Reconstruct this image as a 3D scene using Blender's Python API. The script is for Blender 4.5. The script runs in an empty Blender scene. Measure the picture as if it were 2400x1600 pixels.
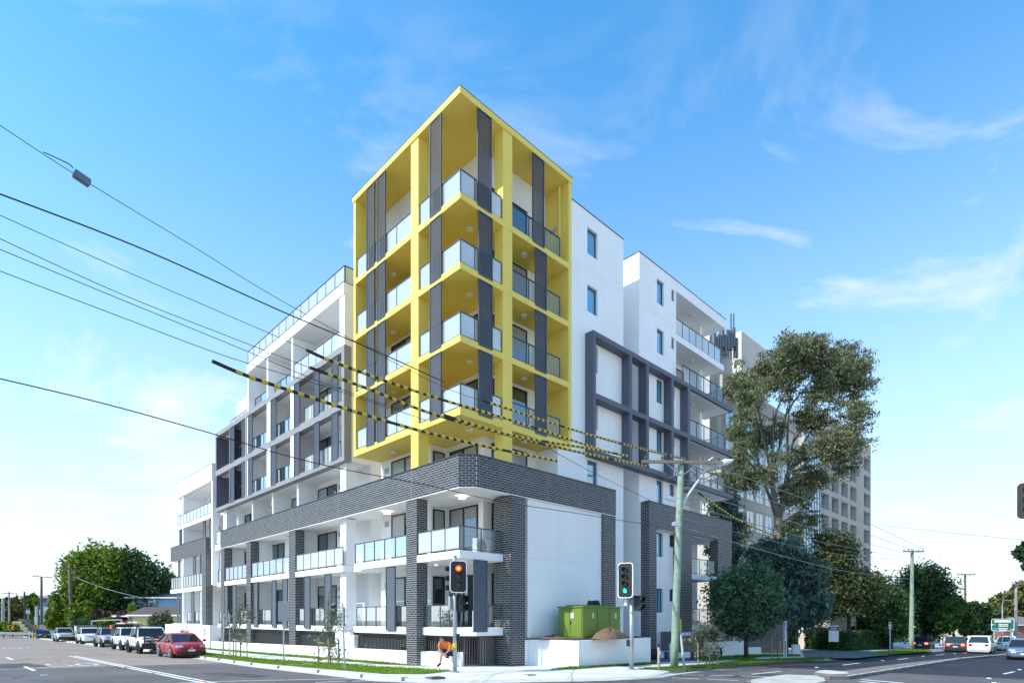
import bpy, bmesh, math, random
from mathutils import Vector, Matrix
random.seed(7)
SC = bpy.context.scene
COL = SC.collection
# ------------------------------------------------------------------ camera, world, sun, exposure
CAMX, CAMY, CAMZ = -15.44, -18.57, 2.2
FPX, HOR = 1352.0, 1448.0
FY = (0.6972404, 0.7168477)      # view direction in plan
FX = (0.7168477, -0.6972404)     # image right in plan
cam = bpy.data.cameras.new('camera'); co = bpy.data.objects.new('camera', cam); COL.objects.link(co)
co.location = (CAMX, CAMY, CAMZ); co.rotation_euler = (math.pi/2, 0, -math.atan2(FY[0], FY[1]))
cam.sensor_width = 36; cam.lens = 36*FPX/2400; cam.shift_y = (HOR-800)/2400
cam.clip_start = 0.1; cam.clip_end = 6000
SC.camera = co
SUN_EL, SUN_T = math.radians(44), math.radians(20)
S = Vector((-math.cos(SUN_T)*math.cos(SUN_EL), math.sin(SUN_T)*math.cos(SUN_EL), math.sin(SUN_EL)))
SKY_ROT = math.atan2(S.x, S.y)
wd = bpy.data.worlds.new("World"); SC.world = wd; wd.use_nodes = True
nt = wd.node_tree; N = nt.nodes; LK = nt.links; N.clear()
def nd(t, **k):
    n = N.new(t)
    for a, b in k.items(): setattr(n, a, b)
    return n
sky = nd('ShaderNodeTexSky'); sky.sky_type = 'NISHITA'; sky.sun_disc = False
sky.sun_elevation = SUN_EL; sky.sun_rotation = SKY_ROT; sky.air_density = 1.0; sky.dust_density = 0.6; sky.ozone_density = 1.6
tint = nd('ShaderNodeMixRGB', blend_type='MULTIPLY'); tint.inputs['Fac'].default_value = 1; tint.inputs['Color2'].default_value = (0.24, 0.69, 0.86, 1)
tc = nd('ShaderNodeTexCoord'); sep = nd('ShaderNodeSeparateXYZ')
hz1 = nd('ShaderNodeMapRange'); hz1.inputs['From Min'].default_value = 0.78; hz1.inputs['From Max'].default_value = 0.0     # pale haze towards the horizon, all round
hz2 = nd('ShaderNodeMath', operation='POWER'); hz2.inputs[1].default_value = 1.75
haze = nd('ShaderNodeMixRGB'); haze.inputs['Color2'].default_value = (2.75, 2.82, 2.9, 1)
mp = nd('ShaderNodeMapping'); mp.inputs['Scale'].default_value = (1.0, 1.0, 2.2); mp.inputs['Rotation'].default_value = (0.25, 0.3, 0.5); mp.inputs['Location'].default_value = (0.35, 0.0, 0.2)
nz = nd('ShaderNodeTexNoise'); nz.inputs['Scale'].default_value = 2.1; nz.inputs['Detail'].default_value = 10; nz.inputs['Roughness'].default_value = 0.6; nz.inputs['Distortion'].default_value = 0.6
cr = nd('ShaderNodeValToRGB'); cr.color_ramp.elements[0].position = 0.51; cr.color_ramp.elements[1].position = 0.70
zr = nd('ShaderNodeMapRange'); zr.inputs['From Min'].default_value = 0.74; zr.inputs['From Max'].default_value = 0.5
mul = nd('ShaderNodeMath', operation='MULTIPLY'); mul2 = nd('ShaderNodeMath', operation='MULTIPLY'); mul2.inputs[1].default_value = 0.95
mix = nd('ShaderNodeMixRGB'); mix.inputs['Color2'].default_value = (2.7, 2.7, 2.75, 1)
bg = nd('ShaderNodeBackground'); bg.inputs['Strength'].default_value = 0.15
wo = nd('ShaderNodeOutputWorld')
LK.new(sky.outputs[0], tint.inputs['Color1']); LK.new(tc.outputs['Generated'], sep.inputs[0]); LK.new(tc.outputs['Generated'], mp.inputs[0]); LK.new(mp.outputs[0], nz.inputs['Vector'])
LK.new(sep.outputs['Z'], hz1.inputs['Value']); LK.new(hz1.outputs[0], hz2.inputs[0]); LK.new(hz2.outputs[0], haze.inputs['Fac']); LK.new(tint.outputs[0], haze.inputs['Color1'])
LK.new(nz.outputs['Fac'], cr.inputs[0]); LK.new(sep.outputs['Z'], zr.inputs['Value']); LK.new(cr.outputs[0], mul.inputs[0]); LK.new(zr.outputs[0], mul.inputs[1]); LK.new(mul.outputs[0], mul2.inputs[0])
LK.new(mul2.outputs[0], mix.inputs['Fac']); LK.new(haze.outputs[0], mix.inputs['Color1']); LK.new(mix.outputs[0], bg.inputs['Color']); LK.new(bg.outputs[0], wo.inputs[0])
sl = bpy.data.lights.new('sun', 'SUN'); so = bpy.data.objects.new('sun', sl); COL.objects.link(so)
sl.energy = 2.0; sl.angle = math.radians(0.55); sl.color = (1.0, 0.95, 0.87)
so.rotation_euler = (-S).to_track_quat('-Z', 'Y').to_euler(); so.location = (-30, 10, 60)
vs = SC.view_settings; vs.view_transform = 'Standard'; vs.look = 'None'; vs.gamma = 1; vs.use_curve_mapping = False; vs.exposure = 1.5
# ------------------------------------------------------------------ helpers
def gz(x, y):                     # footpath / verge level: the site falls gently to both streets' far ends
    return 0.02 - 0.022*(min(x, 130)-1) - 0.0125*(min(y, 150)-5)
RD = -0.13                        # road surface below the verge
def ray(px, py): 
    k, m = (px-1200)/FPX, (HOR-py)/FPX
    return (FY[0]+k*FX[0], FY[1]+k*FX[1], m)
def wl(px, d):                    # plan position at a depth
    k = (px-1200)/FPX
    return (CAMX+d*(FY[0]+k*FX[0]), CAMY+d*(FY[1]+k*FX[1]))
def zat(py, d): return CAMZ+(HOR-py)/FPX*d
def dep(x, y): return (x-CAMX)*FY[0]+(y-CAMY)*FY[1]
def U(px, x0=0.0):                # y of a sight line on the plane x = x0
    r = ray(px, 0); return CAMY+(x0-CAMX)/r[0]*r[1]
def V(px, y0=0.0):
    r = ray(px, 0); return CAMX+(y0-CAMY)/r[1]*r[0]
def gp(px, py, off=0.0):          # point on the ground
    r = ray(px, py); z = 0
    for i in range(30):
        t = (z-CAMZ)/r[2]; x, y = CAMX+t*r[0], CAMY+t*r[1]; z = gz(x, y)+off
    return (x, y)
class MB:
    def __init__(s): s.v = []; s.f = []
    def add(s, vs, fs):
        b = len(s.v); s.v += [tuple(p) for p in vs]; s.f += [tuple(i+b for i in q) for q in fs]
    def box(s, x0, x1, y0, y1, z0, z1):
        s.add([(x0,y0,z0),(x1,y0,z0),(x1,y1,z0),(x0,y1,z0),(x0,y0,z1),(x1,y0,z1),(x1,y1,z1),(x0,y1,z1)],
              [(0,3,2,1),(4,5,6,7),(0,1,5,4),(1,2,6,5),(2,3,7,6),(3,0,4,7)]); return s
    def obox(s, c, ax, ay, az, hx, hy, hz):
        c = Vector(c); ax = Vector(ax).normalized()*hx; ay = Vector(ay).normalized()*hy; az = Vector(az).normalized()*hz
        P = [c+sx*ax+sy*ay+sz*az for sz in (-1,1) for sx, sy in ((-1,-1),(1,-1),(1,1),(-1,1))]
        s.add(P, [(0,3,2,1),(4,5,6,7),(0,1,5,4),(1,2,6,5),(2,3,7,6),(3,0,4,7)]); return s
    def seg(s, a, b, w, h):       # a bar from a to b
        a, b = Vector(a), Vector(b); d = b-a; up = Vector((0,0,1)) if abs(d.normalized().z) < .95 else Vector((1,0,0))
        sd = d.cross(up).normalized(); u2 = sd.cross(d).normalized()
        return s.obox((a+b)/2, d, sd, u2, d.length/2, w/2, h/2)
    def prism(s, poly, z0, z1, fb=None, ft=None):
        n = len(poly)
        s.add([(x, y, z0 if fb is None else fb(x, y)) for x, y in poly]+[(x, y, z1 if ft is None else ft(x, y)) for x, y in poly],
              [tuple(range(n-1, -1, -1)), tuple(range(n, 2*n))]+[(i, (i+1) % n, n+(i+1) % n, n+i) for i in range(n)]); return s
    def tube(s, pts, rad, n=8, cap=True):
        pts = [Vector(p) for p in pts]; 
        if not isinstance(rad, (list, tuple)): rad = [rad]*len(pts)
        vs = []; fs = []; ref = None
        for i, p in enumerate(pts):
            d = (pts[min(i+1, len(pts)-1)]-pts[max(i-1, 0)]).normalized()
            if ref is None: ref = d.orthogonal().normalized()
            ref = (ref-d*ref.dot(d)).normalized(); b = d.cross(ref)
            for k in range(n):
                a = 2*math.pi*k/n; vs.append(p+rad[i]*(math.cos(a)*ref+math.sin(a)*b))
        for i in range(len(pts)-1):
            for k in range(n): fs.append((i*n+k, i*n+(k+1) % n, (i+1)*n+(k+1) % n, (i+1)*n+k))
        if cap: fs.append(tuple(range(n-1, -1, -1))); fs.append(tuple(range((len(pts)-1)*n, len(pts)*n)))
        s.add(vs, fs); return s
    def ell(s, c, r, nu=12, nv=8, warp=0, seed=0):
        rr = random.Random(seed); vs = []; fs = []
        for j in range(nv+1):
            t = math.pi*j/nv
            for i in range(nu):
                a = 2*math.pi*i/nu; w = 1+warp*(rr.random()-.5)
                vs.append((c[0]+r[0]*w*math.sin(t)*math.cos(a), c[1]+r[1]*w*math.sin(t)*math.sin(a), c[2]+r[2]*w*math.cos(t)))
        for j in range(nv):
            for i in range(nu): fs.append((j*nu+i, (j+1)*nu+i, (j+1)*nu+(i+1) % nu, j*nu+(i+1) % nu))
        s.add(vs, fs); return s
    def mesh(s, name, m, smooth=False):
        me = bpy.data.meshes.new(name); me.from_pydata(s.v, [], s.f)
        if m: me.materials.append(m)
        if smooth: me.polygons.foreach_set('use_smooth', [True]*len(me.polygons))
        me.update(); return me
    def build(s, name, m, parent=None, smooth=False, kind=None, loc=None):
        o = bpy.data.objects.new(name, s.mesh(name, m, smooth)); COL.objects.link(o)
        if parent: o.parent = parent
        if kind: o['kind'] = kind
        if loc: o.location = loc
        return o
def tag(o, label, cat, group=None, kind=None):
    o['label'] = label; o['category'] = cat
    if group: o['group'] = group
    if kind: o['kind'] = kind
    return o
def empty(name, label, cat, loc=(0,0,0), rz=0, group=None):
    o = bpy.data.objects.new(name, None); COL.objects.link(o); o.location = loc; o.rotation_euler = (0,0,rz)
    o.empty_display_size = .2
    return tag(o, label, cat, group)
def copy_tree(o, parent=None):
    c = o.copy(); COL.objects.link(c)
    if parent: c.parent = parent
    for ch in list(o.children): copy_tree(ch, c)
    return c
# ------------------------------------------------------------------ materials
MATS = {}
def mat(name, col, rough=.7, metal=0, var=0.08, scale=3.0, bump=0.0, bscale=40, spec=.5, col2=None, island=0, emit=None, coat=0, trans=0, streak=0):
    if name in MATS: return MATS[name]
    m = bpy.data.materials.new(name); m.use_nodes = True; t = m.node_tree; p = t.nodes['Principled BSDF']; MATS[name] = m
    p.inputs['Roughness'].default_value = rough; p.inputs['Metallic'].default_value = metal
    p.inputs['Specular IOR Level'].default_value = spec; p.inputs['Coat Weight'].default_value = coat
    c1 = tuple(max(0, c*(1-var)) for c in col)+(1,); c2 = (tuple(min(1, c*(1+var)) for c in col) if col2 is None else tuple(col2))+(1,)
    tcn = t.nodes.new('ShaderNodeTexCoord'); n1 = t.nodes.new('ShaderNodeTexNoise'); n1.inputs['Scale'].default_value = scale; n1.inputs['Detail'].default_value = 6
    geo = t.nodes.new('ShaderNodeNewGeometry')
    t.links.new(geo.outputs['Position'], n1.inputs['Vector'])
    r = t.nodes.new('ShaderNodeValToRGB'); r.color_ramp.elements[0].position = .32; r.color_ramp.elements[1].position = .68
    r.color_ramp.elements[0].color = c1; r.color_ramp.elements[1].color = c2
    t.links.new(n1.outputs['Fac'], r.inputs[0]); out = r.outputs[0]
    if island:
        h = t.nodes.new('ShaderNodeHueSaturation'); mr = t.nodes.new('ShaderNodeMapRange')
        mr.inputs['To Min'].default_value = 1-island; mr.inputs['To Max'].default_value = 1+island
        t.links.new(geo.outputs['Random Per Island'], mr.inputs['Value']); t.links.new(mr.outputs[0], h.inputs['Value']); t.links.new(out, h.inputs['Color']); out = h.outputs[0]
    if streak:                        # faint run-off marks and weathering
        mpn = t.nodes.new('ShaderNodeMapping'); mpn.inputs['Scale'].default_value = (2.4, 2.4, .16); ns = t.nodes.new('ShaderNodeTexNoise'); ns.inputs['Scale'].default_value = 1; ns.inputs['Detail'].default_value = 7; ns.inputs['Roughness'].default_value = .65
        rs = t.nodes.new('ShaderNodeMapRange'); rs.inputs['From Min'].default_value = .38; rs.inputs['From Max'].default_value = .66; rs.inputs['To Min'].default_value = 1-streak; rs.inputs['To Max'].default_value = 1
        mm = t.nodes.new('ShaderNodeMixRGB'); mm.blend_type = 'MULTIPLY'; mm.inputs['Fac'].default_value = 1
        t.links.new(geo.outputs['Position'], mpn.inputs[0]); t.links.new(mpn.outputs[0], ns.inputs['Vector']); t.links.new(ns.outputs['Fac'], rs.inputs['Value']); t.links.new(rs.outputs[0], mm.inputs['Color2']); t.links.new(out, mm.inputs['Color1']); out = mm.outputs[0]
    t.links.new(out, p.inputs['Base Color'])
    if bump:
        n2 = t.nodes.new('ShaderNodeTexNoise'); n2.inputs['Scale'].default_value = bscale; n2.inputs['Detail'].default_value = 5
        t.links.new(geo.outputs['Position'], n2.inputs['Vector'])
        b = t.nodes.new('ShaderNodeBump'); b.inputs['Strength'].default_value = bump; b.inputs['Distance'].default_value = .02
        t.links.new(n2.outputs['Fac'], b.inputs['Height']); t.links.new(b.outputs[0], p.inputs['Normal'])
    if emit: p.inputs['Emission Color'].default_value = emit[0]+(1,); p.inputs['Emission Strength'].default_value = emit[1]
    if trans:
        tr = t.nodes.new('ShaderNodeBsdfTranslucent'); ms = t.nodes.new('ShaderNodeMixShader'); ms.inputs[0].default_value = trans
        t.links.new(out, tr.inputs['Color']); t.links.new(p.outputs[0], ms.inputs[1]); t.links.new(tr.outputs[0], ms.inputs[2])
        t.links.new(ms.outputs[0], t.nodes['Material Output'].inputs[0])
    return m
def glass(name, tint, alpha, refl, rcol=(1,1,1), haze=0, hcol=(.8,.82,.82), rough=.02):
    """sheet glass: see-through share, an even reflective coat that grows towards grazing, a little milkiness"""
    m = bpy.data.materials.new(name); m.use_nodes = True; t = m.node_tree; n = t.nodes; n.remove(n['Principled BSDF']); MATS[name] = m
    tr = n.new('ShaderNodeBsdfTransparent'); tr.inputs[0].default_value = tuple(tint)+(1,)
    df = n.new('ShaderNodeBsdfDiffuse'); df.inputs[0].default_value = tuple(hcol)+(1,)
    tl = n.new('ShaderNodeBsdfTranslucent'); tl.inputs[0].default_value = tuple(hcol)+(1,)
    md = n.new('ShaderNodeMixShader'); md.inputs[0].default_value = .35
    gl = n.new('ShaderNodeBsdfGlossy'); gl.inputs[0].default_value = tuple(rcol)+(1,); gl.inputs['Roughness'].default_value = rough
    m1 = n.new('ShaderNodeMixShader'); m1.inputs[0].default_value = 1-alpha
    lw = n.new('ShaderNodeLayerWeight'); lw.inputs[0].default_value = .35
    mr = n.new('ShaderNodeMapRange'); mr.inputs['To Min'].default_value = refl; mr.inputs['To Max'].default_value = min(1, refl+.6)
    m2 = n.new('ShaderNodeMixShader')
    t.links.new(df.outputs[0], md.inputs[1]); t.links.new(tl.outputs[0], md.inputs[2])
    t.links.new(tr.outputs[0], m1.inputs[1]); t.links.new(md.outputs[0], m1.inputs[2])
    t.links.new(lw.outputs['Fresnel'], mr.inputs['Value']); t.links.new(mr.outputs[0], m2.inputs[0])
    t.links.new(m1.outputs[0], m2.inputs[1]); t.links.new(gl.outputs[0], m2.inputs[2]); t.links.new(m2.outputs[0], n['Material Output'].inputs[0])
    return m
WHITE = mat('white_render', (.86,.855,.85), .85, var=.025, scale=.8, bump=.06, bscale=60, streak=.025)
YEL = mat('yellow_paint', (.80,.61,.12), .6, var=.03, scale=1.2, bump=.03, streak=.05)
FRAME_SHADE = mat('frame_grey_shaded', (.095,.10,.135), .55, var=.05, scale=2)  # grey frame paint again, darker and bluer: shade put into the colour
FRAME_SUN = mat('frame_grey_sunlit', (.25,.245,.25), .6, var=.05, scale=2)  # the same frame paint, lightened: sunlight put into the colour
BRICK = mat('dark_brick', (.024,.025,.033), .5, var=.3, scale=6, island=.8, bump=.15, bscale=120)
MORTAR = mat('grey_mortar', (.50,.49,.48), .95, var=.12, scale=8)
ALU = mat('charcoal_aluminium', (.075,.08,.092), .4, metal=.3, var=.06)
SLAT = mat('louvre_slat_metal', (.14,.145,.165), .38, metal=.4, var=.08)
BLACK = mat('black_frame', (.012,.013,.015), .4, var=.1)
SOFF = mat('soffit_white', (.86,.855,.85), .9, var=.02, scale=1)
WGLASS = glass('window_glass', (.1,.14,.16), 0.0, .22, (.72,.86,.97), hcol=(.035,.05,.058))
BGLASS = glass('blue_window_glass', (.1,.3,.4), 0.0, .34, (.62,.85,1.0), hcol=(.09,.33,.48))
CGLASS = glass('clear_balustrade_glass', (.67,.73,.735), 1.0, .06, (.9,.95,1), hcol=(.55,.64,.66))
FGLASS = glass('milky_balustrade_glass', (.92,.93,.93), .26, .16, (1,1,1), hcol=(.76,.765,.77))
STEEL = mat('galvanised_steel', (.42,.44,.46), .45, metal=.6, var=.12, scale=9)
CONC = mat('pale_concrete', (.62,.60,.57), .9, var=.08, scale=1.3, bump=.1, bscale=30)
KERB = mat('kerb_concrete', (.50,.48,.45), .9, var=.12, scale=2.5, bump=.1)
# ------------------------------------------------------------------ ground, roads, paths
_gz0 = gz
def gz(x, y): return _gz0(max(x, -30), max(y, -40))
def sheet(name, xs, ys, off, m):
    b = MB(); nx, ny = len(xs), len(ys)
    b.v = [(x, y, gz(x, y)+off) for y in ys for x in xs]
    b.f = [(j*nx+i, j*nx+i+1, (j+1)*nx+i+1, (j+1)*nx+i) for j in range(ny-1) for i in range(nx-1)]
    return b.build(name, m, kind='structure')
def asphalt(name, a, b2, sc=.25, rough=.85):
    m = mat(name, a, rough, var=0, scale=sc, col2=b2, bump=.25, bscale=90, spec=.2)
    t = m.node_tree; p = t.nodes['Principled BSDF']; src = p.inputs['Base Color'].links[0].from_socket
    geo = t.nodes.new('ShaderNodeNewGeometry')
    n3 = t.nodes.new('ShaderNodeTexNoise'); n3.inputs['Scale'].default_value = 55; n3.inputs['Detail'].default_value = 4; t.links.new(geo.outputs['Position'], n3.inputs['Vector'])
    mx = t.nodes.new('ShaderNodeMixRGB'); mx.blend_type = 'OVERLAY'; mx.inputs['Fac'].default_value = .55
    t.links.new(src, mx.inputs['Color1']); t.links.new(n3.outputs['Fac'], mx.inputs['Color2'])
    n5 = t.nodes.new('ShaderNodeTexNoise'); n5.inputs['Scale'].default_value = 1.1; n5.inputs['Detail'].default_value = 8; n5.inputs['Roughness'].default_value = .7; t.links.new(geo.outputs['Position'], n5.inputs['Vector'])
    r5 = t.nodes.new('ShaderNodeMapRange'); r5.inputs['From Min'].default_value = .36; r5.inputs['From Max'].default_value = .60; r5.inputs['To Min'].default_value = .80; t.links.new(n5.outputs['Fac'], r5.inputs['Value'])
    m5 = t.nodes.new('ShaderNodeMixRGB'); m5.blend_type = 'MULTIPLY'; m5.inputs['Fac'].default_value = 1; t.links.new(mx.outputs[0], m5.inputs['Color1']); t.links.new(r5.outputs[0], m5.inputs['Color2']); mx = m5
    # thin sealed cracks
    vo = t.nodes.new('ShaderNodeTexVoronoi'); vo.feature = 'DISTANCE_TO_EDGE'; vo.inputs['Scale'].default_value = .16
    n4 = t.nodes.new('ShaderNodeTexNoise'); n4.inputs['Scale'].default_value = .8; n4.inputs['Detail'].default_value = 5
    ad = t.nodes.new('ShaderNodeVectorMath'); ad.operation = 'MULTIPLY_ADD'; ad.inputs[1].default_value = (2.2, 2.2, 0)
    t.links.new(geo.outputs['Position'], n4.inputs['Vector']); t.links.new(n4.outputs['Color'], ad.inputs[0]); t.links.new(geo.outputs['Position'], ad.inputs[2]); t.links.new(ad.outputs[0], vo.inputs['Vector'])
    r = t.nodes.new('ShaderNodeValToRGB'); r.color_ramp.elements[0].position = .003; r.color_ramp.elements[1].position = .009
    r.color_ramp.elements[0].color = (.45,.45,.45,1); t.links.new(vo.outputs['Distance'], r.inputs[0])
    m3 = t.nodes.new('ShaderNodeMixRGB'); m3.blend_type = 'MULTIPLY'; m3.inputs['Fac'].default_value = 1
    t.links.new(mx.outputs[0], m3.inputs['Color1']); t.links.new(r.outputs[0], m3.inputs['Color2']); t.links.new(m3.outputs[0], p.inputs['Base Color'])
    return m
A_OLD = asphalt('old_asphalt', (.27,.215,.18), (.33,.265,.225), .18)
A_MID = asphalt('junction_asphalt', (.115,.104,.104), (.16,.145,.142), .22)
A_NEW = asphalt('dark_asphalt', (.030,.032,.045), (.042,.045,.06), .2, .85)
DIRT = mat('dry_grass_ground', (.10,.10,.05), 1, var=0, col2=(.17,.15,.08), scale=.3, bump=.2)
A_DRIVE = asphalt('driveway_asphalt', (.16,.145,.14), (.21,.19,.185), .5)
sheet('ground', [-400,-30,-5,60,130,400,900], [-400,-40,0,60,150,400,1000], RD-.05, DIRT)
sheet('road', [14.0,30,60,100,130], [-40,-30,-20,-4.6], RD, A_NEW)
BOUNCE = mat('bounce_paving', (.62,.56,.49), .9, var=.08, scale=.5)  # unseen pale ground, added to bounce fill light onto the facades
sheet('bounce_ground', [-140,-30,30,130,220], [-150,-60,-40,-22], RD+.02, BOUNCE); sheet('bounce_ground', [-140,-60,-22], [-22,20,80,150], RD+.02, BOUNCE)
sheet('junction', [-30,-15,0,14.0], [-40,-20,-4.6], RD, A_MID)
sheet('junction', [-30,-15,-3.9], [-4.6,4,12.6], RD, A_MID)
sheet('side_street', [-30,-20,-3.9], [12.6,40,80,150], RD, A_OLD)
# kerb line (road edge) round the corner
kp = [(-4.75,140,0),(-4.75,60,0),(-4.72,24,0)]
for px, py, r in ((612,1562,0),(800,1582.6,0),(900,1594,0),(985,1597.5,.3),(1050,1599,1),(1130,1598,1),(1257,1595.5,1),(1360,1593.5,1),(1450,1591,1),(1530,1586,.9),(1576,1577.5,0),(1640,1570,0),(1751,1559,0),(1908,1548,0)):
    x, y = gp(px, py, RD); kp.append((x, y, r))
ky = kp[-1][1]
kp += [(36,ky-.1,0),(60,ky-.2,0),(128,ky-.5,0)]
def offset(chain, d):
    out = []
    for i, (x, y, r) in enumerate(chain):
        a = chain[max(i-1,0)]; b = chain[min(i+1,len(chain)-1)]
        dx, dy = b[0]-a[0], b[1]-a[1]; l = math.hypot(dx, dy); out.append((x-dy/l*d, y+dx/l*d, r))
    return out
kb = MB(); o1 = offset(kp, .14); o2 = offset(kp, .32)
def kz(p, lift): return gz(p[0], p[1])+(RD+.03 if p[2] and lift < 1 else 0)*p[2]
vsb = []
for a, b, c in zip(kp, o1, o2):
    top = lambda p, f: gz(p[0], p[1])+.006-(.11*f)*p[2]
    vsb += [(a[0],a[1],gz(a[0],a[1])+RD-.04),(a[0]+(b[0]-a[0])*.35,a[1]+(b[1]-a[1])*.35,top(a,1)-.02),(b[0],b[1],top(b,.95)),(c[0],c[1],top(c,.85)),(c[0],c[1],gz(c[0],c[1])-.3)]
n = len(kp)
kb.add(vsb, [(i*5+k, i*5+k+1, (i+1)*5+k+1, (i+1)*5+k) for i in range(n-1) for k in range(4)])
kb.build('kerb', KERB, kind='structure')
# gutter lip
gu = MB(); g0 = offset(kp, -.38); g1 = offset(kp, .02)
gu.add([p for a, b in zip(g0, g1) for p in ((a[0],a[1],gz(*a[:2])+RD+.006),(b[0],b[1],gz(*b[:2])+RD+.022))], [(2*i,2*i+1,2*i+3,2*i+2) for i in range(n-1)])
gu.build('gutter', KERB, kind='structure')
fp = MB(); i1 = offset(kp, 1.5)
vf = []
for c, d in zip(o2, i1): vf += [(c[0],c[1],gz(c[0],c[1])-.10*.85*c[2]), (d[0],d[1],gz(d[0],d[1]))]
fp.add(vf, [(2*i,2*i+1,2*i+3,2*i+2) for i in range(n-1)])
inner = [(x, y) for x, y, r in i1]+[(128,60),(60,140)]
fp.add([(x,y,gz(x,y)) for x,y in inner], [tuple(range(len(inner)-1,-1,-1))])
PATH = mat('footpath_concrete', (.56,.53,.50), .92, var=0, col2=(.66,.63,.60), scale=.9, bump=.12, bscale=50)
fp.build('footpath', PATH, kind='structure')
def flat(name, pts, m, off=.006, kind='structure', gp_off=0.0, raw=False):
    P = pts if raw else [gp(x, y, gp_off) for x, y in pts]
    b = MB(); b.add([(x, y, gz(x, y)+gp_off+off) for x, y in P], [tuple(range(len(P)))])
    o = b.build(name, m, kind=kind)
    if o.data.polygons[0].normal.z < 0: o.data.flip_normals()
    return P
kj = MB()
for i in range(len(kp)-1):
    a, b_ = Vector((o1[i][0],o1[i][1],0)), Vector((o1[i+1][0],o1[i+1][1],0)); l = (b_-a).length; nn_ = max(1, int(l/2.6))
    if o1[i][2] > .5 or o1[i+1][2] > .5: continue
    for k in range(nn_):
        p = a.lerp(b_, (k+.5)/nn_); dv_ = (b_-a).normalized(); kj.obox((p.x,p.y,gz(p.x,p.y)-.05),dv_,(-dv_.y,dv_.x,0),(0,0,1),.008,.20,.062)
kj.build('kerb_joints', mat('kerb_joint_dark', (.36,.35,.33), 1), kind='structure')
# path joints
PJ = mat('path_joint', (.30,.29,.27), 1)
jb = MB()
for k in range(30):
    y = 3.0+k*2.4; jb.obox((-1.6,y,gz(-1.6,y)+.003),(1,0,-.022),(0,1,0),(0,0,1),.95,.010,.003)
for k in range(20):
    x = 8+k*2.0; jb.obox((x,-2.3,gz(x,-2.3)+.003),(1,0,0),(0,1,0),(0,0,1),.010,.8,.003)
for a, b in (((1075,1585),(1230,1572)),((1230,1572),(1480,1580)),((1100,1597),(1205,1566)),((1330,1592),(1345,1569))):
    p, q = gp(*a), gp(*b); jb.seg((p[0],p[1],gz(*p)+.004),(q[0],q[1],gz(*q)+.004),.02,.006)
jb.build('path_joints', PJ, kind='structure')
# grass
GRASS = mat('lawn_grass', (.13,.23,.008), .8, var=0, col2=(.22,.34,.015), scale=1.1, island=.35, trans=.3)
SOIL = mat('soil', (.07,.05,.035), 1, var=.3, scale=4, bump=.4)
TURF = mat('turf_base', (.10,.17,.010), 1, var=.3, scale=3)
def pip(x, y, P):
    c = False; j = len(P)-1
    for i in range(len(P)):
        if (P[i][1] > y) != (P[j][1] > y) and x < (P[j][0]-P[i][0])*(y-P[i][1])/(P[j][1]-P[i][1])+P[i][0]: c = not c
        j = i
    return c
def lawn(name, P, n, h=.07, m=None):
    flat(name+'_base', P, TURF, .010, raw=True)
    rr = random.Random(len(P)*n); xs = [p[0] for p in P]; ys = [p[1] for p in P]; b = MB(); k = 0; g = 0
    while k < n and g < n*60:
        g += 1; x = rr.uniform(min(xs)-.06, max(xs)+.06); y = rr.uniform(min(ys)-.06, max(ys)+.06)
        if not pip(x+rr.uniform(-.07,.07), y+rr.uniform(-.07,.07), P): continue
        k += 1; a = rr.uniform(0, 6.28); hh = h*rr.uniform(.5,1.5); w = .012*rr.uniform(.7,1.6); lx, ly = rr.uniform(-.5,.5)*hh, rr.uniform(-.5,.5)*hh
        z = gz(x, y)+.008
        b.add([(x-w*math.cos(a),y-w*math.sin(a),z),(x+w*math.cos(a),y+w*math.sin(a),z),(x+lx,y+ly,z+hh)], [(0,1,2)])
    return b.build(name, m or GRASS, kind='stuff')
GA = [gp(x,y) for x,y in ((612,1554),(800,1570),(900,1578.5),(990,1579),(1020,1576.5),(1062,1571.3),(971,1565),(900,1562),(800,1554.5),(612,1543))]
GA = [(-4.25,90),(-4.25,40)]+GA+[(-2.75,40),(-2.75,90)]
lawn('verge_grass', [(x,y) for x,y in GA if y < 42], 14000)
flat('verge_grass_base', [(-4.25,41),(-2.75,41),(-2.75,120),(-4.25,120)], TURF, .010, raw=True)
GB = [(-.02,34),(-.02,6.5)]+[gp(x,y) for x,y in ((1010,1561),(900,1556),(612,1532.5))]+[(-.75,34)]
lawn('wall_edge_grass', GB, 6500)
GC = [gp(x,y) for x,y in ((1494,1566.5),(1575,1571),(1600,1568.5),(1685,1561),(1770,1554),(1855,1548.4),(1909,1545),(1957,1539.5),(1838,1543),(1782,1546),(1764,1543.5),(1748,1543),(1736,1546.5),(1685,1554),(1600,1560.5))]
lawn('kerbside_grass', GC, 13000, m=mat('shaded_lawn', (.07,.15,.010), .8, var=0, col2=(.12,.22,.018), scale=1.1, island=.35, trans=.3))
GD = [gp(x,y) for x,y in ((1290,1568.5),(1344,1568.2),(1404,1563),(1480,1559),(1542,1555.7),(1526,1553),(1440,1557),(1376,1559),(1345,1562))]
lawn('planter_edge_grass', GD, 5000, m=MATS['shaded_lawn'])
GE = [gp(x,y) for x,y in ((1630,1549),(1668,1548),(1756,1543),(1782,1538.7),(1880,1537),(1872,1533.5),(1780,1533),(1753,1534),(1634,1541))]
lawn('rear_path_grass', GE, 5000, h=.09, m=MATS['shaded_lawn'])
GF = [gp(x,y) for x,y in ((2040,1532),(2100,1531.5),(2185,1526),(2170,1521),(2100,1522.5),(2050,1527.5))]
lawn('driveway_corner_grass', GF, 5000, h=.10)
flat('tiled_entry', [(1520,1553),(1640,1546),(1640,1520),(1520,1525)], mat('dark_tile', (.12,.12,.13), .7), .008)
flat('driveway', [(1885,1540),(2005,1541.5),(2085,1533),(2068,1530),(2045,1526),(2010,1524),(1925,1521),(1880,1524)], A_DRIVE, .009)
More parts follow.
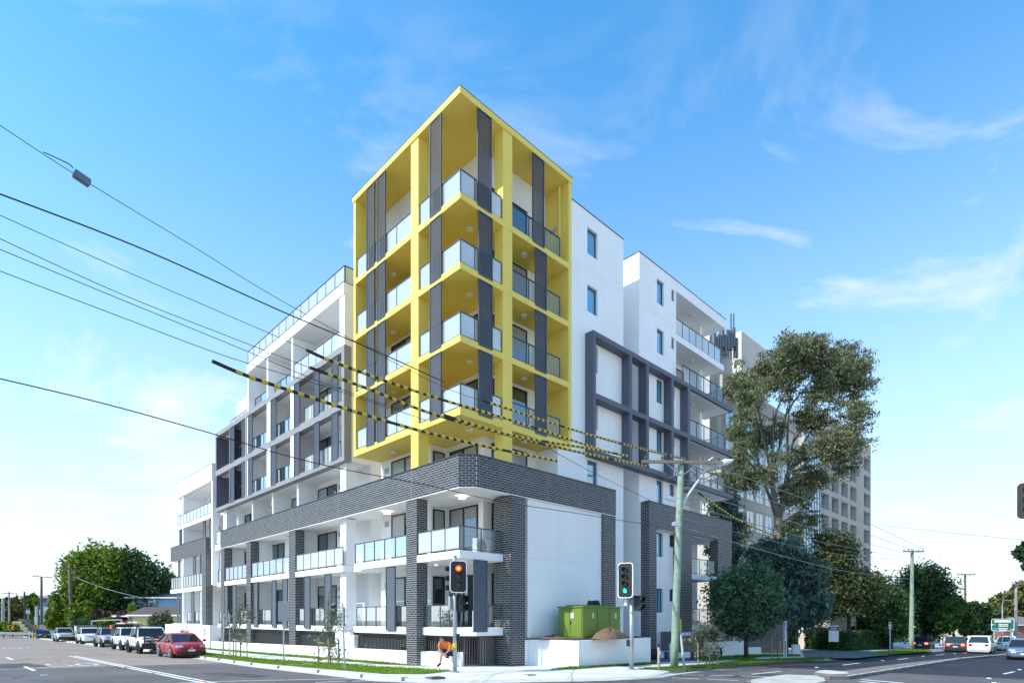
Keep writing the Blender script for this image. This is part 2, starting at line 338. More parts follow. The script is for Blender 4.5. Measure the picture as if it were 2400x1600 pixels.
TAR = asphalt('tar_patch', (.07,.068,.07), (.10,.096,.096), .5)
flat('asphalt_patch', [(0,1555),(62,1553),(118,1560),(30,1566),(0,1566)], TAR, .004, gp_off=RD); flat('asphalt_patch', [(520,1574),(640,1583),(600,1588),(470,1577)], TAR, .004, gp_off=RD); flat('asphalt_patch', [(1690,1583),(1800,1578),(1840,1581),(1720,1588)], TAR, .004, gp_off=RD)
# markings
PAINT = mat('road_paint', (.78,.78,.76), .7, var=0, col2=(.55,.55,.54), scale=5)
PAINT_W = mat('worn_road_paint', (.62,.61,.59), .8, var=0, col2=(.36,.35,.34), scale=9)
def strip(b, p, q, w, off=.007):
    dx, dy = q[0]-p[0], q[1]-p[1]; l = math.hypot(dx, dy); n = max(1, int(l/2)); nx, ny = -dy/l*w/2, dx/l*w/2; vs = []
    for i in range(n+1):
        x, y = p[0]+dx*i/n, p[1]+dy*i/n
        vs += [(x-nx,y-ny,gz(x,y)+RD+off),(x+nx,y+ny,gz(x,y)+RD+off)]
    b.add(vs, [(2*i,2*i+2,2*i+3,2*i+1) for i in range(n)])
def line(name, segs, w=.12, m=None):
    b = MB()
    for p, q in segs: strip(b, p, q, w)
    return b.build(name, m or PAINT, kind='structure')
gr = lambda x, y: gp(x, y, RD)
a, b_ = gr(169,1536.5), gr(392,1580.5); dx, dy = b_[0]-a[0], b_[1]-a[1]; b_ = (b_[0]+dx*.25, b_[1]+dy*.25)
line('double_centre_line', [((a[0]-.13,a[1]),(b_[0]-.13,b_[1])),((a[0]+.13,a[1]),(b_[0]+.13,b_[1]))], .13)
line('edge_line', [(gr(395,1601),gr(560,1595)),(gr(560,1595),gr(760,1590.5)),(gr(760,1590.5),gr(850,1589.5))], .10)
line('lane_dashes', [(gr(58,1561),gr(81,1571)),(gr(15,1539),(gr(29,1545)))], .14)
js = [((1400,1583),(1446,1584.5)),((1575,1587.5),(1638,1590.3)),((1658,1591),(1731,1593.5)),((1750,1595),(1800,1597)),((1600,1580.5),(1648,1581.3)),((1664,1581.5),(1720,1582.5)),((1736,1582.8),(1802,1585.2)),((1818,1586),(1846,1587))]
js2 = [((1762,1579),(1831,1572.3)),((1975,1557.5),(2015,1552.7)),((2104,1544.6),(2129,1541.7)),((2193,1534.5),(2213,1532.3)),((2257,1529.5),(2272,1528.2)),((2352,1578.5),(2377,1573))]
line('turning_dashes', [(gr(*p),gr(*q)) for p, q in js], .11)
line('lane_dashes', [(gr(*p),gr(*q)) for p, q in js2], .13)
line('stop_line', [(gr(2018,1591.5),gr(2116,1600)),(gr(2016,1596),gr(2060,1600))], .22)
line('turning_dashes', [(gr(740,1598.5),gr(811,1595.3)),(gr(826,1595.5),gr(885,1594)),(gr(1140,1600),gr(1166,1599)),(gr(1177,1598.8),gr(1228,1596.5))], .10)
def ring(cx, cy, rx, ry, w, a0=0, a1=360, n=24):
    P = []
    for i in range(n+1):
        t = math.radians(a0+(a1-a0)*i/n); P.append((cx+rx*math.cos(t), cy+ry*math.sin(t)))
    return [(P[i],P[i+1]) for i in range(n)]
def fifty(x, y, s=1.0):
    g = line('speed_marking', ring(x+1.35, y+1.35*s, .36, 1.2*s, .2), .17, PAINT_W)
    line('speed_marking', [((x-.1,y+2.55*s),(x+.75,y+2.55*s)),((x-.02,y+2.55*s),(x-.02,y+1.4*s))]+ring(x+.3,y+.85*s,.42,.7*s,.2,-160,120), .19, PAINT_W)
p = gr(100,1561); fifty(-12.2, p[1]-.6, 1.0)
fifty(-12.2, 45.5, 1.1)
RPM_O = mat('orange_marker', (.75,.28,.05), .5); RPM_W = mat('white_marker', (.75,.75,.72), .5)
mk = [((275,1566),'o'),((360,1577),'o'),((292,1564),'o'),((445,1592),'o'),((476,1597),'o'),((41,1553),'w'),((103,1582),'w'),((2069,1547),'w'),((1915,1563),'w'),((2390,1568.6),'w'),((2318,1589),'w'),((2164,1537.5),'w'),((2238,1530.5),'w'),((2330,1600),'w')]
where = ['nearest the middle of the double line','right of the double line halfway down','left of the double line','nearer the photo bottom beside the double line','at the foot of the double line','in the far left lane beyond the painted 50','in the far left lane near the painted 50','on the dark right road before the far dash','on the dark right road above the island nose','at the right photo edge by the nearest lane dash','in the nearest right lane at the bottom','on the right road below the bus stop sign','on the right road under the dark grey hatchback','in the right foreground at the photo bottom']
rl = {'o': 'small orange road marker ', 'w': 'small white raised reflector '}
for ki, ((px, py), c) in enumerate(mk):
    x, y = gr(px, py); b = MB(); b.prism([(x-.09,y-.07),(x+.09,y-.07),(x+.09,y+.07),(x-.09,y+.07)], 0, 0, lambda u, v: gz(u,v)+RD+.001, lambda u, v: gz(u,v)+RD+.028)
    o = b.build('road_marker', RPM_O if c == 'o' else RPM_W); tag(o, rl[c]+where[ki], 'road marker', 'orange markers along the double line' if c == 'o' else 'white reflectors between the lanes')
# traffic islands
ISL = mat('island_concrete', (.13,.12,.12), .95, var=0, col2=(.22,.20,.19), scale=1.5, bump=.2)
def island(name, P):
    b = MB(); b.prism(P, 0, 0, lambda u, v: gz(u,v)+RD-.05, lambda u, v: gz(u,v)+RD+.13); o = b.build(name, ISL, kind='structure'); return o
top = [gp(x,y,RD+.13) for x,y in ((1938,1575),(2123,1552.5),(2251,1539.5))]
bot = [gr(2251,1546.5), gr(2123,1569), gr(1990,1591.5)]
P = [gr(1907,1586),gr(1915,1580)]+top+[(top[-1][0]+60,top[-1][1]-4.5),(bot[0][0]+60,bot[0][1]-4.5)]+bot+[gr(1945,1592)]
island('median_island', P)
ISW = mat('white_nosing_paint', (.66,.63,.58), .9, var=0, col2=(.38,.35,.31), scale=7)
flat('island_nose_paint', [(1909,1582),(1922,1577.5),(1940,1576.5),(1985,1581),(1990,1585.5),(1945,1587)], ISW, .137, gp_off=RD)
ll = MB()
pts = [bot[2],bot[1],bot[0],(bot[0][0]+60,bot[0][1]-4.5)]
for p, q in zip(pts, pts[1:]):
    for k in range(6):
        u = (k+.1)/6; v = (k+.85)/6; a = (p[0]+(q[0]-p[0])*u,p[1]+(q[1]-p[1])*u+.06); c = (p[0]+(q[0]-p[0])*v,p[1]+(q[1]-p[1])*v+.06)
        ll.seg((a[0],a[1],gz(*a)+RD+.134),(c[0],c[1],gz(*c)+RD+.134),.11,.012)
ll.build('island_kerb_paint', ISW, kind='structure')
P2 = [gr(1760,1601),gr(1800,1593),gr(1843,1587.2),(gr(1914,1590)),gr(1931,1596),gr(1935,1603),gr(1850,1625)]
island('corner_island', P2).data.materials[0] = mat('pale_island', (.36,.34,.31), .95, var=0, col2=(.52,.49,.45), scale=1.5, bump=.2)
# road drain, pit lid, service lids
PIT = mat('rusty_lid', (.16,.10,.08), .8, var=.3, scale=9)
def lid(px, py, w, d, m, label, cat='drain cover', name='drain_cover'):
    x, y = gp(px, py); b = MB(); b.prism([(x-w,y-d),(x+w,y-d),(x+w,y+d),(x-w,y+d)],0,0,lambda u,v: gz(u,v)-.05,lambda u,v: gz(u,v)+.012); r = b.build(name, m); tag(r, label, cat)
    s = MB()
    for k in range(7):
        yy = y-d+2*d*(k+.5)/7; s.box(x-w*.85,x+w*.85,yy-.012,yy+.012,gz(x,yy)+.012,gz(x,yy)+.02)
    s.build('bar', m, r)
lid(1020,1586,.28,.2,PIT,'rusty square drain cover in the kerb ramp left of the red signal')
lid(1240,1580,.22,.16,mat('yellow_tactile', (.42,.38,.25),.8),'small yellowish service cover in the pale concrete corner')
lid(707,1556,.5,.28,CONC,'pale concrete pit lid in the grass by the side street kerb')
# ------------------------------------------------------------------ the apartment building
A = empty('apartment_building', 'six storey corner apartment block with yellow framed balconies above dark brick bands', 'apartment building', (0,0,0))
FL = {1:1.75, 2:5.1, 3:8.0, 4:11.1, 5:14.19, 6:17.27, 7:20.24}
def part(name, b, m, parent=A, **k): return b.build(name, m, parent, **k)
def bx(name, m, *a, parent=A): return MB().box(*a).build(name, m, parent)
def m3(ax, a, d, z): return (d, a, z) if ax == 'x' else (a, d, z)
def abox(b, ax, a0, a1, d0, d1, z0, z1):
    if ax == 'x': b.box(d0, d1, a0, a1, z0, z1)
    else: b.box(a0, a1, d0, d1, z0, z1)
WR = random.Random(12); BLIND = mat('roller_blind', (.30,.32,.33), .5, coat=.6, var=.04)
def window(ax, d, a0, a1, z0, z1, n=2, m=WGLASS, fm=BLACK, fw=.07, tr=0, parent=A, dp=.08, blind=0):
    f = MB(); w = fw
    abox(f,ax,a0,a0+w,d,d+dp,z0,z1); abox(f,ax,a1-w,a1,d,d+dp,z0,z1); abox(f,ax,a0+w,a1-w,d,d+dp,z0,z0+w); abox(f,ax,a0+w,a1-w,d,d+dp,z1-w,z1)
    st = (a1-a0)/n
    for i in range(1, n): abox(f,ax,a0+i*st-w*.6,a0+i*st+w*.6,d+.004,d+dp-.004,z0+w,z1-w)
    if tr: abox(f,ax,a0+w,a1-w,d+.008,d+dp-.008,z1-tr-.05,z1-tr+.05)
    fo = f.build('window', fm, parent)
    for i in range(n):
        p = MB(); abox(p,ax,a0+i*st+w*.5,a0+(i+1)*st-w*.5,d+dp*.5,d+dp*.5+.012,z0+w*.5,z1-w*.5); p.build('pane', m, fo)
        if m is WGLASS and z1-z0 > 2 and WR.random() < .6:
            k = MB(); dz = (z1-z0-2*w)*WR.choice((.22,.35,.5,.95)); abox(k,ax,a0+i*st+w,a0+(i+1)*st-w,d+dp*.5-.006,d+dp*.5-.002,z1-w-dz,z1-w); k.build('blind', BLIND, fo)
    return fo
RAILM = ALU
def balustrade(ax, d, a0, a1, z, h=1.05, pitch=1.0, m=CGLASS, ends=(1,1), parent=A, gap=.05, rail=.045):
    if a1 < a0: a0, a1 = a1, a0
    n = max(1, round((a1-a0)/pitch)); st = (a1-a0)/n; f = MB()
    abox(f,ax,a0,a1,d-.025,d+.03,z+h-rail,z+h); abox(f,ax,a0,a1,d-.012,d+.018,z+gap,z+gap+.03)
    for i in range(n+1):
        if (i == 0 and not ends[0]) or (i == n and not ends[1]): continue
        p = a0+i*st; abox(f,ax,p-.02,p+.02,d-.018,d+.024,z+.0,z+h-rail)
    o = f.build('balustrade', RAILM, parent)
    for i in range(n):
        p = MB(); u0, u1, w0, w1 = a0+i*st+.022, a0+(i+1)*st-.022, z+gap+.032, z+h-rail-.004
        if m is CGLASS: p.add([m3(ax,u0,d+.002,w0),m3(ax,u1,d+.002,w0),m3(ax,u1,d+.002,w1),m3(ax,u0,d+.002,w1)],[(0,1,2,3)])
        else: abox(p,ax,u0,u1,d-.003,d+.007,w0,w1)
        p.build('glass_pane', m, o)
    return o
def shutter(ax, d, a0, a1, z0, z1, parent=A, th=.06):
    w = .055; f = MB()
    abox(f,ax,a0,a0+w,d,d+th,z0,z1); abox(f,ax,a1-w,a1,d,d+th,z0,z1); abox(f,ax,a0+w,a1-w,d,d+th,z0,z0+w); abox(f,ax,a0+w,a1-w,d,d+th,z1-w,z1)
    o = f.build('louvre_shutter', ALU, parent); s = MB(); n = int((z1-z0-2*w)/.086)
    for i in range(n):
        z = z0+w+(i+.5)*(z1-z0-2*w)/n; c = m3(ax, (a0+a1)/2, d+th/2, z); al = m3(ax,1,0,0); nn = m3(ax,0,-.36,-1)
        s.obox(c, al, nn, Vector(al).cross(Vector(nn)), (a1-a0)/2-w, .051, .006)
    s.build('louvre_slats', SLAT, o, kind='stuff'); return o
# brickwork --------------------------------------------------------
BL, BH, JT = .285, .083, .019
BR = MB(); SINGLE = []
def courses(p0, d, nrm, length, z0, z1, parity=0, single=False, out=.004):
    n = int(round((z1-z0)/(BH+JT))); ph = (z1-z0)/n
    for k in range(n):
        off = 0 if (k+parity) % 2 == 0 else -(BL+JT)/2; a = off
        while a < length-.03:
            s, e = max(a, 0), min(a+BL, length)
            if e-s > .04:
                c = (p0[0]+d[0]*(s+e)/2-nrm[0]*.03+nrm[0]*out*.5, p0[1]+d[1]*(s+e)/2-nrm[1]*.03+nrm[1]*out*.5, z0+k*ph+ph/2)
                j = random.uniform(-.001,.002)
                if single and len(SINGLE) < 300: SINGLE.append((c, d, nrm, round(e-s,2), ph-JT))
                else:
                    hx, hy, hz = (e-s)/2, .03+out*.5+j, (ph-JT)/2
                    C = Vector(c); X = Vector((d[0],d[1],0))*hx; Y = Vector((nrm[0],nrm[1],0))*hy; Z = Vector((0,0,hz))
                    BR.add([C-X-Y-Z,C+X-Y-Z,C+X+Y-Z,C-X+Y-Z,C-X-Y+Z,C+X-Y+Z,C+X+Y+Z,C-X+Y+Z],[(0,3,2,1),(4,5,6,7),(1,2,6,5),(2,3,7,6),(3,0,4,7)])
            a += BL+JT
PIL = []
def pillar(x0, x1, y0, y1, z0, z1, left=True, south=True, single=False):
    o = bx('brick_pillar', MORTAR, x0, x1, y0, y1, z0, z1); PIL.append(o)
    s0 = len(SINGLE)
    if left: courses((x0,y1),(0,-1),(-1,0),y1-y0,z0,z1,0,False)
    if south:
        courses((x0,y0),(1,0),(0,-1),x1-x0,z0,z1,1,single)
    if single:
        cache = {}
        for c, d, nn, L_, H_ in SINGLE[s0:]:
            key = (L_, round(H_,3))
            if key not in cache: cache[key] = MB().box(-L_/2,L_/2,-.036,.036,-H_/2,H_/2).mesh('brick', BRICK)
            q = bpy.data.objects.new('brick', cache[key]); COL.objects.link(q); q.parent = o; q.location = c; q.rotation_euler = (0,0,math.atan2(d[1],d[0]))
    return o
def band(name, x0, x1, y0, y1, z0, z1): return bx(name, MORTAR, x0, x1, y0, y1, z0, z1)
ZB0, ZB1 = 7.77, 9.14
# L band with its cut corner
b = MB(); b.prism([(0,30.73),(0,.55),(.55,0),(10.51,0),(10.51,.3),(.67,.3),(.3,.67),(.3,30.73)], ZB0, ZB1); part('brick_band', b, MORTAR)
courses((0,30.73),(0,-1),(-1,0),30.18,ZB0,ZB1)
q = math.sqrt(.5); courses((0,.55),(q,-q),(-q,-q),.55/q,ZB0,ZB1,0,True)
courses((.55,0),(1,0),(0,-1),9.96,ZB0,ZB1,0)
part('band_cap', MB().prism([(-.03,30.75),(-.03,.54),(.54,-.03),(10.53,-.03),(10.53,.33),(.69,.33),(.33,.69),(.33,30.75)], ZB1, ZB1+.03), ALU)
part('soffit', MB().prism([(.31,30.7),(.31,.68),(.68,.31),(10.49,.31),(10.49,.55),(6.3,.55),(6.3,2.0),(2.6,2.0),(2.6,4.9),(1.64,4.9),(1.64,30.7)], ZB0+.02, 8.0), SOFF)
part('soffit', MB().prism([(.0,30.73),(.0,.55),(.55,0),(10.51,0),(10.51,.31),(.68,.31),(.31,.68),(.31,30.73)], ZB0-.03, ZB0-.002), SOFF)
for y0, y1 in ((29.85,30.66),(24.26,25.13),(16.78,17.71),(3.62,4.5)): pillar(.012,.60,y0,y1,-.5,ZB0-.035)
r1 = pillar(V(1198),3.45,.012,1.17,-.25,ZB0-.035, single=True)
chs = SINGLE[:]   # bricks of the cut corner were taken first
for c, d, nn, L_, H_ in [s for s in chs if abs(s[1][0]-q) < .01]:
    o = MB().box(-L_/2,L_/2,-.036,.036,-H_/2,H_/2).build('brick', BRICK, PIL[0].parent and bpy.data.objects['brick_band']); o.location = c; o.rotation_euler = (0,0,math.atan2(d[1],d[0]))
pillar(9.38,10.5,.012,.55,-.6,ZB0-.035,left=True)
MJ = MB()
for x in (V(1284),V(1360)): MJ.box(x-.008,x+.008,-.009,.0,ZB0,ZB1)
for y in (U(964),11.2,17.2,24.7): MJ.box(-.009,.0,y-.008,y+.008,ZB0,ZB1)
part('movement_joint', MJ, mat('joint_sealant', (.38,.37,.36), .8), kind='stuff')
# white walls -------------------------------------------------------
TOPZ = 24.4
def wall(*a, m=WHITE, name='wall'): return bx(name, m, *a)
XW = 1.65
wall(XW,XW+.25,5.0,9.4,-.6,TOPZ)
wall(XW,2.65,4.8,5.0,-.6,TOPZ)
wall(2.65,2.9,2.0,4.8,-.6,TOPZ)
wall(2.9,7.05,2.0,2.25,-.6,TOPZ)
wall(XW+.25,3.2,9.2,9.4,-.6,TOPZ)
wall(3.0,3.2,9.4,10.5,-.6,TOPZ-3.5)
wall(.025,3.0,10.5,10.7,10.86,20.0)
wall(XW,3.0,10.5,10.7,-.6,10.86)
wall(XW,XW+.2,10.7,31.9,-.6,20.0)
wall(3.2,23,5.0,31.5,-.6,20.0, name='core')
wall(3.2,11.9,2.25,9.2,-.6,TOPZ-.7, name='core')
for y in (17.2,21.2,24.88):
    wall(.40,XW,y,y+.22,8.0,10.86, name='partition_wall'); wall(.05,XW,y,y+.22,11.12,19.95 if y < 24 else 17.0, name='partition_wall')
for y in (17.25,24.4): wall(.61,XW,y,y+.2,-.6,7.74, name='partition_wall')
wall(.61,XW,30.2,30.4,-.6,7.74, name='partition_wall')
# columns on the left side
wall(.3,.93,10.84,11.48,-.4,7.74, name='column'); wall(.3,.93,10.84,11.48,8.0,10.86, name='column'); wall(.3,.93,30.25,30.95,8.0,10.86, name='column')
# storey slabs, lower floors
SL = WHITE
for z0, z1, dx in ((4.77,5.1,0),(1.45,1.76,.04)):
    x0 = .02+dx
    bx('balcony_slab', SL, x0, XW, 4.51, 9.45, z0, z1); bx('balcony_slab', SL, x0, XW, 10.66, 16.77, z0, z1); bx('balcony_slab', SL, x0, XW, 17.72, 24.25, z0, z1)
    bx('balcony_slab', SL, x0, XW, 25.14, 29.84, z0, z1); bx('balcony_slab', SL, x0+.2, XW, 30.67, 32.2, z0, z1); bx('balcony_slab', SL, .6, 3.0, 9.46, 10.65, z0, z1)
part('balcony_slab', MB().prism([(.0,3.61),(.0,.5),(2.55,.5),(2.55,2.0),(2.64,2.0),(2.64,4.79),(1.6,4.79),(1.6,3.61)],4.77,5.1), SL)
part('balcony_slab', MB().prism([(.32,3.61),(.32,1.15),(.95,.5),(2.55,.5),(2.55,2.0),(2.64,2.0),(2.64,4.79),(1.6,4.79),(1.6,3.61)],1.43,1.78), SL)
# plinth under the ground floor, behind the fences
bx('plinth_wall', mat('plinth_dark', (.05,.05,.055), .9), 1.2, 1.4, 4.5, 30.5, -.8, 1.44)
# windows on the left side
WX = XW-.06
def doors(y0, y1, flo, n=2, h=2.5): return window('x', WX, y0, y1, flo+.03, flo+h, n)
for f in (1,2,3,5):
    for y0, y1 in ((14.5,17.0),(18.8,21.0),(22.3,24.6),(27.6,30.0)):
        if f == 5 and y1 > 29: continue
        doors(y0, y1, FL[f])
for y0, y1 in ((14.5,17.0),(18.8,21.0),(22.3,24.6),(27.6,30.0)): doors(y0,y1,FL[4])
for y0, y1 in ((14.5,17.0),(18.8,21.0),(22.3,24.6)): doors(y0,y1,FL[6])
for f in (1,2,3,4,5,6,7): doors(5.75,8.3,FL[f], h=2.62)
for f in (1,2,3): window('x', 2.95, U(855,2.95), U(842,2.95), FL[f]+.05, FL[f]+2.4, 1)
wy0, wy1 = 2.35, 4.5
for f in (1,2,3,4,5,6,7):
    window('x', 2.59, wy0, wy1, FL[f]+.03, FL[f]+2.55, 2)
    window('y', 4.74, 1.78, 2.5, FL[f]+.03, FL[f]+2.55, 1)
    window('y', 1.94, 3.2, 5.6, FL[f]+.03, FL[f]+2.62, 2)
# little grilles, ceiling lights
VENT = mat('vent_grey', (.42,.42,.44), .6)
def vent(x, y, z):
    b = MB()
    for k in range(5): b.box(x-.02,x,y-.2,y+.2,z+k*.06,z+k*.06+.04)
    return b.build('wall_vent', VENT, A)
for f in (1,2,3,6): vent(WX+.04, 17.45-.28-.12, FL[f]+1.95) if False else vent(WX+.05, 14.1, FL[f]+2.1)
for f in (1,2,3): vent(WX+.05, 8.8, FL[f]+2.1)
LAMP = mat('light_cover', (.8,.78,.72), .4); LIT = mat('lit_light_cover', (.9,.85,.7), .4, emit=((1,.80,.45),4.0))
def lampc(x, y, z, lit=0):
    b = MB(); b.tube([(x,y,z),(x,y,z-.07)],.16,14); return b.build('ceiling_light', LIT if lit else LAMP, A)
lampc(1.3,1.9,ZB0-.04,1); lampc(.9,7.6,ZB0-.04,1)
for y in (12.3,20,27): lampc(.9,y,ZB0+.015)
for f in (4,5,6,7):
    for x, y in ((1.5,1.6),(.9,7.0),(4.6,1.2)): lampc(x,y,(FL[f] if f > 4 else 11.1)-.3)
# balustrades and shutters, lower two floors
for f, gl in ((2,CGLASS),(1,CGLASS)):
    z = FL[f]+.01; d = .07 if f == 2 else .16
    balustrade('x', d, 4.55, 9.4, z, m=gl); balustrade('x', d, 10.75, 16.7, z, m=FGLASS if f == 2 else gl); balustrade('x', d, 17.75, 24.2, z, m=gl); balustrade('x', d, 25.2, 29.8, z, m=gl); balustrade('x', d+.2, 30.7, 32.1, z, m=gl)
    if f == 2:
        balustrade('x', .06, .56, 3.58, z, m=FGLASS); balustrade('y', .56, .06, 2.5, z, m=CGLASS); balustrade('y', 9.52, .62, 1.6, z, m=CGLASS)
    else:
        balustrade('x', .42, 1.2, 3.58, z); balustrade('y', .6, 1.0, 2.5, z)
for a, c in ((1618,1685),(1173,1222),(1028,1070),(872,908),(795,825),(665,693)):
    y1, y0 = U(380+a*.3253,.03), U(380+c*.3253,.03); shutter('x', -.035, y0, y1, 1.60, 4.74)
for y0, y1 in ((27.2,27.9),(29.0,29.7)): shutter('x', -.03, y0, y1, 1.62, 4.74)
shutter('y', .44, V(1111,.44), V(1143,.44), 1.60, 4.74)
# yellow frame ------------------------------------------------------
YW = .45
b = MB(); part('roof_slab', b.box(-.04,7.34,YW-.04,9.5,24.38,24.66), YEL)
part('roof_capping', MB().box(-.05,7.35,YW-.05,9.51,24.66,24.69), ALU)
for n_, z1 in enumerate((11.14,14.19,17.27,20.24)):
    z0 = z1-.28 if n_ else 10.82
    part('floor_slab', MB().box(0,7.08,YW,9.25,z0,z1), YEL)
part('side_wall', MB().box(0,2.0,9.25,9.45,10.82,24.38), YEL)
part('side_wall', MB().box(7.08,7.3,YW,2.6,10.82,24.38), YEL)
lv = [(ZB0+.25,10.82),(11.14,13.91),(14.19,16.99),(17.27,19.96),(20.24,24.38)]
for z0, z1 in lv:
    part('column', MB().box(.012,.60,3.51,4.11,z0,z1), YEL); part('column', MB().box(2.5,3.09,YW+.012,1.02,z0,z1), YEL)
for (z0, z1), f in zip(lv[1:], (4,5,6,7)):
    for y0, y1 in ((7.32,8.10),(6.3,7.06),(1.76,2.59)): shutter('x', -.03, y0, y1, z0-.1, z1-.005)
    k = 0 if f == 7 else .06
    for x0, x1 in ((.96+k,1.78+k),(4.42+k*3,5.23+k*3)): shutter('y', YW-.03, x0, x1, z0-.1, z1-.005)
    z = z0+.01
    balustrade('x', .09, 4.16, 9.2, z, m=FGLASS, pitch=1.25); balustrade('x', .09, .54, 3.46, z, m=FGLASS, pitch=1.4)
    balustrade('y', YW+.09, .09, 2.45, z, m=FGLASS, pitch=.85); balustrade('y', YW+.09, 3.13, 6.5, z, m=CGLASS, pitch=1.1)
    vent(5.4, 2.0, z1-.6) if False else None
# downpipe on the yellow wall
part('downpipe', MB().tube([(6.95,.95,20.3),(6.95,.95,24.3)],.06,8), YEL)
part('wall_vent', MB().box(7.02,7.07,1.3,1.75,22.3,22.45), VENT)
# left wing ---------------------------------------------------------
Y0, Y1 = 10.5, 31.93
for z0, z1 in ((10.85,11.12),(13.72,14.16),(16.85,17.2)): part('frame_beam', MB().box(0,.45,Y0-.006,Y1,z0,z1), FRAME_SUN)
part('floor_slab', MB().box(.45,XW,Y0+.2,Y1,10.86,11.1), SOFF); part('floor_slab', MB().box(.45,XW,Y0+.2,Y1,13.8,14.1), SOFF); part('floor_slab', MB().box(.45,XW,Y0+.2,Y1,16.9,17.18), SOFF)
for z0, z1 in ((11.12,13.72),(14.16,16.85)):
    part('frame_post', MB().box(.003,.45,Y0-.004,Y0+.3,z0,z1), FRAME_SUN); part('frame_post', MB().box(.003,1.2,Y1-.25,Y1-.003,z0,z1), FRAME_SHADE)
    part('frame_post', MB().box(.003,1.0,28.55,28.75,z0,z1), FRAME_SHADE); part('frame_post', MB().box(.003,.45,25.1,25.36,z0,z1), FRAME_SUN)
    part('partition_wall', MB().box(.02,.06,17.0,17.5,z0,z1), WHITE); part('partition_wall', MB().box(.02,.06,20.75,21.25,z0,z1), WHITE)
    for y0, y1 in ((11.19,11.96),(13.48,14.22),(16.12,16.95),(19.74,20.56),(23.93,24.72),(25.4,26.03),(27.57,28.47)): shutter('x', -.02, y0, y1, z0-.06, z1+.02)
    f0 = z0+.01
    balustrade('x', .3, Y0+.4, 16.1, f0, m=FGLASS); balustrade('x', .3, 17.6, 21.1, f0, m=CGLASS); balustrade('x', .3, 21.5, 24.8, f0, m=CGLASS); balustrade('x', .3, 25.4, 28.5, f0, m=CGLASS)
part('wall', MB().box(XW,XW+.2,25.1,Y1,11.1,17.2), WHITE)
# top white storey of the wing
part('wing_roof', MB().box(-.02,6,Y0-.006,24.95,19.97,20.6), WHITE); part('roof_capping', MB().box(-.04,6,Y0-.02,24.97,20.6,20.63), ALU)
part('column', MB().box(.03,.45,Y0+.2,Y0+.55,17.2,19.97), WHITE); part('wall', MB().box(.03,XW,24.75,24.93,17.2,19.97), WHITE)
balustrade('x', .06, Y0+.05, 24.9, 20.6, h=.98, m=FGLASS, pitch=1.1); balustrade('y', Y0+.06, .1, 2.2, 20.6, h=.98, m=FGLASS, pitch=1.05)
balustrade('x', .1, Y0+.6, 17.1, 17.21, h=1.0, m=FGLASS); balustrade('x', .5, 17.5, 21.1, 17.21, h=1.0, m=CGLASS); balustrade('x', .5, 21.5, 24.7, 17.21, h=1.0, m=CGLASS)
balustrade('x', .5, 25.2, 29.8, 17.21, h=.66, m=FGLASS)
part('terrace_slab', MB().box(.45,6,24.96,Y1,17.18,17.22), SOFF)
part('wall', MB().box(2.5,2.7,24.95,Y1,8,17.1), WHITE)
# recess between the wing and the rear wing
part('wall', MB().box(.55,.8,31.3,34.4,4.98,7.6), WHITE); part('wall', MB().box(1.0,6,32.6,32.8,-.6,14.9), WHITE)
part('balcony_slab', MB().box(.15,3,30.8,32.5,7.75,8.2), WHITE); balustrade('x', .2, 31.0, 32.4, 8.2, h=1.1, m=FGLASS); part('floor_slab', MB().box(.8,4,31,34.4,7.4,7.75), WHITE)
# rear wing
F0, F1 = 34.48, 45.28
band('brick_band', .0,.3,F0+.93,F1,7.75,9.07); courses((0,F1),(0,-1),(-1,0),F1-F0-.93,7.75,9.07); part('band_cap', MB().box(-.03,.33,F0+.93,F1+.02,9.07,9.1), ALU)
pillar(.012,.56,F0,F0+.92,-.8,9.07)
part('roof_parapet', MB().box(-.05,.25,32.66,43.1,13.55,14.92), WHITE); part('roof_slab', MB().box(.25,8,32.66,43.1,13.5,13.8), SOFF); part('roof_capping', MB().box(-.07,.27,32.64,43.12,14.92,14.95), ALU)
part('end_wall', MB().box(.0,.5,32.66,32.95,4.98,13.55), WHITE)
part('balcony_slab', MB().box(-.03,3,32.96,42.9,10.52,10.86), WHITE); part('balcony_slab', MB().box(-.03,3,35.42,45.3,4.62,4.98), WHITE); part('soffit', MB().box(.3,3,35,45.2,7.7,8.0), SOFF)
part('wall', MB().box(1.9,2.2,33,45,-1,13.5), WHITE); part('wall', MB().box(.03,2,41.15,41.4,-1,13.5), WHITE); part('wall', MB().box(1.9,5,44.8,45,-1,9), WHITE)
part('wall', MB().box(.1,2,36.0,36.2,-1,4.6), WHITE)
balustrade('x', .03, 33.0, 41.0, 10.86, h=1.0, m=FGLASS, pitch=1.05); balustrade('x', .03, 41.4, 42.8, 10.86, h=1.0, m=FGLASS, pitch=.8)
balustrade('x', .03, 35.45, 41.1, 4.98, h=1.12, m=CGLASS, pitch=.8); balustrade('x', .03, 41.4, 45.2, 4.98, h=1.12, m=CGLASS, pitch=.8)
balustrade('x', .2, 36.3, 40.5, 1.7, h=1.1, m=CGLASS, pitch=.8)
part('balcony_slab', MB().box(.1,3,35.42,45.2,1.3,1.7), WHITE)
for z0, z1, ys in ((8.1,10.5,((33.0,33.9),(35.0,35.6),(41.7,42.2),(42.4,42.8))),(5.0,7.7,((36.2,36.5),(37.7,38.5),(42.6,43.2))),(.9,4.6,((36.1,36.5),(38.2,39.0),(41.9,42.5),(43.0,43.6)))):
    for y0, y1 in ys: shutter('x', .12, y0, y1, z0, z1)
for z in (1.72,5.0,8.05,10.9):
    for y0, y1 in ((37,39.2),): window('x', 1.82, y0, y1, z+.03, z+2.4, 2)
AN = MB()
for k in range(5): AN.seg((1,38.0+k*.25,14.95),(1,38.0+k*.25,15.5-.05*k),.03,.03)
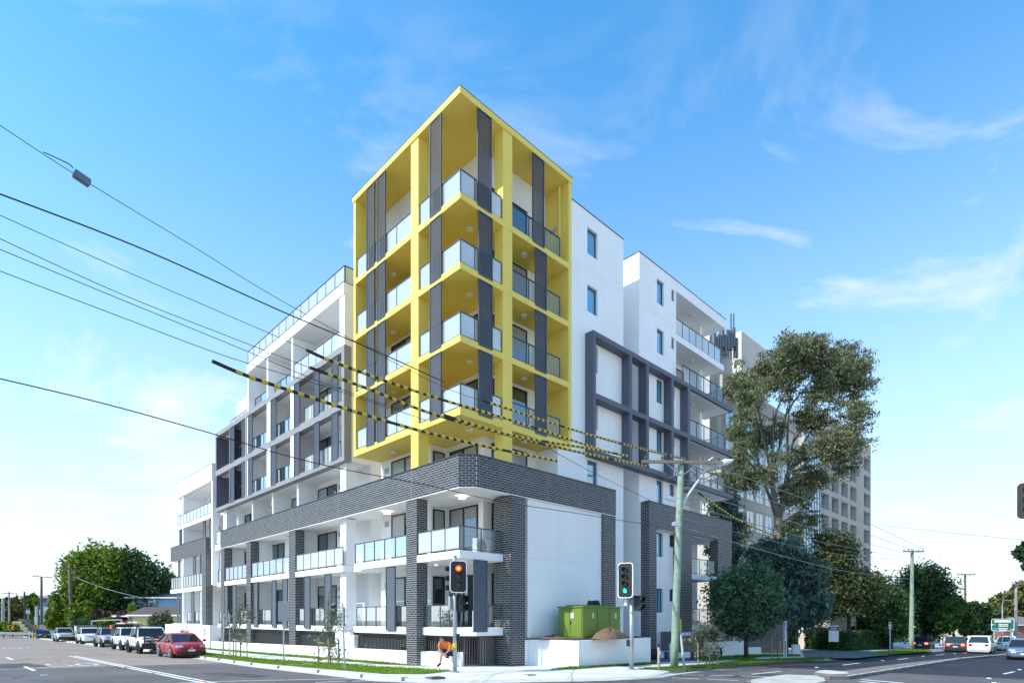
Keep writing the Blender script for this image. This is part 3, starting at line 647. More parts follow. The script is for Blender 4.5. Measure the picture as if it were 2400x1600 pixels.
AN.seg((1,37.9,15.4),(1,39.2,15.2),.03,.03); AN.build('roof_antenna', BLACK, A)
# right-hand side of the building -----------------------------------
YR = .55
def holed(name, y0, y1, x0, x1, z0, z1, holes, m=WHITE):
    xs = sorted({x0,x1}|{h[i] for h in holes for i in (0,1)}); zs = sorted({z0,z1}|{h[i] for h in holes for i in (2,3)}); b = MB()
    for xa, xb in zip(xs, xs[1:]):
        run = None
        for za, zb in zip(zs, zs[1:]):
            inh = any(h[0]-1e-6 <= xa and xb <= h[1]+1e-6 and h[2]-1e-6 <= za and zb <= h[3]+1e-6 for h in holes)
            if inh:
                if run: b.box(xa,xb,y0,y1,run[0],run[1]); run = None
            else: run = (run[0] if run else za, zb)
        if run: b.box(xa,xb,y0,y1,run[0],run[1])
    return b.build(name, m, A)
W1 = [(8.72,9.62,21.52,22.94),(8.72,9.62,18.46,19.89),(8.72,9.62,15.4,16.8),(8.72,9.62,12.35,13.7),(8.72,9.62,9.2,10.6)]
holed('wall', YR, YR+.25, 7.31, 12.0, 10.78, 23.72, W1[:4]); holed('wall', YR, YR+.25, 6.35, 12.0, -.6, 10.78, [W1[4]])
part('wall', MB().box(6.35,6.6,.8,2.0,-.6,10.8), WHITE); part('wall', MB().box(7.31,12.0,.8,9,-.6,23.7), WHITE, name=None) if False else None
part('wall', MB().box(11.7,12.0,.8,9,-.6,23.7), WHITE); part('core', MB().box(7.31,11.7,1.0,9,9.2,23.7), WHITE)
part('roof_capping', MB().box(7.3,12.03,YR-.03,9,23.72,23.76), ALU)
for h in W1: window('y', YR+.13, h[0], h[1], h[2], h[3], 1, m=BGLASS, fw=.05, fm=ALU)
X2 = 13.6
W2 = []
for z in (21.5,18.47): W2 += [(15.53,16.35,z,z+1.5),(17.23,17.75 if False else 17.6,z+.78,z+1.52)]
W2b = []
for z in (15.4,12.35,9.2,5.98,2.55): W2b += [(15.5,16.24,z,z+1.48),(17.0,17.62,z+.72,z+1.48)]
holed('wall', YR, YR+.25, X2, 17.79, 17.2, 23.75, W2); holed('wall', YR, YR+.25, X2, 18.62, -.6, 17.2, W2b)
part('core', MB().box(X2+.3,17.78,YR+.52,9,-.6,23.7), WHITE); part('side_wall', MB().box(X2,X2+.25,YR+.25,9,-.6,23.72), WHITE)
part('wall', MB().box(X2+.26,17.785,YR+.4,YR+.5,-.6,23.69), WHITE)
part('recess_wall', MB().box(12.0,X2,4.0,4.2,-.6,20), WHITE)
part('roof_capping', MB().box(X2-.03,24.72,YR-.03,9,23.75,23.79), ALU)
for h in W2+W2b: window('y', YR+.13, h[0], h[1], h[2], h[3], 1, m=BGLASS, fw=.05, fm=ALU)
# grey frame, in the paint copy with shade in its colour
NB = ((10.72,11.0),(13.7,13.98),(16.93,17.2))
for z0, z1 in NB: part('frame_beam', MB().box(8.53,18.63,0,YR-.002,z0,z1), FRAME_SHADE); part('balcony_slab', MB().box(18.63,24.71,0,2.2,z0,z1), FRAME_SHADE)
for z0, z1 in NB: part('soffit', MB().box(18.66,24.5,.2,2.2,z0-.03,z0-.003), SOFF)
for z0, z1 in ((11.0,13.7),(13.98,16.93)):
    for x0, x1 in ((8.53,8.76),(11.82,12.08),(13.52,13.79),(16.29,16.58),(18.28,18.62)): part('frame_fin', MB().box(x0,x1,.003,YR-.004,z0,z1), FRAME_SHADE)
# end balconies
part('roof_fascia', MB().box(17.79,24.7,YR-.01,3,23.08,23.74), WHITE)
part('balcony_slab', MB().box(17.79,24.4,YR-.01,2.2,19.95,20.35), WHITE)
part('wall', MB().box(17.79,23.2,2.3,2.5,7.5,23.1), WHITE); part('wall', MB().box(18.7,23.2,1.95,2.4,-.6,7.49), WHITE)
part('wall', MB().box(22.9,23.2,1.6,2.3,7.5,23.1), WHITE)
part('core', MB().box(17.79,23.2,2.5,9,-.6,23.1), WHITE)
for z, x0, x1, m, yy in ((20.35,17.82,24.0,FGLASS,.62),(17.2,17.82,23.4,CGLASS,.12),(13.98,18.66,23.6,CGLASS,.12),(11.0,18.66,23.6,CGLASS,.12)):
    balustrade('y', yy, x0, x1, z+.005, h=1.08, m=m, pitch=.95); balustrade('x', x1+.02, yy+.03, 2.2, z+.005, h=1.08, m=m)
for z in (20.35,17.2,13.98,11.0): window('y', 2.23, 19.4, 21.8, z+.03, z+2.4, 2)
# render joints on the big plain walls
JM = mat('render_joint', (.60,.60,.60), .9)
def joints(y, x0, x1, zs_, xs_=()):
    j = MB()
    for z in zs_: j.box(x0,x1,y-.003,y+.002,z,z+.014)
    j.build('wall_joint', JM, A)
joints(YR,7.32,8.70,(23.2,)) if False else None
joints(YR,7.4,11.95,(20.7,17.62)); joints(YR,13.62,17.75,(20.75,17.6)); joints(.12,3.8,9.3,(5.0,)); joints(YR,14.2,18.5,(8.9,)) ; joints(YR,15.6,17.3,(5.3,1.95))
DP = MB(); DP.box(11.6,11.68,YR-.07,YR-.001,9.2,16.8) if False else None
for z in (23.06,19.93,16.88,13.65,10.67): lampc(21.2,1.3,z)
# brick end bay
b = band('brick_band', 13.77,24.52,0,.3,7.6,9.05); courses((13.77,0),(1,0),(0,-1),10.75,7.6,9.05); part('brick_band', MB().box(13.77,14.07,.3,.9,7.6,9.05), MORTAR); courses((13.77,.9),(0,-1),(-1,0),.9,7.6,9.05)
part('band_cap', MB().box(13.74,24.55,-.03,.33,9.05,9.08), ALU)
x3b = V(1400+397*.35067)
pillar(13.782,x3b,.012,.85,-.7,7.6); pillar(V(1400+560*.35067),18.81,.012,.62,-.7,7.6); pillar(22.4,24.5,.012,.6,-.8,7.6)
for z0, z1 in ((4.73,5.06),(1.45,1.78)):
    part('balcony_slab', MB().box(18.83,22.38,.05,1.95,z0,z1), WHITE); balustrade('y', .14, 18.9, 22.3, z1+.005, m=CGLASS)
part('soffit', MB().box(15.3,24.4,.31,1.95,7.55,7.62), SOFF)
for z in (1.78,5.06): window('y', 1.88, 19.3, 21.9, z+.03, z+2.4, 2)
lampc(20.6,1.0,7.54)
# big white panel between the corner bay and the first brick end pier
part('panel_wall', MB().box(3.75,9.37,.12,.5,-.6,ZB0-.04), WHITE)
part('wall', MB().box(3.46,6.35,.56,.8,-.6,ZB0-.04), WHITE)
for z in (1.78,5.1): part('window', MB().box(3.48,3.74,.5,.56,z,z+2.55), BLACK)
# finish brickwork that is too much to name brick by brick
BR.build('brick_courses', BRICK, A, kind='stuff')
# things on the balconies
TIMB = mat('outdoor_furniture', (.55,.56,.57), .6)
def chair_out(x, y, z, rz, label):
    r = empty('balcony_chair', label, 'chair', (x,y,z), rz, None)
    MB().box(-.24,.24,-.24,.24,.40,.45).build('seat', TIMB, r); MB().box(-.24,.24,.2,.25,.45,.9).build('backrest', TIMB, r)
    for sx in (-1,1):
        for sy in (-1,1): MB().box(sx*.21-.02,sx*.21+.02,sy*.21-.02,sy*.21+.02,0,.40).build('leg', TIMB, r)
chair_out(.75,5.6,5.11,.4,'pale chair behind the glass balcony left of the nearest brick pillar')
chair_out(.75,7.2,5.11,2.4,'pale chair on the glass balcony near its white column end')
chair_out(.8,19.0,5.11,1.0,'pale chair on the first floor balcony between the two middle brick pillars, nearer one')
chair_out(.8,21.0,5.11,2.2,'pale chair on the first floor balcony between the two middle brick pillars, farther one')
acm = mat('condenser_white', (.6,.6,.6), .6)
def cond(x, y, z, label):
    r = empty('air_conditioner', label, 'air conditioner', (x,y,z)); MB().box(-.4,.4,-.15,.15,0,.75).build('casing', acm, r)
    b = MB()
    for k in range(5): b.tube([(math.cos(t)*(.06+.055*k)-.1,-.16,.38+math.sin(t)*(.06+.055*k)) for t in [i*math.pi/8 for i in range(17)]],.012,4,False)
    b.build('fan_guard', BLACK, r)
cond(2.1,1.5,5.11,'white air conditioner on the first floor corner balcony beside the brick pillar')
cond(2.1,1.5,1.79,'air conditioner on the ground floor corner balcony beside the brick pillar')
# ------------------------------------------------------------------ planter walls, fences
PW = mat('planter_white', (.85,.85,.855), .85, var=.03, scale=1, bump=.05)
pe = gp(1060,1562); pc = (.0,4.5)
pe = (max(pe[0], .75), pe[1])
PWL = empty('planter_wall', 'long low white planter wall along the side street footpath', 'planter wall', (0,12,0))
def inroot(r, name, b, m, **k):
    o = b.build(name, m, r, **k); o.matrix_parent_inverse = Matrix.Translation(-Vector(r.location)) if r.rotation_euler.z == 0 else r.matrix_world.inverted(); return o
ftop = lambda u, v: gz(u,v)+.62
b = MB(); b.prism([(0,33),(0,4.5),pe,(pe[0]+.22,pe[1]+.12),(.24,4.6),(.24,33)],0,0,lambda u,v: gz(u,v)-.3,ftop); inroot(PWL,'wall',b,PW)
b = MB(); b.prism([(.25,32.9),(.25,4.7),(pe[0]+.2,pe[1]+.2),(1.19,4.6),(1.19,32.9)],0,0,lambda u,v: gz(u,v)-.2,lambda u,v: gz(u,v)+.54); inroot(PWL,'soil_bed',b,SOIL)
# little letterbox-like panel and piers
part('pier', MB().box(.05,.3,10.0,11.6,.3,1.44), WHITE); part('pier', MB().box(.05,.3,9.5,9.9,.3,1.3), WHITE)
FENCE = mat('black_fence_metal', (.085,.085,.09), .5, metal=.1)
def fence(label, P, z0f, z1f, pitch=.1, single=False, w=.045):
    r = empty('slat_fence', label, 'fence', (P[0][0],P[0][1],z0f(*P[0])))
    s = MB(); ra = MB(); cnt = 0
    for p, q in zip(P, P[1:]):
        l = math.hypot(q[0]-p[0],q[1]-p[1]); n = int(l/pitch); dx, dy = (q[0]-p[0])/l, (q[1]-p[1])/l
        ra.seg((p[0],p[1],z1f(*p)-.02),(q[0],q[1],z1f(*q)-.02),.05,.05); ra.seg((p[0],p[1],z0f(*p)+.08),(q[0],q[1],z0f(*q)+.08),.035,.035)
        for i in range(n+1):
            x, y = p[0]+dx*l*i/n, p[1]+dy*l*i/n; t = s if not single else MB()
            t.obox((x,y,(z0f(x,y)+z1f(x,y))/2),(dx,dy,0),(-dy,dx,0),(0,0,1),w/2,.02,(z1f(x,y)-z0f(x,y))/2-.05)
            if single: inroot(r,'slat',t,FENCE)
    inroot(r,'rail',ra,FENCE)
    if not single: inroot(r,'slat_row',s,FENCE,kind='stuff')
    return r
c = lambda z: (lambda x, y: z)
fence('black slat fence between nearest left brick pillar and white column', [(.33,4.52),(.33,9.45)], lambda x,y: gz(x,y)+.5, c(1.40), .13)
fence('black slat fence between white column and third brick pillar', [(.33,11.6),(.33,16.76)], lambda x,y: gz(x,y)+.5, c(1.38), .13)
fence('black slat fence between the two middle brick pillars', [(.33,17.73),(.33,24.24)], lambda x,y: gz(x,y)+.5, c(1.36), .13)
fence('black slat fence at the far left end brick pillar', [(.33,25.15),(.33,29.83)], lambda x,y: gz(x,y)+.5, c(1.34), .13)
gA, gB = gp(1069,1563.5), (2.5,.9)
gA = (pe[0]+.02, pe[1]-.12)
fence('black slat fence behind the seated person', [(.55,3.6),(gA[0]+.25,gA[1]+.1)], lambda x,y: gz(x,y)+.5, c(1.39), .12)
fence('tall black vertical slat gate fence right of the red traffic light', [gA,gB], lambda x,y: gz(x,y), c(1.40), .125, True, .035)
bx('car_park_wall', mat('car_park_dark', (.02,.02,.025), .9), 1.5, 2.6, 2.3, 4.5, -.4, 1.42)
# white terrace wall with the kiosk
B0, B1, B2 = gp(1232,1557.9), gp(1356,1563.5), gp(1525,1553)
TW = empty('terrace_wall', 'tall plain white retaining wall below the green kiosk', 'retaining wall', (B1[0],B1[1],-.2))
zt = 1.22
b = MB(); b.prism([B0,B1,B2,(B2[0]+.6,B2[1]+2.2),(B2[0]-.0,.1),(3.46,.1)],-.8,zt); inroot(TW,'wall',b,PW)
b = MB(); b.prism([(B0[0]+.2,B0[1]+.2),(B1[0],B1[1]+.25),(B2[0]-.2,B2[1]+.25),(B2[0],0),(3.6,.1)],zt,zt+.05); inroot(TW,'soil_bed',b,SOIL)
KG = mat('kiosk_green', (.15,.225,.028), .55, var=.05, scale=2)
K0 = wl(900+1157*.3571,0); d = 0
ka = (V(1313,-.55),-.55); kcx = V(1365.6,-2.0)
kc = (kcx,-2.0)
kl = empty('substation_kiosk', 'lime green metal substation kiosk on the white wall', 'electrical kiosk', (kc[0],kc[1],zt))
KW, KD, KH = V(1453.5,-2.0)-kcx, 1.45, zat(1419,dep(kcx,-2.0))-zt-.06
b = MB(); b.prism([(-.05,-.05),(KW+.05,-.05),(KW+.05,KD+.05),(-.05,KD+.05)],KH,KH+.06); b.prism([(.2,.3),(KW-.3,.3),(KW-.3,KD-.3),(.2,KD-.3)],KH+.06,KH+.12); 
def kp_(name, b, m, **k): return b.build(name, m, kl, **k)
kp_('cabinet', MB().box(0,KW,0,KD,.08,KH), KG); kp_('roof', b, KG); kp_('base', MB().box(.04,KW-.04,.04,KD-.04,0,.08), CONC)
for x0, x1 in ((.05,KW*.36),(KW*.38,KW*.68),(KW*.70,KW-.05)): kp_('door', MB().box(x0,x1,-.025,-.001,.14,KH-.06), KG)
for y0, y1 in ((.06,KD/2-.02),(KD/2+.02,KD-.06)): kp_('door', MB().box(-.025,-.001,y0,y1,.14,KH-.06), KG)
SGN = mat('small_notice', (.6,.62,.55), .6)
for x in (.25*KW/1,.86*KW): kp_('notice_plate', MB().box(x-.07,x+.07,-.032,-.026,KH-.5,KH-.25), SGN)
kp_('notice_plate', MB().box(-.032,-.026,.5,.68,KH-.5,KH-.25), SGN); kp_('handle', MB().box(-.05,-.026,.66,.69,KH-.8,KH-.62), BLACK)
DIRTP = mat('brown_dirt', (.16,.10,.065), 1, var=.25, scale=5, bump=.6, bscale=14)
def mound(cx, cy, z, rx, ry, h, label, seed):
    rr = random.Random(seed); b = MB(); nu, nv = 22, 9; vs_ = []; fs = []
    for j in range(nv+1):
        for i in range(nu):
            a = 2*math.pi*i/nu; r = j/nv; k = 1+.18*math.sin(3*a+seed)+.1*rr.random(); hh = h*(1-r**1.6)**.9*(1+.2*math.sin(5*a+r*6))+rr.uniform(-.03,.03)*(r < .95)
            vs_.append((rx*r*k*math.cos(a), ry*r*k*math.sin(a), max(0,hh)))
    for j in range(nv):
        for i in range(nu): fs.append((j*nu+i,(j+1)*nu+i,(j+1)*nu+(i+1)%nu,j*nu+(i+1)%nu))
    b.add(vs_, fs); o = b.build('dirt_mound', DIRTP, None, True); o.location = (cx,cy,z); tag(o, label, 'dirt mound'); return o
mx = V(1435,-2.9); mound(mx, -2.75, zt+.04, 1.05, .6, .46, 'brown dirt heap in front of the green kiosk', 2)
mound(V(1305,-1.0), -.8, zt+.04, .8, .45, .16, 'low brown dirt spill at the left side of the green kiosk', 5)
rl_ = MB(); rr = random.Random(3)
for k in range(5):
    t = [i*math.pi/7 for i in range(15)]; rl_.tube([(.34*math.cos(u)*(1-.05*k),.3*math.sin(u)*(1-.05*k),.04+.045*k+.02*math.sin(3*u)) for u in t],.03,5,False)
o = rl_.build('hose_coil', BLACK); o.location = (kc[0]+KW*.72,kc[1]+1.0,zt+KH+.12); tag(o,'coil of black hose lying on top of the green kiosk','hose')
# ------------------------------------------------------------------ traffic lights
SIGB = mat('signal_black', (.012,.012,.014), .5); SIGW = mat('signal_white_border', (.8,.8,.8), .5); LENS = mat('dark_lens', (.02,.02,.022), .2)
RED = mat('red_signal_lit', (.8,.03,.01), .3, emit=((1,.03,.005),2.2)); GRN = mat('green_signal_lit', (.05,.7,.45), .3, emit=((.02,1,.5),1.0)); CORE = mat('signal_glow_core', (1,.6,.1), .3, emit=((1,.30,.02),3.0))
def rrect(w, h, r, n=5):
    P = []
    for cx, cz, a in ((w-r,h-r,0),(-w+r,h-r,90),(-w+r,-h+r,180),(w-r,-h+r,270)):
        for i in range(n+1):
            t = math.radians(a+90*i/n); P.append((cx+r*math.cos(t), cz+r*math.sin(t)))
    return P
def plate(b, P, y0, y1):          # outline in the x-z plane, thickness along y
    n = len(P); b.add([(x,y0,z) for x,z in P]+[(x,y1,z) for x,z in P], [tuple(range(n)),tuple(range(2*n-1,n-1,-1))]+[(i,n+i,n+(i+1)%n,(i+1)%n) for i in range(n)])
def head(root, loc, rz, lit, n=3, w=.31, h=.61, names=True):
    """signal head facing -y of its own frame"""
    M = Matrix.Translation(loc) @ Matrix.Rotation(rz,4,'Z')
    def mk(name, b, m, par):
        o = b.build(name, m, par); 
        if par is root: o.matrix_local = M
        return o
    bp = MB(); plate(bp, rrect(w,h,.12), -.02, .03); hd = mk('signal_head', bp, SIGB, root)
    rim = MB(); P = rrect(w,h,.12); Q = rrect(w+.03,h+.03,.14)
    k = len(P)
    for i in range(k):
        a, b_, c_, d_ = P[i],P[(i+1)%k],Q[(i+1)%k],Q[i]
        rim.add([(p[0],-.03,p[1]) for p in (a,b_,c_,d_)]+[(p[0],.032,p[1]) for p in (a,b_,c_,d_)],[(0,3,2,1),(4,5,6,7),(0,1,5,4),(1,2,6,5),(2,3,7,6),(3,0,4,7)])
    rim.build('border', SIGW, hd)
    bd = MB(); bd.box(-.16,.16,.03,.2,-h*.85,h*.85); bd.build('housing', SIGB, hd)
    st = (h*1.62)/n; z0 = h*.81-st/2
    for i in range(n):
        z = z0-i*st; r = min(.11, st*.33)
        ln = MB(); ln.tube([(0,-.022,z),(0,-.04,z)], r, 18); ln.build('lens', lit.get(i, LENS), hd)
        if i in lit and lit[i] is RED: MB().tube([(0,-.041,z),(0,-.046,z)], r*.5, 14).build('glow', CORE, hd)
        vz = MB()
        for k2 in range(15):
            a0, a1 = math.radians(-30+k2*16), math.radians(-30+(k2+1)*16)
            vz.add([((r+.014)*math.cos(a),y,z+(r+.014)*math.sin(a)) for a in (a0,a1) for y in (-.021,-.21 if 2 < k2 < 12 else -.13)], [(0,1,3,2)])
        vz.build('visor', SIGB, hd)
    return hd
def side_head(root, loc, rz, n=3):
    M = Matrix.Translation(loc) @ Matrix.Rotation(rz,4,'Z'); b = MB(); plate(b, rrect(.3,.6,.1), 0, .04); b.box(-.15,.15,.04,.2,-.5,.5); o = b.build('signal_head', SIGB, root); o.matrix_local = M
    for i in range(n):
        v = MB(); v.tube([(0,-.001,.36-.36*i),(0,-.2,.36-.36*i)],.1,12); v.build('visor', SIGB, o); 
        w_ = MB(); w_.ell((0,.22,.36-.36*i),(.09,.08,.09),10,6); w_.build('lamp_dome', mat('lamp_dome', (.55,.56,.58), .4), o)
    return o
def ped(root, loc, rz):
    M = Matrix.Translation(loc) @ Matrix.Rotation(rz,4,'Z'); b = MB(); b.box(-.14,.14,-.1,.12,-.32,.32); o = b.build('pedestrian_signal', SIGB, root); o.matrix_local = M
    for z in (.16,-.16):
        v = MB(); v.box(-.14,.14,-.32,-.1,z+.11,z+.13); v.add([(-.14,-.1,z+.13),(-.14,-.32,z+.13),(-.14,-.2,z-.1),(-.14,-.1,z-.12)],[(0,1,2,3)]); v.add([(.14,-.1,z+.13),(.14,-.32,z+.13),(.14,-.2,z-.1),(.14,-.1,z-.12)],[(3,2,1,0)]); v.build('visor', SIGB, o)
def facecam(x, y): return math.atan2(y-CAMY, x-CAMX)-math.pi/2     # turns an object's -y towards the camera
x1, y1 = gp(1066,1574.5); d1 = dep(x1,y1); T = empty('traffic_light', 'galvanised traffic light post at the corner showing red', 'traffic light', (x1,y1,gz(x1,y1)))
ht = zat(1302,d1)-gz(x1,y1)
MB().tube([(0,0,0),(0,0,ht)],.075,12).build('pole', STEEL, T, True); MB().tube([(0,0,ht),(0,0,ht+.02)],.085,12).build('pole_cap', STEEL, T); MB().tube([(0,0,0),(0,0,.04)],.17,12).build('base_plate', STEEL, T)
fc = facecam(x1,y1); zz = zat(1352,d1)-gz(x1,y1); off = Vector((math.cos(fc),math.sin(fc),0))
hd = head(T, Vector((0,0,zz))+off*.13+Vector((math.sin(fc),-math.cos(fc),0))*.32, fc+.12, {0:RED}, 3, .29, .57)
side_head(T, Vector((0,0,zz-.03))-off*.16+Vector((-math.sin(fc),math.cos(fc),0))*.1, fc-1.35)
ped(T, Vector((0,0,zat(1413,d1)-gz(x1,y1)))+off*.26, fc+.5); MB().box(-.05,.05,-.05,.05,0,.3).build('push_button', SIGB, T).location = (.12*off.x,.12*off.y,1.15)
MB().box(-.1,.1,-.06,.06,-.25,.25).build('pedestrian_signal_back', STEEL, T).location = (Vector((0,0,zat(1412,d1)-gz(x1,y1)))-off*.14)
b = MB(); b.tube([(0,0,.95),(0,0,1.1)],.08,10); b.obox((-.09*off.x,-.09*off.y-.03,.95),(1,0,0),(0,1,0),(0,0,1),.05,.01,.12); b.build('yellow_tape', mat('yellow_tape', (.75,.55,.03), .6), T)
x2, y2 = gp(1480,1568); d2 = dep(x2,y2); T2 = empty('traffic_light', 'traffic light post before the white terrace wall showing a green arrow', 'traffic light', (x2,y2,gz(x2,y2)))
z2 = lambda py: zat(py,d2)-gz(x2,y2)
MB().tube([(0,0,0),(0,0,z2(1395))],.085,12).build('pole', STEEL, T2, True); MB().tube([(0,0,0),(0,0,.04)],.2,12).build('base_plate', STEEL, T2); MB().tube([(0,0,z2(1437)),(0,0,z2(1432))],.1,12).build('collar', STEEL, T2)
fc = facecam(x2,y2); off = Vector((math.cos(fc),math.sin(fc),0)); twd = Vector((math.sin(fc),-math.cos(fc),0))
head(T2, Vector((0,0,z2(1360)))-off*.24+twd*.25, fc-.42, {3:GRN}, 4, .31, .70)
ped(T2, Vector((0,0,z2(1413)))+off*.27, fc+1.0)
MB().box(-.1,.1,-.07,.07,-.15,.15).build('control_box', mat('grey_box', (.6,.61,.62), .5), T2).location = Vector((0,0,z2(1410)))-off*.2
MB().box(-.05,.05,-.06,.06,-.14,.14).build('push_button', SIGB, T2).location = Vector((0,0,z2(1506)))-off*.13
b = MB(); b.seg((0,0,z2(1400)),tuple(Vector((0,0,z2(1400)))-off*.24+twd*.2),.05,.05); b.seg((0,0,z2(1412)),tuple(Vector((0,0,z2(1412)))+off*.25),.04,.04); b.build('bracket', STEEL, T2)
# signal head at the right edge of the picture
x3, y3 = wl(2411, 16.0); T3 = empty('traffic_light', 'black signal head on a post cut by the right edge of the photo', 'traffic light', (x3,y3,gz(x3,y3)+RD))
fc = facecam(x3,y3); zc = zat(1172,16)-(gz(x3,y3)+RD)
head(T3, Vector((0,0,zc)), fc-.1, {}, 3, .245, .50); MB().tube([(.75,-.3,0),(.75,-.3,zc+1)],.08,10).build('pole', STEEL, T3)
# ------------------------------------------------------------------ signs and small posts
SIGNBACK = mat('sign_back_grey', (.42,.43,.46), .5, metal=.4)
def post_at(px, py, off=0): 
    x, y = gp(px, py, off); return x, y, dep(x, y), gz(x, y)+off
x, y, d, z = post_at(665,1550); r = empty('road_sign', 'rectangular road sign on the grass verge seen from its plain grey back', 'road sign', (x,y,z)); fc = facecam(x,y)
h = zat(1408,d)-z; MB().tube([(0,0,0),(0,0,h)],.035,10).build('pole', STEEL, r); hw = 27/FPX*d/2; b = MB(); plate(b, rrect(hw,(zat(1408,d)-zat(1455,d))/2,.05), -.004, .004); o = b.build('sign_panel', SIGNBACK, r); o.location = (0,-.05,(zat(1408,d)+zat(1455,d))/2-z); o.rotation_euler = (0,0,fc+.25)
for (bx_, by_, tx, ty, lab, cap) in ((522,1536,526,1443,'grey steel post with rounded top, leftmost of the verge posts',1),(539,1537,538,1438,'plain grey steel post between the rounded post and the staked sapling',0),(808,1567,803,1415,'leaning grey steel post beside the nearer staked sapling',0)):
    x, y, d, z = post_at(bx_,by_); xt, yt = wl(tx,d); r = empty('steel_post', lab, 'post', (x,y,z)); h = zat(ty,d)-z
    MB().tube([(0,0,0),(xt-x,yt-y,h)],.035 if not cap else .045,10).build('tube', STEEL, r)
    if cap: MB().ell((xt-x,yt-y,h),(.05,.05,.14),10,6).build('rounded_cap', STEEL, r)
    else: MB().tube([(xt-x,yt-y,h),(xt-x,yt-y,h+.015)],.042,10).build('cap', STEEL, r)
# short pale post by the big pole
x, y, d, z = post_at(1544,1567); r = empty('marker_post', 'short weathered timber marker post left of the green pole', 'post', (x,y,z)); h = zat(1515,d)-z
MB().tube([(0,0,0),(0,0,h)],.055,8).build('shaft', mat('weathered_timber', (.38,.36,.32), .9, var=.2, scale=14), r); MB().tube([(0,0,h),(0,0,h+.12)],.06,8).build('cap', BLACK, r); MB().box(-.06,.06,-.062,-.055,h-.35,h-.15).build('reflector', SIGW, r)
# letterbox bank with its address
x, y, d, z = post_at(1628,1546); LB = empty('letterbox_bank', 'dark grey letterbox unit reading ARTHUR ST behind the green pole', 'letterboxes', (x,y,z))
lbx0, lbx1 = wl(1588,d)[0], wl(1628,d)[0]
DKG = mat('letterbox_grey', (.045,.05,.065), .5)
zt_ = zat(1489,d)-z; zb_ = zat(1525,d)-z; wL = 1.7
MB().box(-wL,0,-.02,.3,zb_,zt_).build('cabinet', DKG, LB)
for sx in (-.05,.12): MB().box(sx-.05,sx+.05,.1,.2,0,zt_+.02).build('leg', DKG, LB)
for i in range(6):
    for j in range(5): MB().box(-wL+.06+i*.27,-wL+.30+i*.27,-.035,-.02,zb_+.06+j*(zt_-zb_-.1)/5,zb_+.02+(j+1)*(zt_-zb_-.1)/5).build('letterbox_door', ALU, LB)
def text(s, size, m, parent, loc, rot, name='lettering', ext=.008, align='CENTER'):
    c_ = bpy.data.curves.new(name, 'FONT'); c_.body = s; c_.size = size; c_.extrude = ext; c_.align_x = align; o = bpy.data.objects.new('tmp', c_)
    COL.objects.link(o); dg = bpy.context.evaluated_depsgraph_get(); me = bpy.data.meshes.new_from_object(o.evaluated_get(dg)); bpy.data.objects.remove(o)
    me.materials.clear(); me.materials.append(m); q = bpy.data.objects.new(name, me); COL.objects.link(q); q.parent = parent; q.location = loc; q.rotation_euler = rot; return q
TXW = mat('lettering_white', (.85,.85,.85), .5); TXB = mat('lettering_black', (.02,.02,.02), .5)
text('ARTHUR ST', .27, TXW, LB, (-wL/2-.0,-.03,zt_+.03), (math.pi/2,0,0), ext=.012)
# flood depth gauge
x, y, d, z = post_at(1840,1538); r = empty('depth_gauge', 'white flood depth gauge post with the numeral 2 near its top', 'gauge post', (x,y,z)); h = zat(1454,d)-z; fc = facecam(x,y)
o = MB().box(-.11,.11,-.02,.02,.0,h).build('board', SIGW, r); o.rotation_euler = (0,0,fc); o2_ = MB().box(.1,.2,.02,.1,0,h).build('post', DKG, r); o2_.rotation_euler = (0,0,fc)
t_ = text('2', .26, TXB, r, (0,0,0), (math.pi/2,0,0), 'numeral'); t_.parent = o; t_.location = (0,-.03,h-.36)
b = MB()
for k in range(int(h/.1)): b.box(-.1,-.02 if k % 2 else .0,-.026,-.021,.05+k*.1,.09+k*.1)
b.build('graduation', TXB, o)
# no-stopping style sign, bus stop, hedge sign, green direction sign
x, y, d, z = post_at(2086,1527); r = empty('parking_sign', 'small red and white parking sign on a thin post before the hedge', 'road sign', (x,y,z)); h = zat(1457,d)-z; fc = facecam(x,y)
MB().tube([(0,0,0),(0,0,h)],.05,8).build('pole', STEEL, r); o = MB().box(-.10,.10,-.07,-.055,h-.6,h).build('sign_panel', SIGW, r); o.rotation_euler = (0,0,fc)
for z_ in (h-.12,h-.42): MB().box(-.08,.08,-.076,-.071,z_-.06,z_+.06).build('red_print', mat('sign_red', (.5,.03,.05), .5), o)
x, y, d, z = post_at(2210,1518); r = empty('bus_stop_sign', 'blue flag bus stop sign on a pole before the dark trees', 'bus stop sign', (x,y,z)); h = zat(1449,d)-z; fc = facecam(x,y)
MB().tube([(0,0,0),(0,0,h)],.05,8).build('pole', STEEL, r); o = MB().box(-.42,-.04,-.02,.02,h-.62,h).build('sign_panel', mat('sign_blue', (.03,.25,.62), .5), r); o.rotation_euler = (0,0,fc); MB().box(-.42,-.04,-.022,.022,h-.9,h-.64).build('route_panel', SIGW, o)
x, y = wl(1954,50); z = gz(x,y); r = empty('entrance_sign', 'white and purple entrance sign standing among the clipped hedges', 'sign', (x,y,z)); fc = facecam(x,y); h0, h1 = zat(1492,50)-z, zat(1465,50)-z
o = MB().box(-.38,.38,-.05,.05,h0-.4,h1).build('sign_panel', SIGW, r); o.rotation_euler = (0,0,fc); MB().box(-.37,.37,-.056,-.051,h1-.42,h1-.1).build('purple_band', mat('sign_purple', (.10,.03,.12), .5), o)
MB().box(-.25,.25,-.06,-.057,h1-.3,h1-.22).build('print_line', SIGW, o)
x, y, d, z = post_at(2350,1519); d = 56; x, y = wl(2350,d); z = gz(x,y); r = empty('direction_sign', 'large green road direction sign with white lettering and arrows', 'road sign', (x,y,z)); fc = facecam(x,y); h1 = zat(1449,d)-z; h0 = zat(1478,d)-z; w_ = 20.5/FPX*d
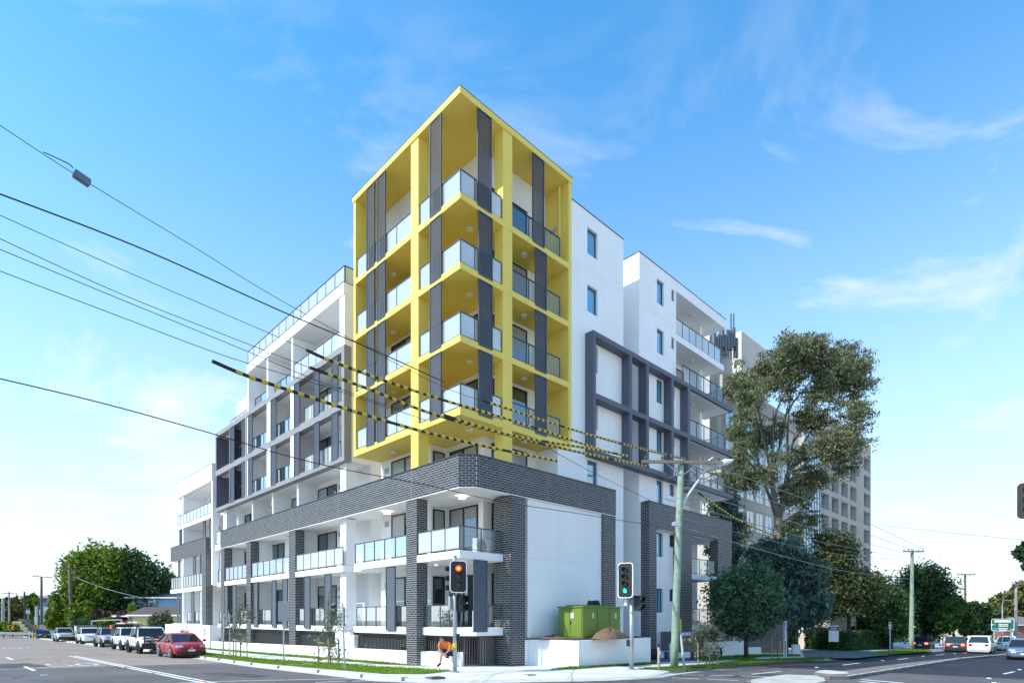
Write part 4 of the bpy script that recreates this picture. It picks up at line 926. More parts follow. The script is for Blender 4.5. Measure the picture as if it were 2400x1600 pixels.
SG = mat('sign_green', (.008,.10,.06), .45); b = MB(); plate(b, rrect(w_,(h1-h0)/2,.15), -.03, .03); o = b.build('sign_panel', SG, r); o.location = (0,0,(h1+h0)/2); o.rotation_euler = (0,0,fc)
b = MB(); P_, Q_ = rrect(w_,(h1-h0)/2,.15), rrect(w_-.04,(h1-h0)/2-.04,.13)
for i in range(len(P_)): b.add([(p[0],-.034,p[1]) for p in (P_[i],P_[(i+1)%len(P_)],Q_[(i+1)%len(P_)],Q_[i])],[(0,1,2,3)])
b.build('border', SIGW, o)
for sx in (-.75,.75): MB().box(sx*w_-.06,sx*w_+.06,.03,.12,-(h1+h0)/2-.2,(h1-h0)/2).build('leg', STEEL, o)
MB().box(-w_*.72,w_*.72,-.036,-.031,.26,.46).build('white_panel', SIGW, o); MB().box(-w_*.85,-w_*.5,-.036,-.031,-.5,-.3).build('blue_shield', MATS['sign_blue'], o)
for k, (z_, s_) in enumerate(((.06,.6),(-.1,.55),(-.34,.65),(-.5,.5))):
    b = MB(); x_ = -s_*w_*.6; rr = random.Random(k)
    while x_ < s_*w_*.7: 
        wd_ = rr.uniform(.05,.09); b.box(x_,x_+wd_,-.036,-.031,z_-.05,z_+.05); x_ += wd_+.03
    b.build('print_line', SIGW, o)
for sx, z_ in ((-.78,.02),(.78,-.42)):
    b = MB(); b.box(sx*w_-.12,sx*w_+.12,-.036,-.031,z_-.02,z_+.02); s_ = 1 if sx > 0 else -1; b.add([(sx*w_+s_*.12,-.035,z_+.09),(sx*w_+s_*.22,-.035,z_),(sx*w_+s_*.12,-.035,z_-.09)],[(0,1,2)] if s_ < 0 else [(2,1,0)]); b.build('arrow', SIGW, o)
# ------------------------------------------------------------------ utility poles and wires
GPOLE = mat('green_treated_pole', (.20,.29,.215), .9, var=0, col2=(.33,.40,.31), scale=5, bump=.5, bscale=25); BPOLE = mat('brown_timber_pole', (.16,.13,.11), .9, var=.2, scale=6, bump=.4); OLDT = mat('old_timber', (.20,.17,.14), .95, var=.25, scale=9, bump=.4)
PORC = mat('insulator', (.10,.07,.06), .3); WIRE = mat('wire_black', (.014,.014,.016), .6); WIREG = mat('wire_grey', (.25,.25,.25), .6)
def upole(name, px, py, toppx, toppy, r0, r1, m, label, arms=(), off=0, dfix=None, cat='utility pole'):
    if dfix: x, y = wl(px,dfix); d = dfix; z = gz(x,y)
    else: x, y, d, z = post_at(px,py,off)
    R = empty(name, label, cat, (x,y,z)); h = zat(toppy,d)-z; xt, yt = wl(toppx,d)
    n = 8; MB().tube([((xt-x)*i/n+.02*math.sin(i*2.1)*(0<i<n),(yt-y)*i/n,h*i/n) for i in range(n+1)],[r0+(r1-r0)*i/n for i in range(n+1)],14).build('pole', m, R, True)
    for (zp, hl, ax, ay) in arms:
        zc_ = zat(zp,d)-z; l = math.hypot(ax,ay); ax_, ay_ = ax/l, ay/l; cx, cy = (xt-x)*zc_/h, (yt-y)*zc_/h
        a = MB(); a.seg((cx-ax_*hl+ay_*r1*1.4,cy-ay_*hl-ax_*r1*1.4,zc_),(cx+ax_*hl+ay_*r1*1.4,cy+ay_*hl-ax_*r1*1.4,zc_),.1,.13); ao = a.build('crossarm', OLDT, R)
        for s_ in (-.92,-.5,.5,.92): 
            q_ = MB(); bx0, by0 = cx+ax_*hl*s_+ay_*r1*1.4, cy+ay_*hl*s_-ax_*r1*1.4; q_.tube([(bx0,by0,zc_+.065),(bx0,by0,zc_+.14),(bx0,by0,zc_+.17),(bx0,by0,zc_+.24)],[.025,.03,.06,.04],8); q_.build('insulator', PORC, ao)
        for s_ in (-.4,.4): ao2 = MB().seg((cx+ax_*hl*s_+ay_*r1*1.3,cy+ay_*hl*s_-ax_*r1*1.3,zc_-.06),(cx+ay_*r1,cy-ax_*r1,zc_-.6),.03,.03).build('brace', STEEL, R)
    return R, x, y, d, z, h, (xt-x, yt-y)
R1, bxp, byp, bd, bz, bh, lean = upole('utility_pole', 1580,1562,1596,1078,.185,.135,GPOLE,'big green treated timber power pole with street lamp in the foreground',((1085,1.85,.75,-.66),))
# clutter near the head of the pole, strut, street light
zz_ = lambda py: zat(py,bd)-bz
LX = lambda py: (lean[0]*zz_(py)/bh, lean[1]*zz_(py)/bh)
o1_ = LX(1180); e = Vector((.62,-.55,0)); a0 = Vector((o1_[0]+.12,o1_[1]-.05,zz_(1180)))
tip = Vector((*wl(1718,bd),0))-Vector((bxp,byp,0)); tip.z = zz_(1078)
kn = Vector((*wl(1660,bd),0))-Vector((bxp,byp,0)); kn.z = zz_(1092)
LG = mat('lamp_grey', (.52,.55,.58), .5, metal=.3)
b = MB(); b.tube([a0,a0.lerp(kn,.5),kn,kn.lerp(tip,.4)],[.06,.055,.05,.045],8); b.seg(Vector((o1_[0]+.1,o1_[1],zz_(1195))),a0.lerp(kn,.28),.05,.05); b.build('lamp_arm', LG, R1)
t0 = kn.lerp(tip,.3); MB().tube([t0,t0.lerp(tip,.2),t0.lerp(tip,.6),tip],[.05,.13,.14,.04],10).build('street_lamp', mat('lamp_head', (.72,.73,.74), .4), R1)
MB().tube([kn+Vector((0,0,.0)),kn+Vector((.1,0,.3)),kn+Vector((.25,-.1,.42))],.05,8).build('photocell_arm', LG, R1)
sx_, sy_ = gp(1604,1565); MB().tube([(LX(1450)[0]+.2,LX(1450)[1]-.12,zz_(1478)),(sx_-bxp,sy_-byp,gz(sx_,sy_)-bz)],[.05,.06],8).build('cable_guard', mat('grey_conduit', (.33,.35,.33), .8), R1)
MB().tube([(LX(1450)[0]+.2,LX(1450)[1]-.12,zz_(1478)),(LX(1450)[0]+.19,LX(1450)[1]-.12,zz_(1450))],.045,8).build('yellow_guard_top', mat('guard_yellow', (.7,.6,.05), .6), R1)
for py in (1100,1112,1128,1150): 
    q_ = LX(py); MB().tube([(q_[0]+.16,q_[1]-.1,zz_(py)),(q_[0]+.34,q_[1]-.2,zz_(py)+.02)],[.05,.07],8).build('insulator', PORC, R1)
q_ = LX(1232); b = MB(); b.box(q_[0]-.75,q_[0]-.2,q_[1]-.2,q_[1]-.08,zz_(1236),zz_(1228)); b.build('service_clamp', mat('clamp_white', (.7,.7,.68), .5), R1)
CPAL = random.Random(5); b = MB()
for k in range(9):
    q0 = LX(1105); p0_ = Vector((q0[0]+CPAL.uniform(-.3,.5),q0[1]+CPAL.uniform(-.5,.3),zz_(1090)+CPAL.uniform(-.3,.2))); p1_ = Vector((q0[0]+CPAL.uniform(-1.3,1.6),q0[1]+CPAL.uniform(-1.6,1.2),zz_(1088)+CPAL.uniform(-.5,.1))); m_ = (p0_+p1_)/2-Vector((0,0,.35)); b.tube([p0_,p0_.lerp(m_,.6),m_,p1_.lerp(m_,.6),p1_],.014,5,False)
b.build('jumper_wires', WIRE, R1)
b = MB()
for py in (1227,1195,1260): q_ = LX(py); f_ = zz_(py)/bh; b.tube([(q_[0],q_[1],zz_(py)),(q_[0],q_[1],zz_(py)+.03)],.192-.05*f_,14)
b.build('steel_band', STEEL, R1)
# other poles
def pole_simple(px,py,tx,ty,r0,r1,m,label,arms=(),dfix=None,cat='utility pole'): return upole('utility_pole',px,py,tx,ty,r0,r1,m,label,arms,0,dfix,cat)
pR2 = pole_simple(2136,1524,2138,1285,.23,.13,GPOLE,'pale green power pole on the grass right of the hedge',((1292,1.05,.75,-.66),))
b = MB().box(-.45,.25,-.3,-.25,zat(1470,pR2[3])-pR2[4],zat(1466,pR2[3])-pR2[4]).build('yellow_marker', MATS['guard_yellow'], pR2[0])
pR3 = pole_simple(2262,1510,2262,1343,.2,.12,BPOLE,'distant brown power pole behind the street trees',((1346,1.3,.75,-.66),),78)
pole_simple(2381,1515,2381,1372,.22,.12,mat('grey_pole', (.30,.28,.26), .9, var=.2),'grey timber power pole right of the green direction sign',((1368,.6,.75,-.66),),66)
x, y = wl(2349,64); z = gz(x,y); r = empty('street_lamp','slim white street lamp post behind the green direction sign','street lamp',(x,y,z)); h = zat(1412,64)-z
MB().tube([(0,0,0),(0,0,h),(.2,-.1,h+.25),(.7,-.4,h+.3)],[.08,.06,.05,.05],8).build('pole', LG, r); MB().ell((.85,-.5,h+.28),(.3,.2,.08),10,6).build('lamp_head', LG, r)
pL1 = pole_simple(171,1480,162,1332,.26,.17,BPOLE,'brown timber power pole left of the big left trees',((1334,1.7,.8,.6),),80)
b = MB(); b.tube([(-.1,0,zat(1396,80)-pL1[4]),(-1.0,0,zat(1387,80)-pL1[4]),(-1.5,0,zat(1388,80)-pL1[4])],.05,8); b.build('lamp_arm', BLACK, pL1[0]); MB().ell((-1.65,0,zat(1389,80)-pL1[4]-.08),(.25,.15,.1),8,6).build('street_lamp', LG, pL1[0])
pole_simple(98,1467,97,1350,.28,.17,mat('dark_green_pole', (.07,.085,.075), .9, var=.2),'dark green power pole with a crossarm above the parked navy car',((1351,2.0,.8,.6),),112)
pole_simple(61,1454,57,1386,.22,.15,mat('dark_pole', (.04,.04,.045), .9),'thin dark pole before the grey warehouse',(),118)
pole_simple(7,1458,7,1403,.30,.22,mat('grey_green_pole', (.28,.32,.30), .9),'grey green pole at the left photo edge',(),115)
pole_simple(22,1458,21,1386,.2,.15,MATS['grey_pole'],'thin grey pole beside the pole at the left photo edge',((1390,1.6,.8,.6),),125)
# wires: each hangs in the vertical plane y = y0 along the right-hand street, or between two points
def smooth(P, n=10):
    out = []
    for i in range(len(P)-1):
        p0, p1, p2, p3 = P[max(i-1,0)], P[i], P[i+1], P[min(i+2,len(P)-1)]
        for k in range(n):
            t = k/n; out.append(.5*((2*p1)+(-p0+p2)*t+(2*p0-5*p1+4*p2-p3)*t*t+(-p0+3*p1-3*p2+p3)*t**3))
    out.append(P[-1]); return out
def wpts(y0, px): return [Vector((V(a,y0), y0, zat(b,dep(V(a,y0),y0)))) for a, b in px]
def wire(label, pts, r=.011, m=None, sm=True):
    o = MB().tube(smooth(pts) if sm else pts, r, 5, False).build('overhead_wire', m or WIRE); tag(o, label, 'wire', None); return o
def tail(label, pts, r=.05, end=True):
    P = smooth(pts, 24); R_ = empty('cable_cover', label, 'cable cover', P[0])
    L_ = [0]
    for a, b_ in zip(P, P[1:]): L_.append(L_[-1]+(b_-a).length)
    def at(s):
        s = min(max(s,0),L_[-1]-1e-4); i = next(i for i in range(len(L_)-1) if L_[i+1] >= s); f = (s-L_[i])/(L_[i+1]-L_[i]); return P[i].lerp(P[i+1],f)-P[0]
    MB().tube([p-P[0] for p in P], r*.86, 8).build('black_sleeve', WIRE, R_)
    b = MB(); s = .5
    k = 0
    while s < L_[-1]-.1:
        p, q_ = at(s), at(s+.145); nrm = Vector((0,.35*r,0)); b.tube([p,q_], r, 8, True); s += .29; k += 1
        if k % 14 == 0: s += .3
    b.build('yellow_bands', mat('tiger_yellow', (.62,.46,.05), .6), R_, kind='stuff'); return R_
OUT = -40
wire('overhead wire with a glass strain insulator, topmost wire at upper left', wpts(-2.2,[(OUT,268),(190,418),(450,576),(673,712),(1000,888),(1125,938)]), .009)
wire('thin continuation of the topmost wire across the yellow balconies to the pole', wpts(-2.2,[(1125,938),(1365,1012),(1605,1072)]), .012, WIREG)
wire('thickest black cable crossing the upper left sky', wpts(-3.0,[(OUT,440),(330,582),(668,733),(880,822),(1040,895)]), .018)
wire('third overhead wire from the top at the left edge', wpts(-3.4,[(OUT,487),(275,627),(590,763),(720,820)]), .0085)
wire('fourth overhead wire from the top at the left edge', wpts(-3.9,[(OUT,541),(270,683),(540,790),(727,862)]), .0085)
wire('fifth overhead wire from the top at the left edge', wpts(-4.3,[(OUT,568),(260,692),(560,815),(760,898),(940,960)]), .0085)
wire('sixth overhead wire from the top at the left edge', wpts(-4.6,[(OUT,620),(250,730),(525,833),(760,905),(1000,985)]), .0085)
wire('lowest cable from the left edge sagging across the facade to the pole clamp', wpts(-3.6,[(OUT,878),(230,942),(460,1005),(740,1085),(1000,1136),(1171,1174),(1364,1204),(1543,1233)]), .013)
wire('thin service wire from the tiger cables to the brick end pier', [Vector((V(1285,-2.5),-2.5,zat(1050,dep(V(1285,-2.5),-2.5)))), Vector((V(1400,-1.2),-1.2,zat(1112,dep(V(1400,-1.2),-1.2)))), Vector((14.2,-.02,9.05))], .012)
tail('yellow and black striped cable cover, highest of those on the left', wpts(-3.4,[(718,820),(800,855),(1000,925),(1200,985),(1415,1056)]))
tail('yellow and black striped cable cover starting below the highest on the left', wpts(-3.9,[(726,861),(860,910),(1040,978),(1280,1042),(1520,1093)]))
tail('yellow and black striped cable cover starting farthest left, past the grey wing', wpts(-4.8,[(497,846),(620,895),(900,985),(1090,1035),(1305,1080)]))
tail('yellow and black striped cable cover on the right, ending at the pole crossarm', wpts(-2.2,[(1125,936),(1290,990),(1450,1038),(1606,1076)]))
tail('yellow and black striped cable cover, shorter one doubled below the yellow frame', wpts(-4.2,[(1040,972),(1200,1020),(1390,1052),(1470,1068)]))
ins = wpts(-2.2,[(171,404),(212,432)]); dv = (ins[1]-ins[0]).normalized()
o = MB().tube([ins[0],ins[0].lerp(ins[1],.06),ins[0].lerp(ins[1],.94),ins[1]],[.06,.105,.105,.06],10).build('strain_insulator', mat('insulator_blue', (.10,.15,.22), .25)); tag(o,'blue grey strain insulator barrel on the topmost left wire','insulator')
wire('loose tie wire at the upper end of the strain insulator', [ins[0]-dv*.55,ins[0]-dv*.1+Vector((0,0,.12)),ins[0]+Vector((0,0,.09))], .012)
# wires from the big pole towards the next pole on the right
x2p, y2p, d2p = pR2[1], pR2[2], pR2[3]
def span(label, p, q_, mid, r=.016, m=None):
    P = [p, None, q_]; mpt = (p+q_)/2; k_ = Vector((mpt.x,mpt.y,zat(mid,dep(mpt.x,mpt.y)))); wire(label, [p,(p+k_)/2+((p+k_)/2-(p+q_)/2)*.12,k_,(q_+k_)/2+((q_+k_)/2-(p+q_)/2)*.12,q_], r, m)
for i, (oy, zt0, lab) in enumerate(((-1.5,1100,'highest'),(-.8,1118,'second highest'),(.0,1140,'third highest'),(.7,1160,'fourth highest'),(1.3,1185,'lowest'))):
    p = Vector((bxp+.4,byp+oy,zat(zt0,bd))); q_ = Vector((x2p-.2,y2p+oy*.8,zat(1292+i*4,d2p))); mm = (p+q_)/2; mid = 1215+i*19
    span('%s of the five sagging wires between the green pole and the hedge pole' % lab, p, q_, mid, .019, WIREG)
tail('striped cable cover on the wires right of the green pole, lower one', [Vector((bxp+1.3,byp-.5,zat(1155,bd+.6))),Vector((bxp+5,byp-.6,zat(1222,bd+4.0))),Vector((bxp+9,byp-.9,zat(1262,bd+7)))], .045)
span('low pale telephone cable from the green pole to the hedge pole', Vector((bxp+.2,byp,zat(1230,bd))), Vector((x2p,y2p,zat(1356,d2p))), 1334, .022, WIREG)
wire('thin wire crossing the pale sky at the right edge', [Vector((*wl(2060,48),zat(1229,48))),Vector((*wl(2230,38),zat(1248,38))),Vector((*wl(2440,30),zat(1268,30)))], .012)
span('cable from the brown left pole into the big trees', Vector((pL1[1],pL1[2],zat(1350,80))), Vector((*wl(330,70),zat(1400,70))), 1378, .03, WIREG)
# ------------------------------------------------------------------ vehicles
TYRE = mat('tyre_rubber', (.018,.018,.018), .85); RIM = mat('alloy_rim', (.45,.46,.48), .35, metal=.8); RIMB = mat('black_rim', (.03,.03,.03), .4)
CGL = glass('car_glass', (.1,.12,.13), 0.0, .05, (.75,.8,.85), hcol=(.03,.034,.038)); PLAST = mat('black_plastic', (.02,.02,.022), .6); CHR = mat('chrome', (.6,.6,.62), .15, metal=1)
HLAMP = glass('headlamp_glass', (.9,.9,.9), 0.0, .25, (1,1,1), hcol=(.55,.57,.6)); TLAMP = mat('tail_lamp', (.35,.01,.01), .25, coat=1); TLIT = mat('brake_lamp_lit', (.7,.03,.02), .3, emit=((1,.05,.02),5.0))
PLATE = mat('number_plate', (.75,.76,.76), .5); PLATEY = mat('yellow_plate', (.75,.62,.03), .5); ORNG = mat('orange_pack', (.75,.12,.03), .7)
def paint(n, c, metal=0): return mat(n, c, .28, metal=metal, var=.02, scale=1, coat=.4, spec=.5)
def wheel(root, x, y, r, w, rim=RIM, side=1):
    t = MB(); t.tube([(0,-w/2,0),(0,-w/2+.03,0),(0,w/2-.03,0),(0,w/2,0)],[r-.04,r,r,r-.04],20); o = t.build('wheel', TYRE, root, True); o.location = (x,y,r)
    m_ = MB(); m_.tube([(0,side*(w/2+.002),0),(0,side*(w/2+.012),0)], r*.66, 18); m_.build('rim_well', PLAST, o)
    s = MB()
    for k in range(6):
        a = k*math.pi/3; s.seg((0.04*math.cos(a),side*(w/2+.018),.04*math.sin(a)),(r*.62*math.cos(a),side*(w/2+.018),r*.62*math.sin(a)),.05,.02)
    P = [(r*.62*math.cos(k*math.pi/8),side*(w/2+.016),r*.62*math.sin(k*math.pi/8)) for k in range(17)]; s.tube(P,.03,5,False)
    s.build('rim', rim, o)
def car(label, loc, rz, pt, L=4.5, W=1.76, zb=.92, zr=1.46, hood=None, tail=None, cab=(-1.7,-1.0,.75,1.35), r=.32, clear=.2, fa=1.32, ra=-1.3, wt=.74, rim=RIM, kind='car', name='parked_car', group=None, nose=.62, plate=PLATE, tyre_w=.22, bumper=None, grille=True, tails=TLAMP, bed=None, fz=.0):
    """forward is +x. cab = (rear base, rear roof, front roof, front base) along x"""
    R = empty(name, label, kind, loc, rz, group); h = L/2; w = W/2
    hood = hood or [(cab[3]-.1,zb+.0),(h*.72,zb-.07),(h*.92,zb-.16)]
    tailp = tail or [(-h*.96,zb-.02),(cab[0]+.1,zb+.02)]
    st = [(-h,w*.80,clear+.22,tailp[0][1]-.14),(-h+.06,w*.92,clear+.08,tailp[0][1]-.03)]+[(x,w*(.97 if i == 0 else 1),clear,z) for i, (x,z) in enumerate(tailp)]+[(0,w,clear,zb)]+[(x,w*(1 if i < 1 else .985 if i < 2 else .92),clear if i < 2 else clear+.02,z) for i,(x,z) in enumerate(hood)]+[(h-.05,w*.84,clear+.06,nose+.04),(h,w*.74,clear+.14,nose-.06)]
    st = sorted(st); b = MB(); ring_ = []
    for x, hw, zl, zt in st:
        zm = zl+(zt-zl)*.62
        ring_.append([(x,-hw*.82,zl),(x,-hw*.97,zl+.10),(x,-hw,zm),(x,-hw*.955,zt-.05),(x,-hw*.84,zt),(x,0,zt+.025),(x,hw*.84,zt),(x,hw*.955,zt-.05),(x,hw,zm),(x,hw*.97,zl+.10),(x,hw*.82,zl)])
    n = 11
    b.add([p for q_ in ring_ for p in q_], [(i*n+k,i*n+(k+1)%n,(i+1)*n+(k+1)%n,(i+1)*n+k) for i in range(len(ring_)-1) for k in range(n)]+[tuple(range(n)),tuple(range((len(ring_)-1)*n+n-1,(len(ring_)-1)*n-1,-1))])
    body = b.build('body', pt, R, True)
    md = body.modifiers.new('edge', 'EDGE_SPLIT'); md.split_angle = math.radians(38)
    # greenhouse
    xb, xr, xf, xw = cab; wb, wr = w*.93, w*wt; z0 = zb-.03; zf = zr-.06
    def lay(z): 
        t = (z-z0)/(zr-z0); return (xb+(xr-xb)*t, xw+(xf-xw)*t, wb+(wr-wb)*t)
    g = MB(); a0, a1, aw = lay(z0); c0, c1, cw = lay(zf)
    g.add([(a0,-aw,z0),(a1,-aw,z0),(a1,aw,z0),(a0,aw,z0),(c0,-cw,zf),(c1,-cw,zf),(c1,cw,zf),(c0,cw,zf)],[(0,1,5,4),(1,2,6,5),(2,3,7,6),(3,0,4,7),(4,5,6,7)])
    g.build('window_glass', CGL, R)
    rf = MB(); e = .02
    for k_, (zz, gr_) in enumerate(((zf-.02,.02),(zr-.015,-.0),(zr,-.12))):
        q0, q1, qw = lay(min(zz,zr)); rf.v += [(q0-gr_,-qw-gr_*.5,zz),(q1+gr_,-qw-gr_*.5,zz),(q1+gr_,qw+gr_*.5,zz),(q0-gr_,qw+gr_*.5,zz)]
    rf.f = [(k*4+i,k*4+(i+1)%4,(k+1)*4+(i+1)%4,(k+1)*4+i) for k in range(2) for i in range(4)]+[(8,9,10,11),(3,2,1,0)]
    rf.build('roof', pt, R)
    for s in (-1,1):
        MB().seg((a1-.01,s*aw,z0),(c1,s*cw,zf),.07,.05).build('window_pillar', pt, R)
        MB().seg((a0+.02,s*aw,z0),(c0+.02,s*cw,zf),.13 if bed is None else .10,.05).build('window_pillar', pt, R)
        xm = (a0*.45+a1*.55)-.15; MB().seg((xm,s*(aw+.005),z0),(xm*.9,s*(cw+.005),zf),.08,.03).build('window_pillar', pt, R)
    for s in (-1,1):
        dl = MB()
        for xx in (a1-.28,(a0*.45+a1*.55)-.15,a0*.75+a1*.25-.1): dl.box(xx-.007,xx+.007,s*w-.012,s*w+.004,clear+.14,zb-.07)
        dl.build('door_gap', PLAST, R)
        for xx in (-.02,-.95): MB().box(xx-.1,xx+.1,s*w-.02,s*w+.02,zb-.2,zb-.16).build('door_handle', pt, R)
        m_ = MB(); m_.ell((a1-.22,s*(w+.10),zb+.10),(.09,.12,.09),10,6); m_.build('wing_mirror', pt if bed is None else PLAST, R, True)
        sk = MB(); sk.box(ra+r,fa-r,s*w*.93,s*w*.985,clear-.02,clear+.08); sk.build('sill', PLAST, R)
        for xa in (fa,ra):
            ar = MB(); ar.tube([(xa,s*(w-.12),r),(xa,s*(w+.006),r)], r*1.17, 22); ar.build('wheel_arch', PLAST, R)
            wheel(R, xa, s*(w-tyre_w/2+.025), r, tyre_w, rim, s)
        # lamps
        hl = MB(); hl.add([(h*.90,s*w*.915,nose+.17),(h*.955,s*w*.84,nose+.02),(h*.985,s*w*.50,nose+.05),(h*.955,s*w*.52,nose+.17),(h*.93,s*w*.80,nose+.02),(h*.90,s*w*.6,nose+.02)],[(0,1,2,3)] if s > 0 else [(3,2,1,0)])
        hl.v = [(x+.03,y,z+fz) for x,y,z in hl.v]; hl.build('headlight', HLAMP, R)
        fl = MB(); fl.box(h-.10,h-.035,s*w*.55-.1,s*w*.55+.1,clear+.16,clear+.26); fl.build('fog_light', PLAST, R)
        tl = MB(); tl.box(-h-.005,-h+.1,s*w*.66-.13,s*w*.66+.13,zb-.28,zb-.08); tl.build('tail_light', tails, R)
    if grille:
        g2 = MB(); g2.add([(h+.004,-w*.46,nose-.02),(h+.004,w*.46,nose-.02),(h-.02,w*.40,clear+.16),(h-.02,-w*.40,clear+.16)],[(0,1,2,3)]); g2.v += [(h-.1,y,z) for x,y,z in g2.v[:4]]; g2.f += [(0,4,5,1),(1,5,6,2),(2,6,7,3),(3,7,4,0)]; g2.build('grille', PLAST, R)
    MB().box(h+.006,h+.022,-.19,.19,clear+.22,clear+.33).build('number_plate', plate, R); MB().box(-h-.02,-h-.005,-.19,.19,clear+.35,clear+.46).build('number_plate', PLATE, R)
    MB().box(h+.0,h+.03,-.06,.06,nose-.05,nose+.03).build('badge', CHR, R)
    sh = MB(); sh.box(-h+.25,h-.25,-w*.8,w*.8,clear-.06,clear+.05); sh.build('underbody', PLAST, R)
    return R
def pick(label, loc, pt, dark_front=False, canopy=None, **k):
    kw = dict(L=5.3, W=1.88, zb=1.16, zr=1.84, cab=(-.95,-.78,.62,1.25), r=.40, clear=.34, fa=1.62, ra=-1.6, wt=.78, nose=.96, kind='pickup truck', hood=[(1.2,1.17),(2.1,1.12),(2.45,1.02)], tail=[(-2.6,1.13),(-1.0,1.15)], bed=True, tyre_w=.28)
    kw.update(k); R = car(label, loc, -math.pi/2, pt, **kw); w = kw['W']/2
    MB().box(-2.55,-1.0,-w*.8,w*.8,1.13,1.165).build('tray', PLAST, R)
    if dark_front: MB().box(kw['L']/2-.1,kw['L']/2+.06,-w*.9,w*.9,kw['clear']+.04,kw['clear']+.34).build('bumper', PLAST, R)
    return R
def spot(px, py, L_axle, W): 
    x, y = gp(px, py, RD); return (x+W/2-.03, y+L_axle, gz(x, y+L_axle)+RD)
tilt = -.0125
RED_P = paint('red_car_paint', (.33,.006,.016)); WHT_P = paint('white_car_paint', (.78,.78,.78)); SIL_P = paint('silver_car_paint', (.42,.44,.47), .4); NVY_P = paint('navy_car_paint', (.012,.016,.03)); GRY_P = paint('grey_car_paint', (.05,.052,.058)); SWH_P = paint('silver_white_paint', (.62,.63,.65), .2)
GRP = 'vehicles parked in a row along the side street'
c1_ = car('red hatchback parked nearest, first in the row along the side street', spot(401,1541,1.32,1.76), -math.pi/2, RED_P, rim=RIM, group=GRP, cab=(-1.9,-.80,.25,1.45), hood=[(1.40,.93),(1.85,.85),(2.12,.76)], nose=.62, wt=.70, L=4.5)
MB().box(2.0,2.268,-.55,.55,.27,.47).build('lower_grille', PLAST, c1_)
for s_ in (-1,1): MB().box(2.0,2.22,s_*.70-.09,s_*.70+.09,.28,.44).build('fog_light', PLAST, c1_)
c2_ = pick('white pickup truck with black bull bar, spotlights and roof rack behind the red car', spot(324,1531,1.62,1.9), WHT_P, group=GRP, rim=RIMB, r=.43, clear=.42, W=1.9)
b = MB()
for z in (.66,.92,1.12): b.seg((2.78,-.82,z),(2.78,.82,z),.06,.09)
for y in (-.8,-.42,.42,.8): b.seg((2.77,y,.5),(2.77,y,1.16),.07,.06)
b.tube([(2.7,-.85,1.1),(2.76,-.7,1.24),(2.78,-.3,1.26),(2.78,.3,1.26),(2.76,.7,1.24),(2.7,.85,1.1)],.035,8); b.box(2.55,2.82,-.93,.93,.46,.76); b.build('bull_bar', PLAST, c2_)
for s in (-.36,.36): MB().tube([(2.72,s,1.03),(2.86,s,1.03),(2.87,s,1.03)],[.10,.14,.13],16).build('spotlight', HLAMP, c2_)
MB().box(2.825,2.84,-.22,.22,.76,.88).build('number_plate', PLATE, c2_); MB().box(1.25,2.40,-.28,.28,1.19,1.205).build('bonnet_stripe', GRY_P, c2_)
def rack(R, x0, x1, z, w=.72):
    b = MB(); b.seg((x0,-w,z),(x1,-w,z),.05,.05); b.seg((x0,w,z),(x1,w,z),.05,.05)
    for k in range(7): x = x0+(x1-x0)*k/6; b.seg((x,-w,z),(x,w,z),.04,.03)
    for x in (x0+.1,x1-.1):
        for y in (-w,w): b.seg((x,y,z),(x,y,z-.1),.04,.04)
    return b.build('roof_rack', PLAST, R)
rack(c2_,-.85,.75,1.94); MB().tube([(1.15,-.98,1.1),(1.05,-.95,1.3),(.62,-.80,1.86),(.60,-.80,1.98)],.045,8).build('snorkel', PLAST, c2_)
c3_ = pick('white pickup truck with black canopy, orange packs and boards on its rack', spot(283,1523,1.62,1.9), WHT_P, group=GRP, rim=RIMB, r=.42, clear=.40, dark_front=True, W=1.9)
MB().box(-2.6,-1.05,-.9,.9,1.15,2.02).build('canopy', PLAST, c3_); rack(c3_,-2.4,.7,2.08); 
MB().box(-2.3,-1.6,-1.0,-.86,1.70,1.98).build('orange_pack', ORNG, c3_); MB().box(-.5,.2,-.55,.1,2.12,2.26).build('orange_pack', ORNG, c3_)
for k, y in enumerate((-.5,-.1,.4)):
    b = MB(); P_ = [(x, y+.17*math.cos(0)*s*max(.12,1-((x+.9)/1.7)**2)) for s in (1,) for x in [-2.5+i*.34 for i in range(11)]]+[(x, y-.17*max(.12,1-((x+.9)/1.7)**2)) for x in [.9-i*.34 for i in range(11)]]
    b.prism(P_, 2.13+.05*k, 2.18+.05*k); b.build('board', mat('board_white', (.7,.7,.68), .4), c3_)
c4_ = pick('silver grey pickup truck with black sports bar and black front bumper', spot(237,1516,1.62,1.88), SIL_P, group=GRP, rim=RIMB, dark_front=True, r=.42, clear=.38)
b = MB(); b.tube([(-1.3,-.8,1.15),(-1.1,-.7,1.78),(-1.1,.7,1.78),(-1.3,.8,1.15)],.05,8); b.build('sports_bar', PLAST, c4_); rack(c4_,-.7,.6,1.92)
c5_ = pick('white pickup truck with a grey and pale green camper canopy', spot(190,1508.5,1.62,1.88), WHT_P, group=GRP, rim=RIMB)
cm = mat('canopy_grey', (.16,.17,.17), .7); MB().box(-3.2,-1.1,-.92,.92,1.1,2.0).build('canopy', cm, c5_); MB().box(-3.1,-1.5,-.935,-.921,1.4,1.95).build('canopy_panel', mat('canopy_green', (.45,.55,.35), .6), c5_); MB().box(-3.25,-1.05,-.95,.95,2.0,2.05).build('canopy_lid', cm, c5_)
c6_ = pick('silver white pickup truck with a dark bonnet vent and broad grille bar', spot(133,1503,1.62,1.88), SWH_P, group=GRP, dark_front=True); MB().box(2.66,2.70,-.5,.5,.86,.94).build('grille_bar', CHR, c6_)
c7_ = car('dark navy hatchback with a yellow number plate near the far end of the row', spot(89,1496,1.3,1.74), -math.pi/2, NVY_P, group=GRP, plate=PLATEY, L=4.2)
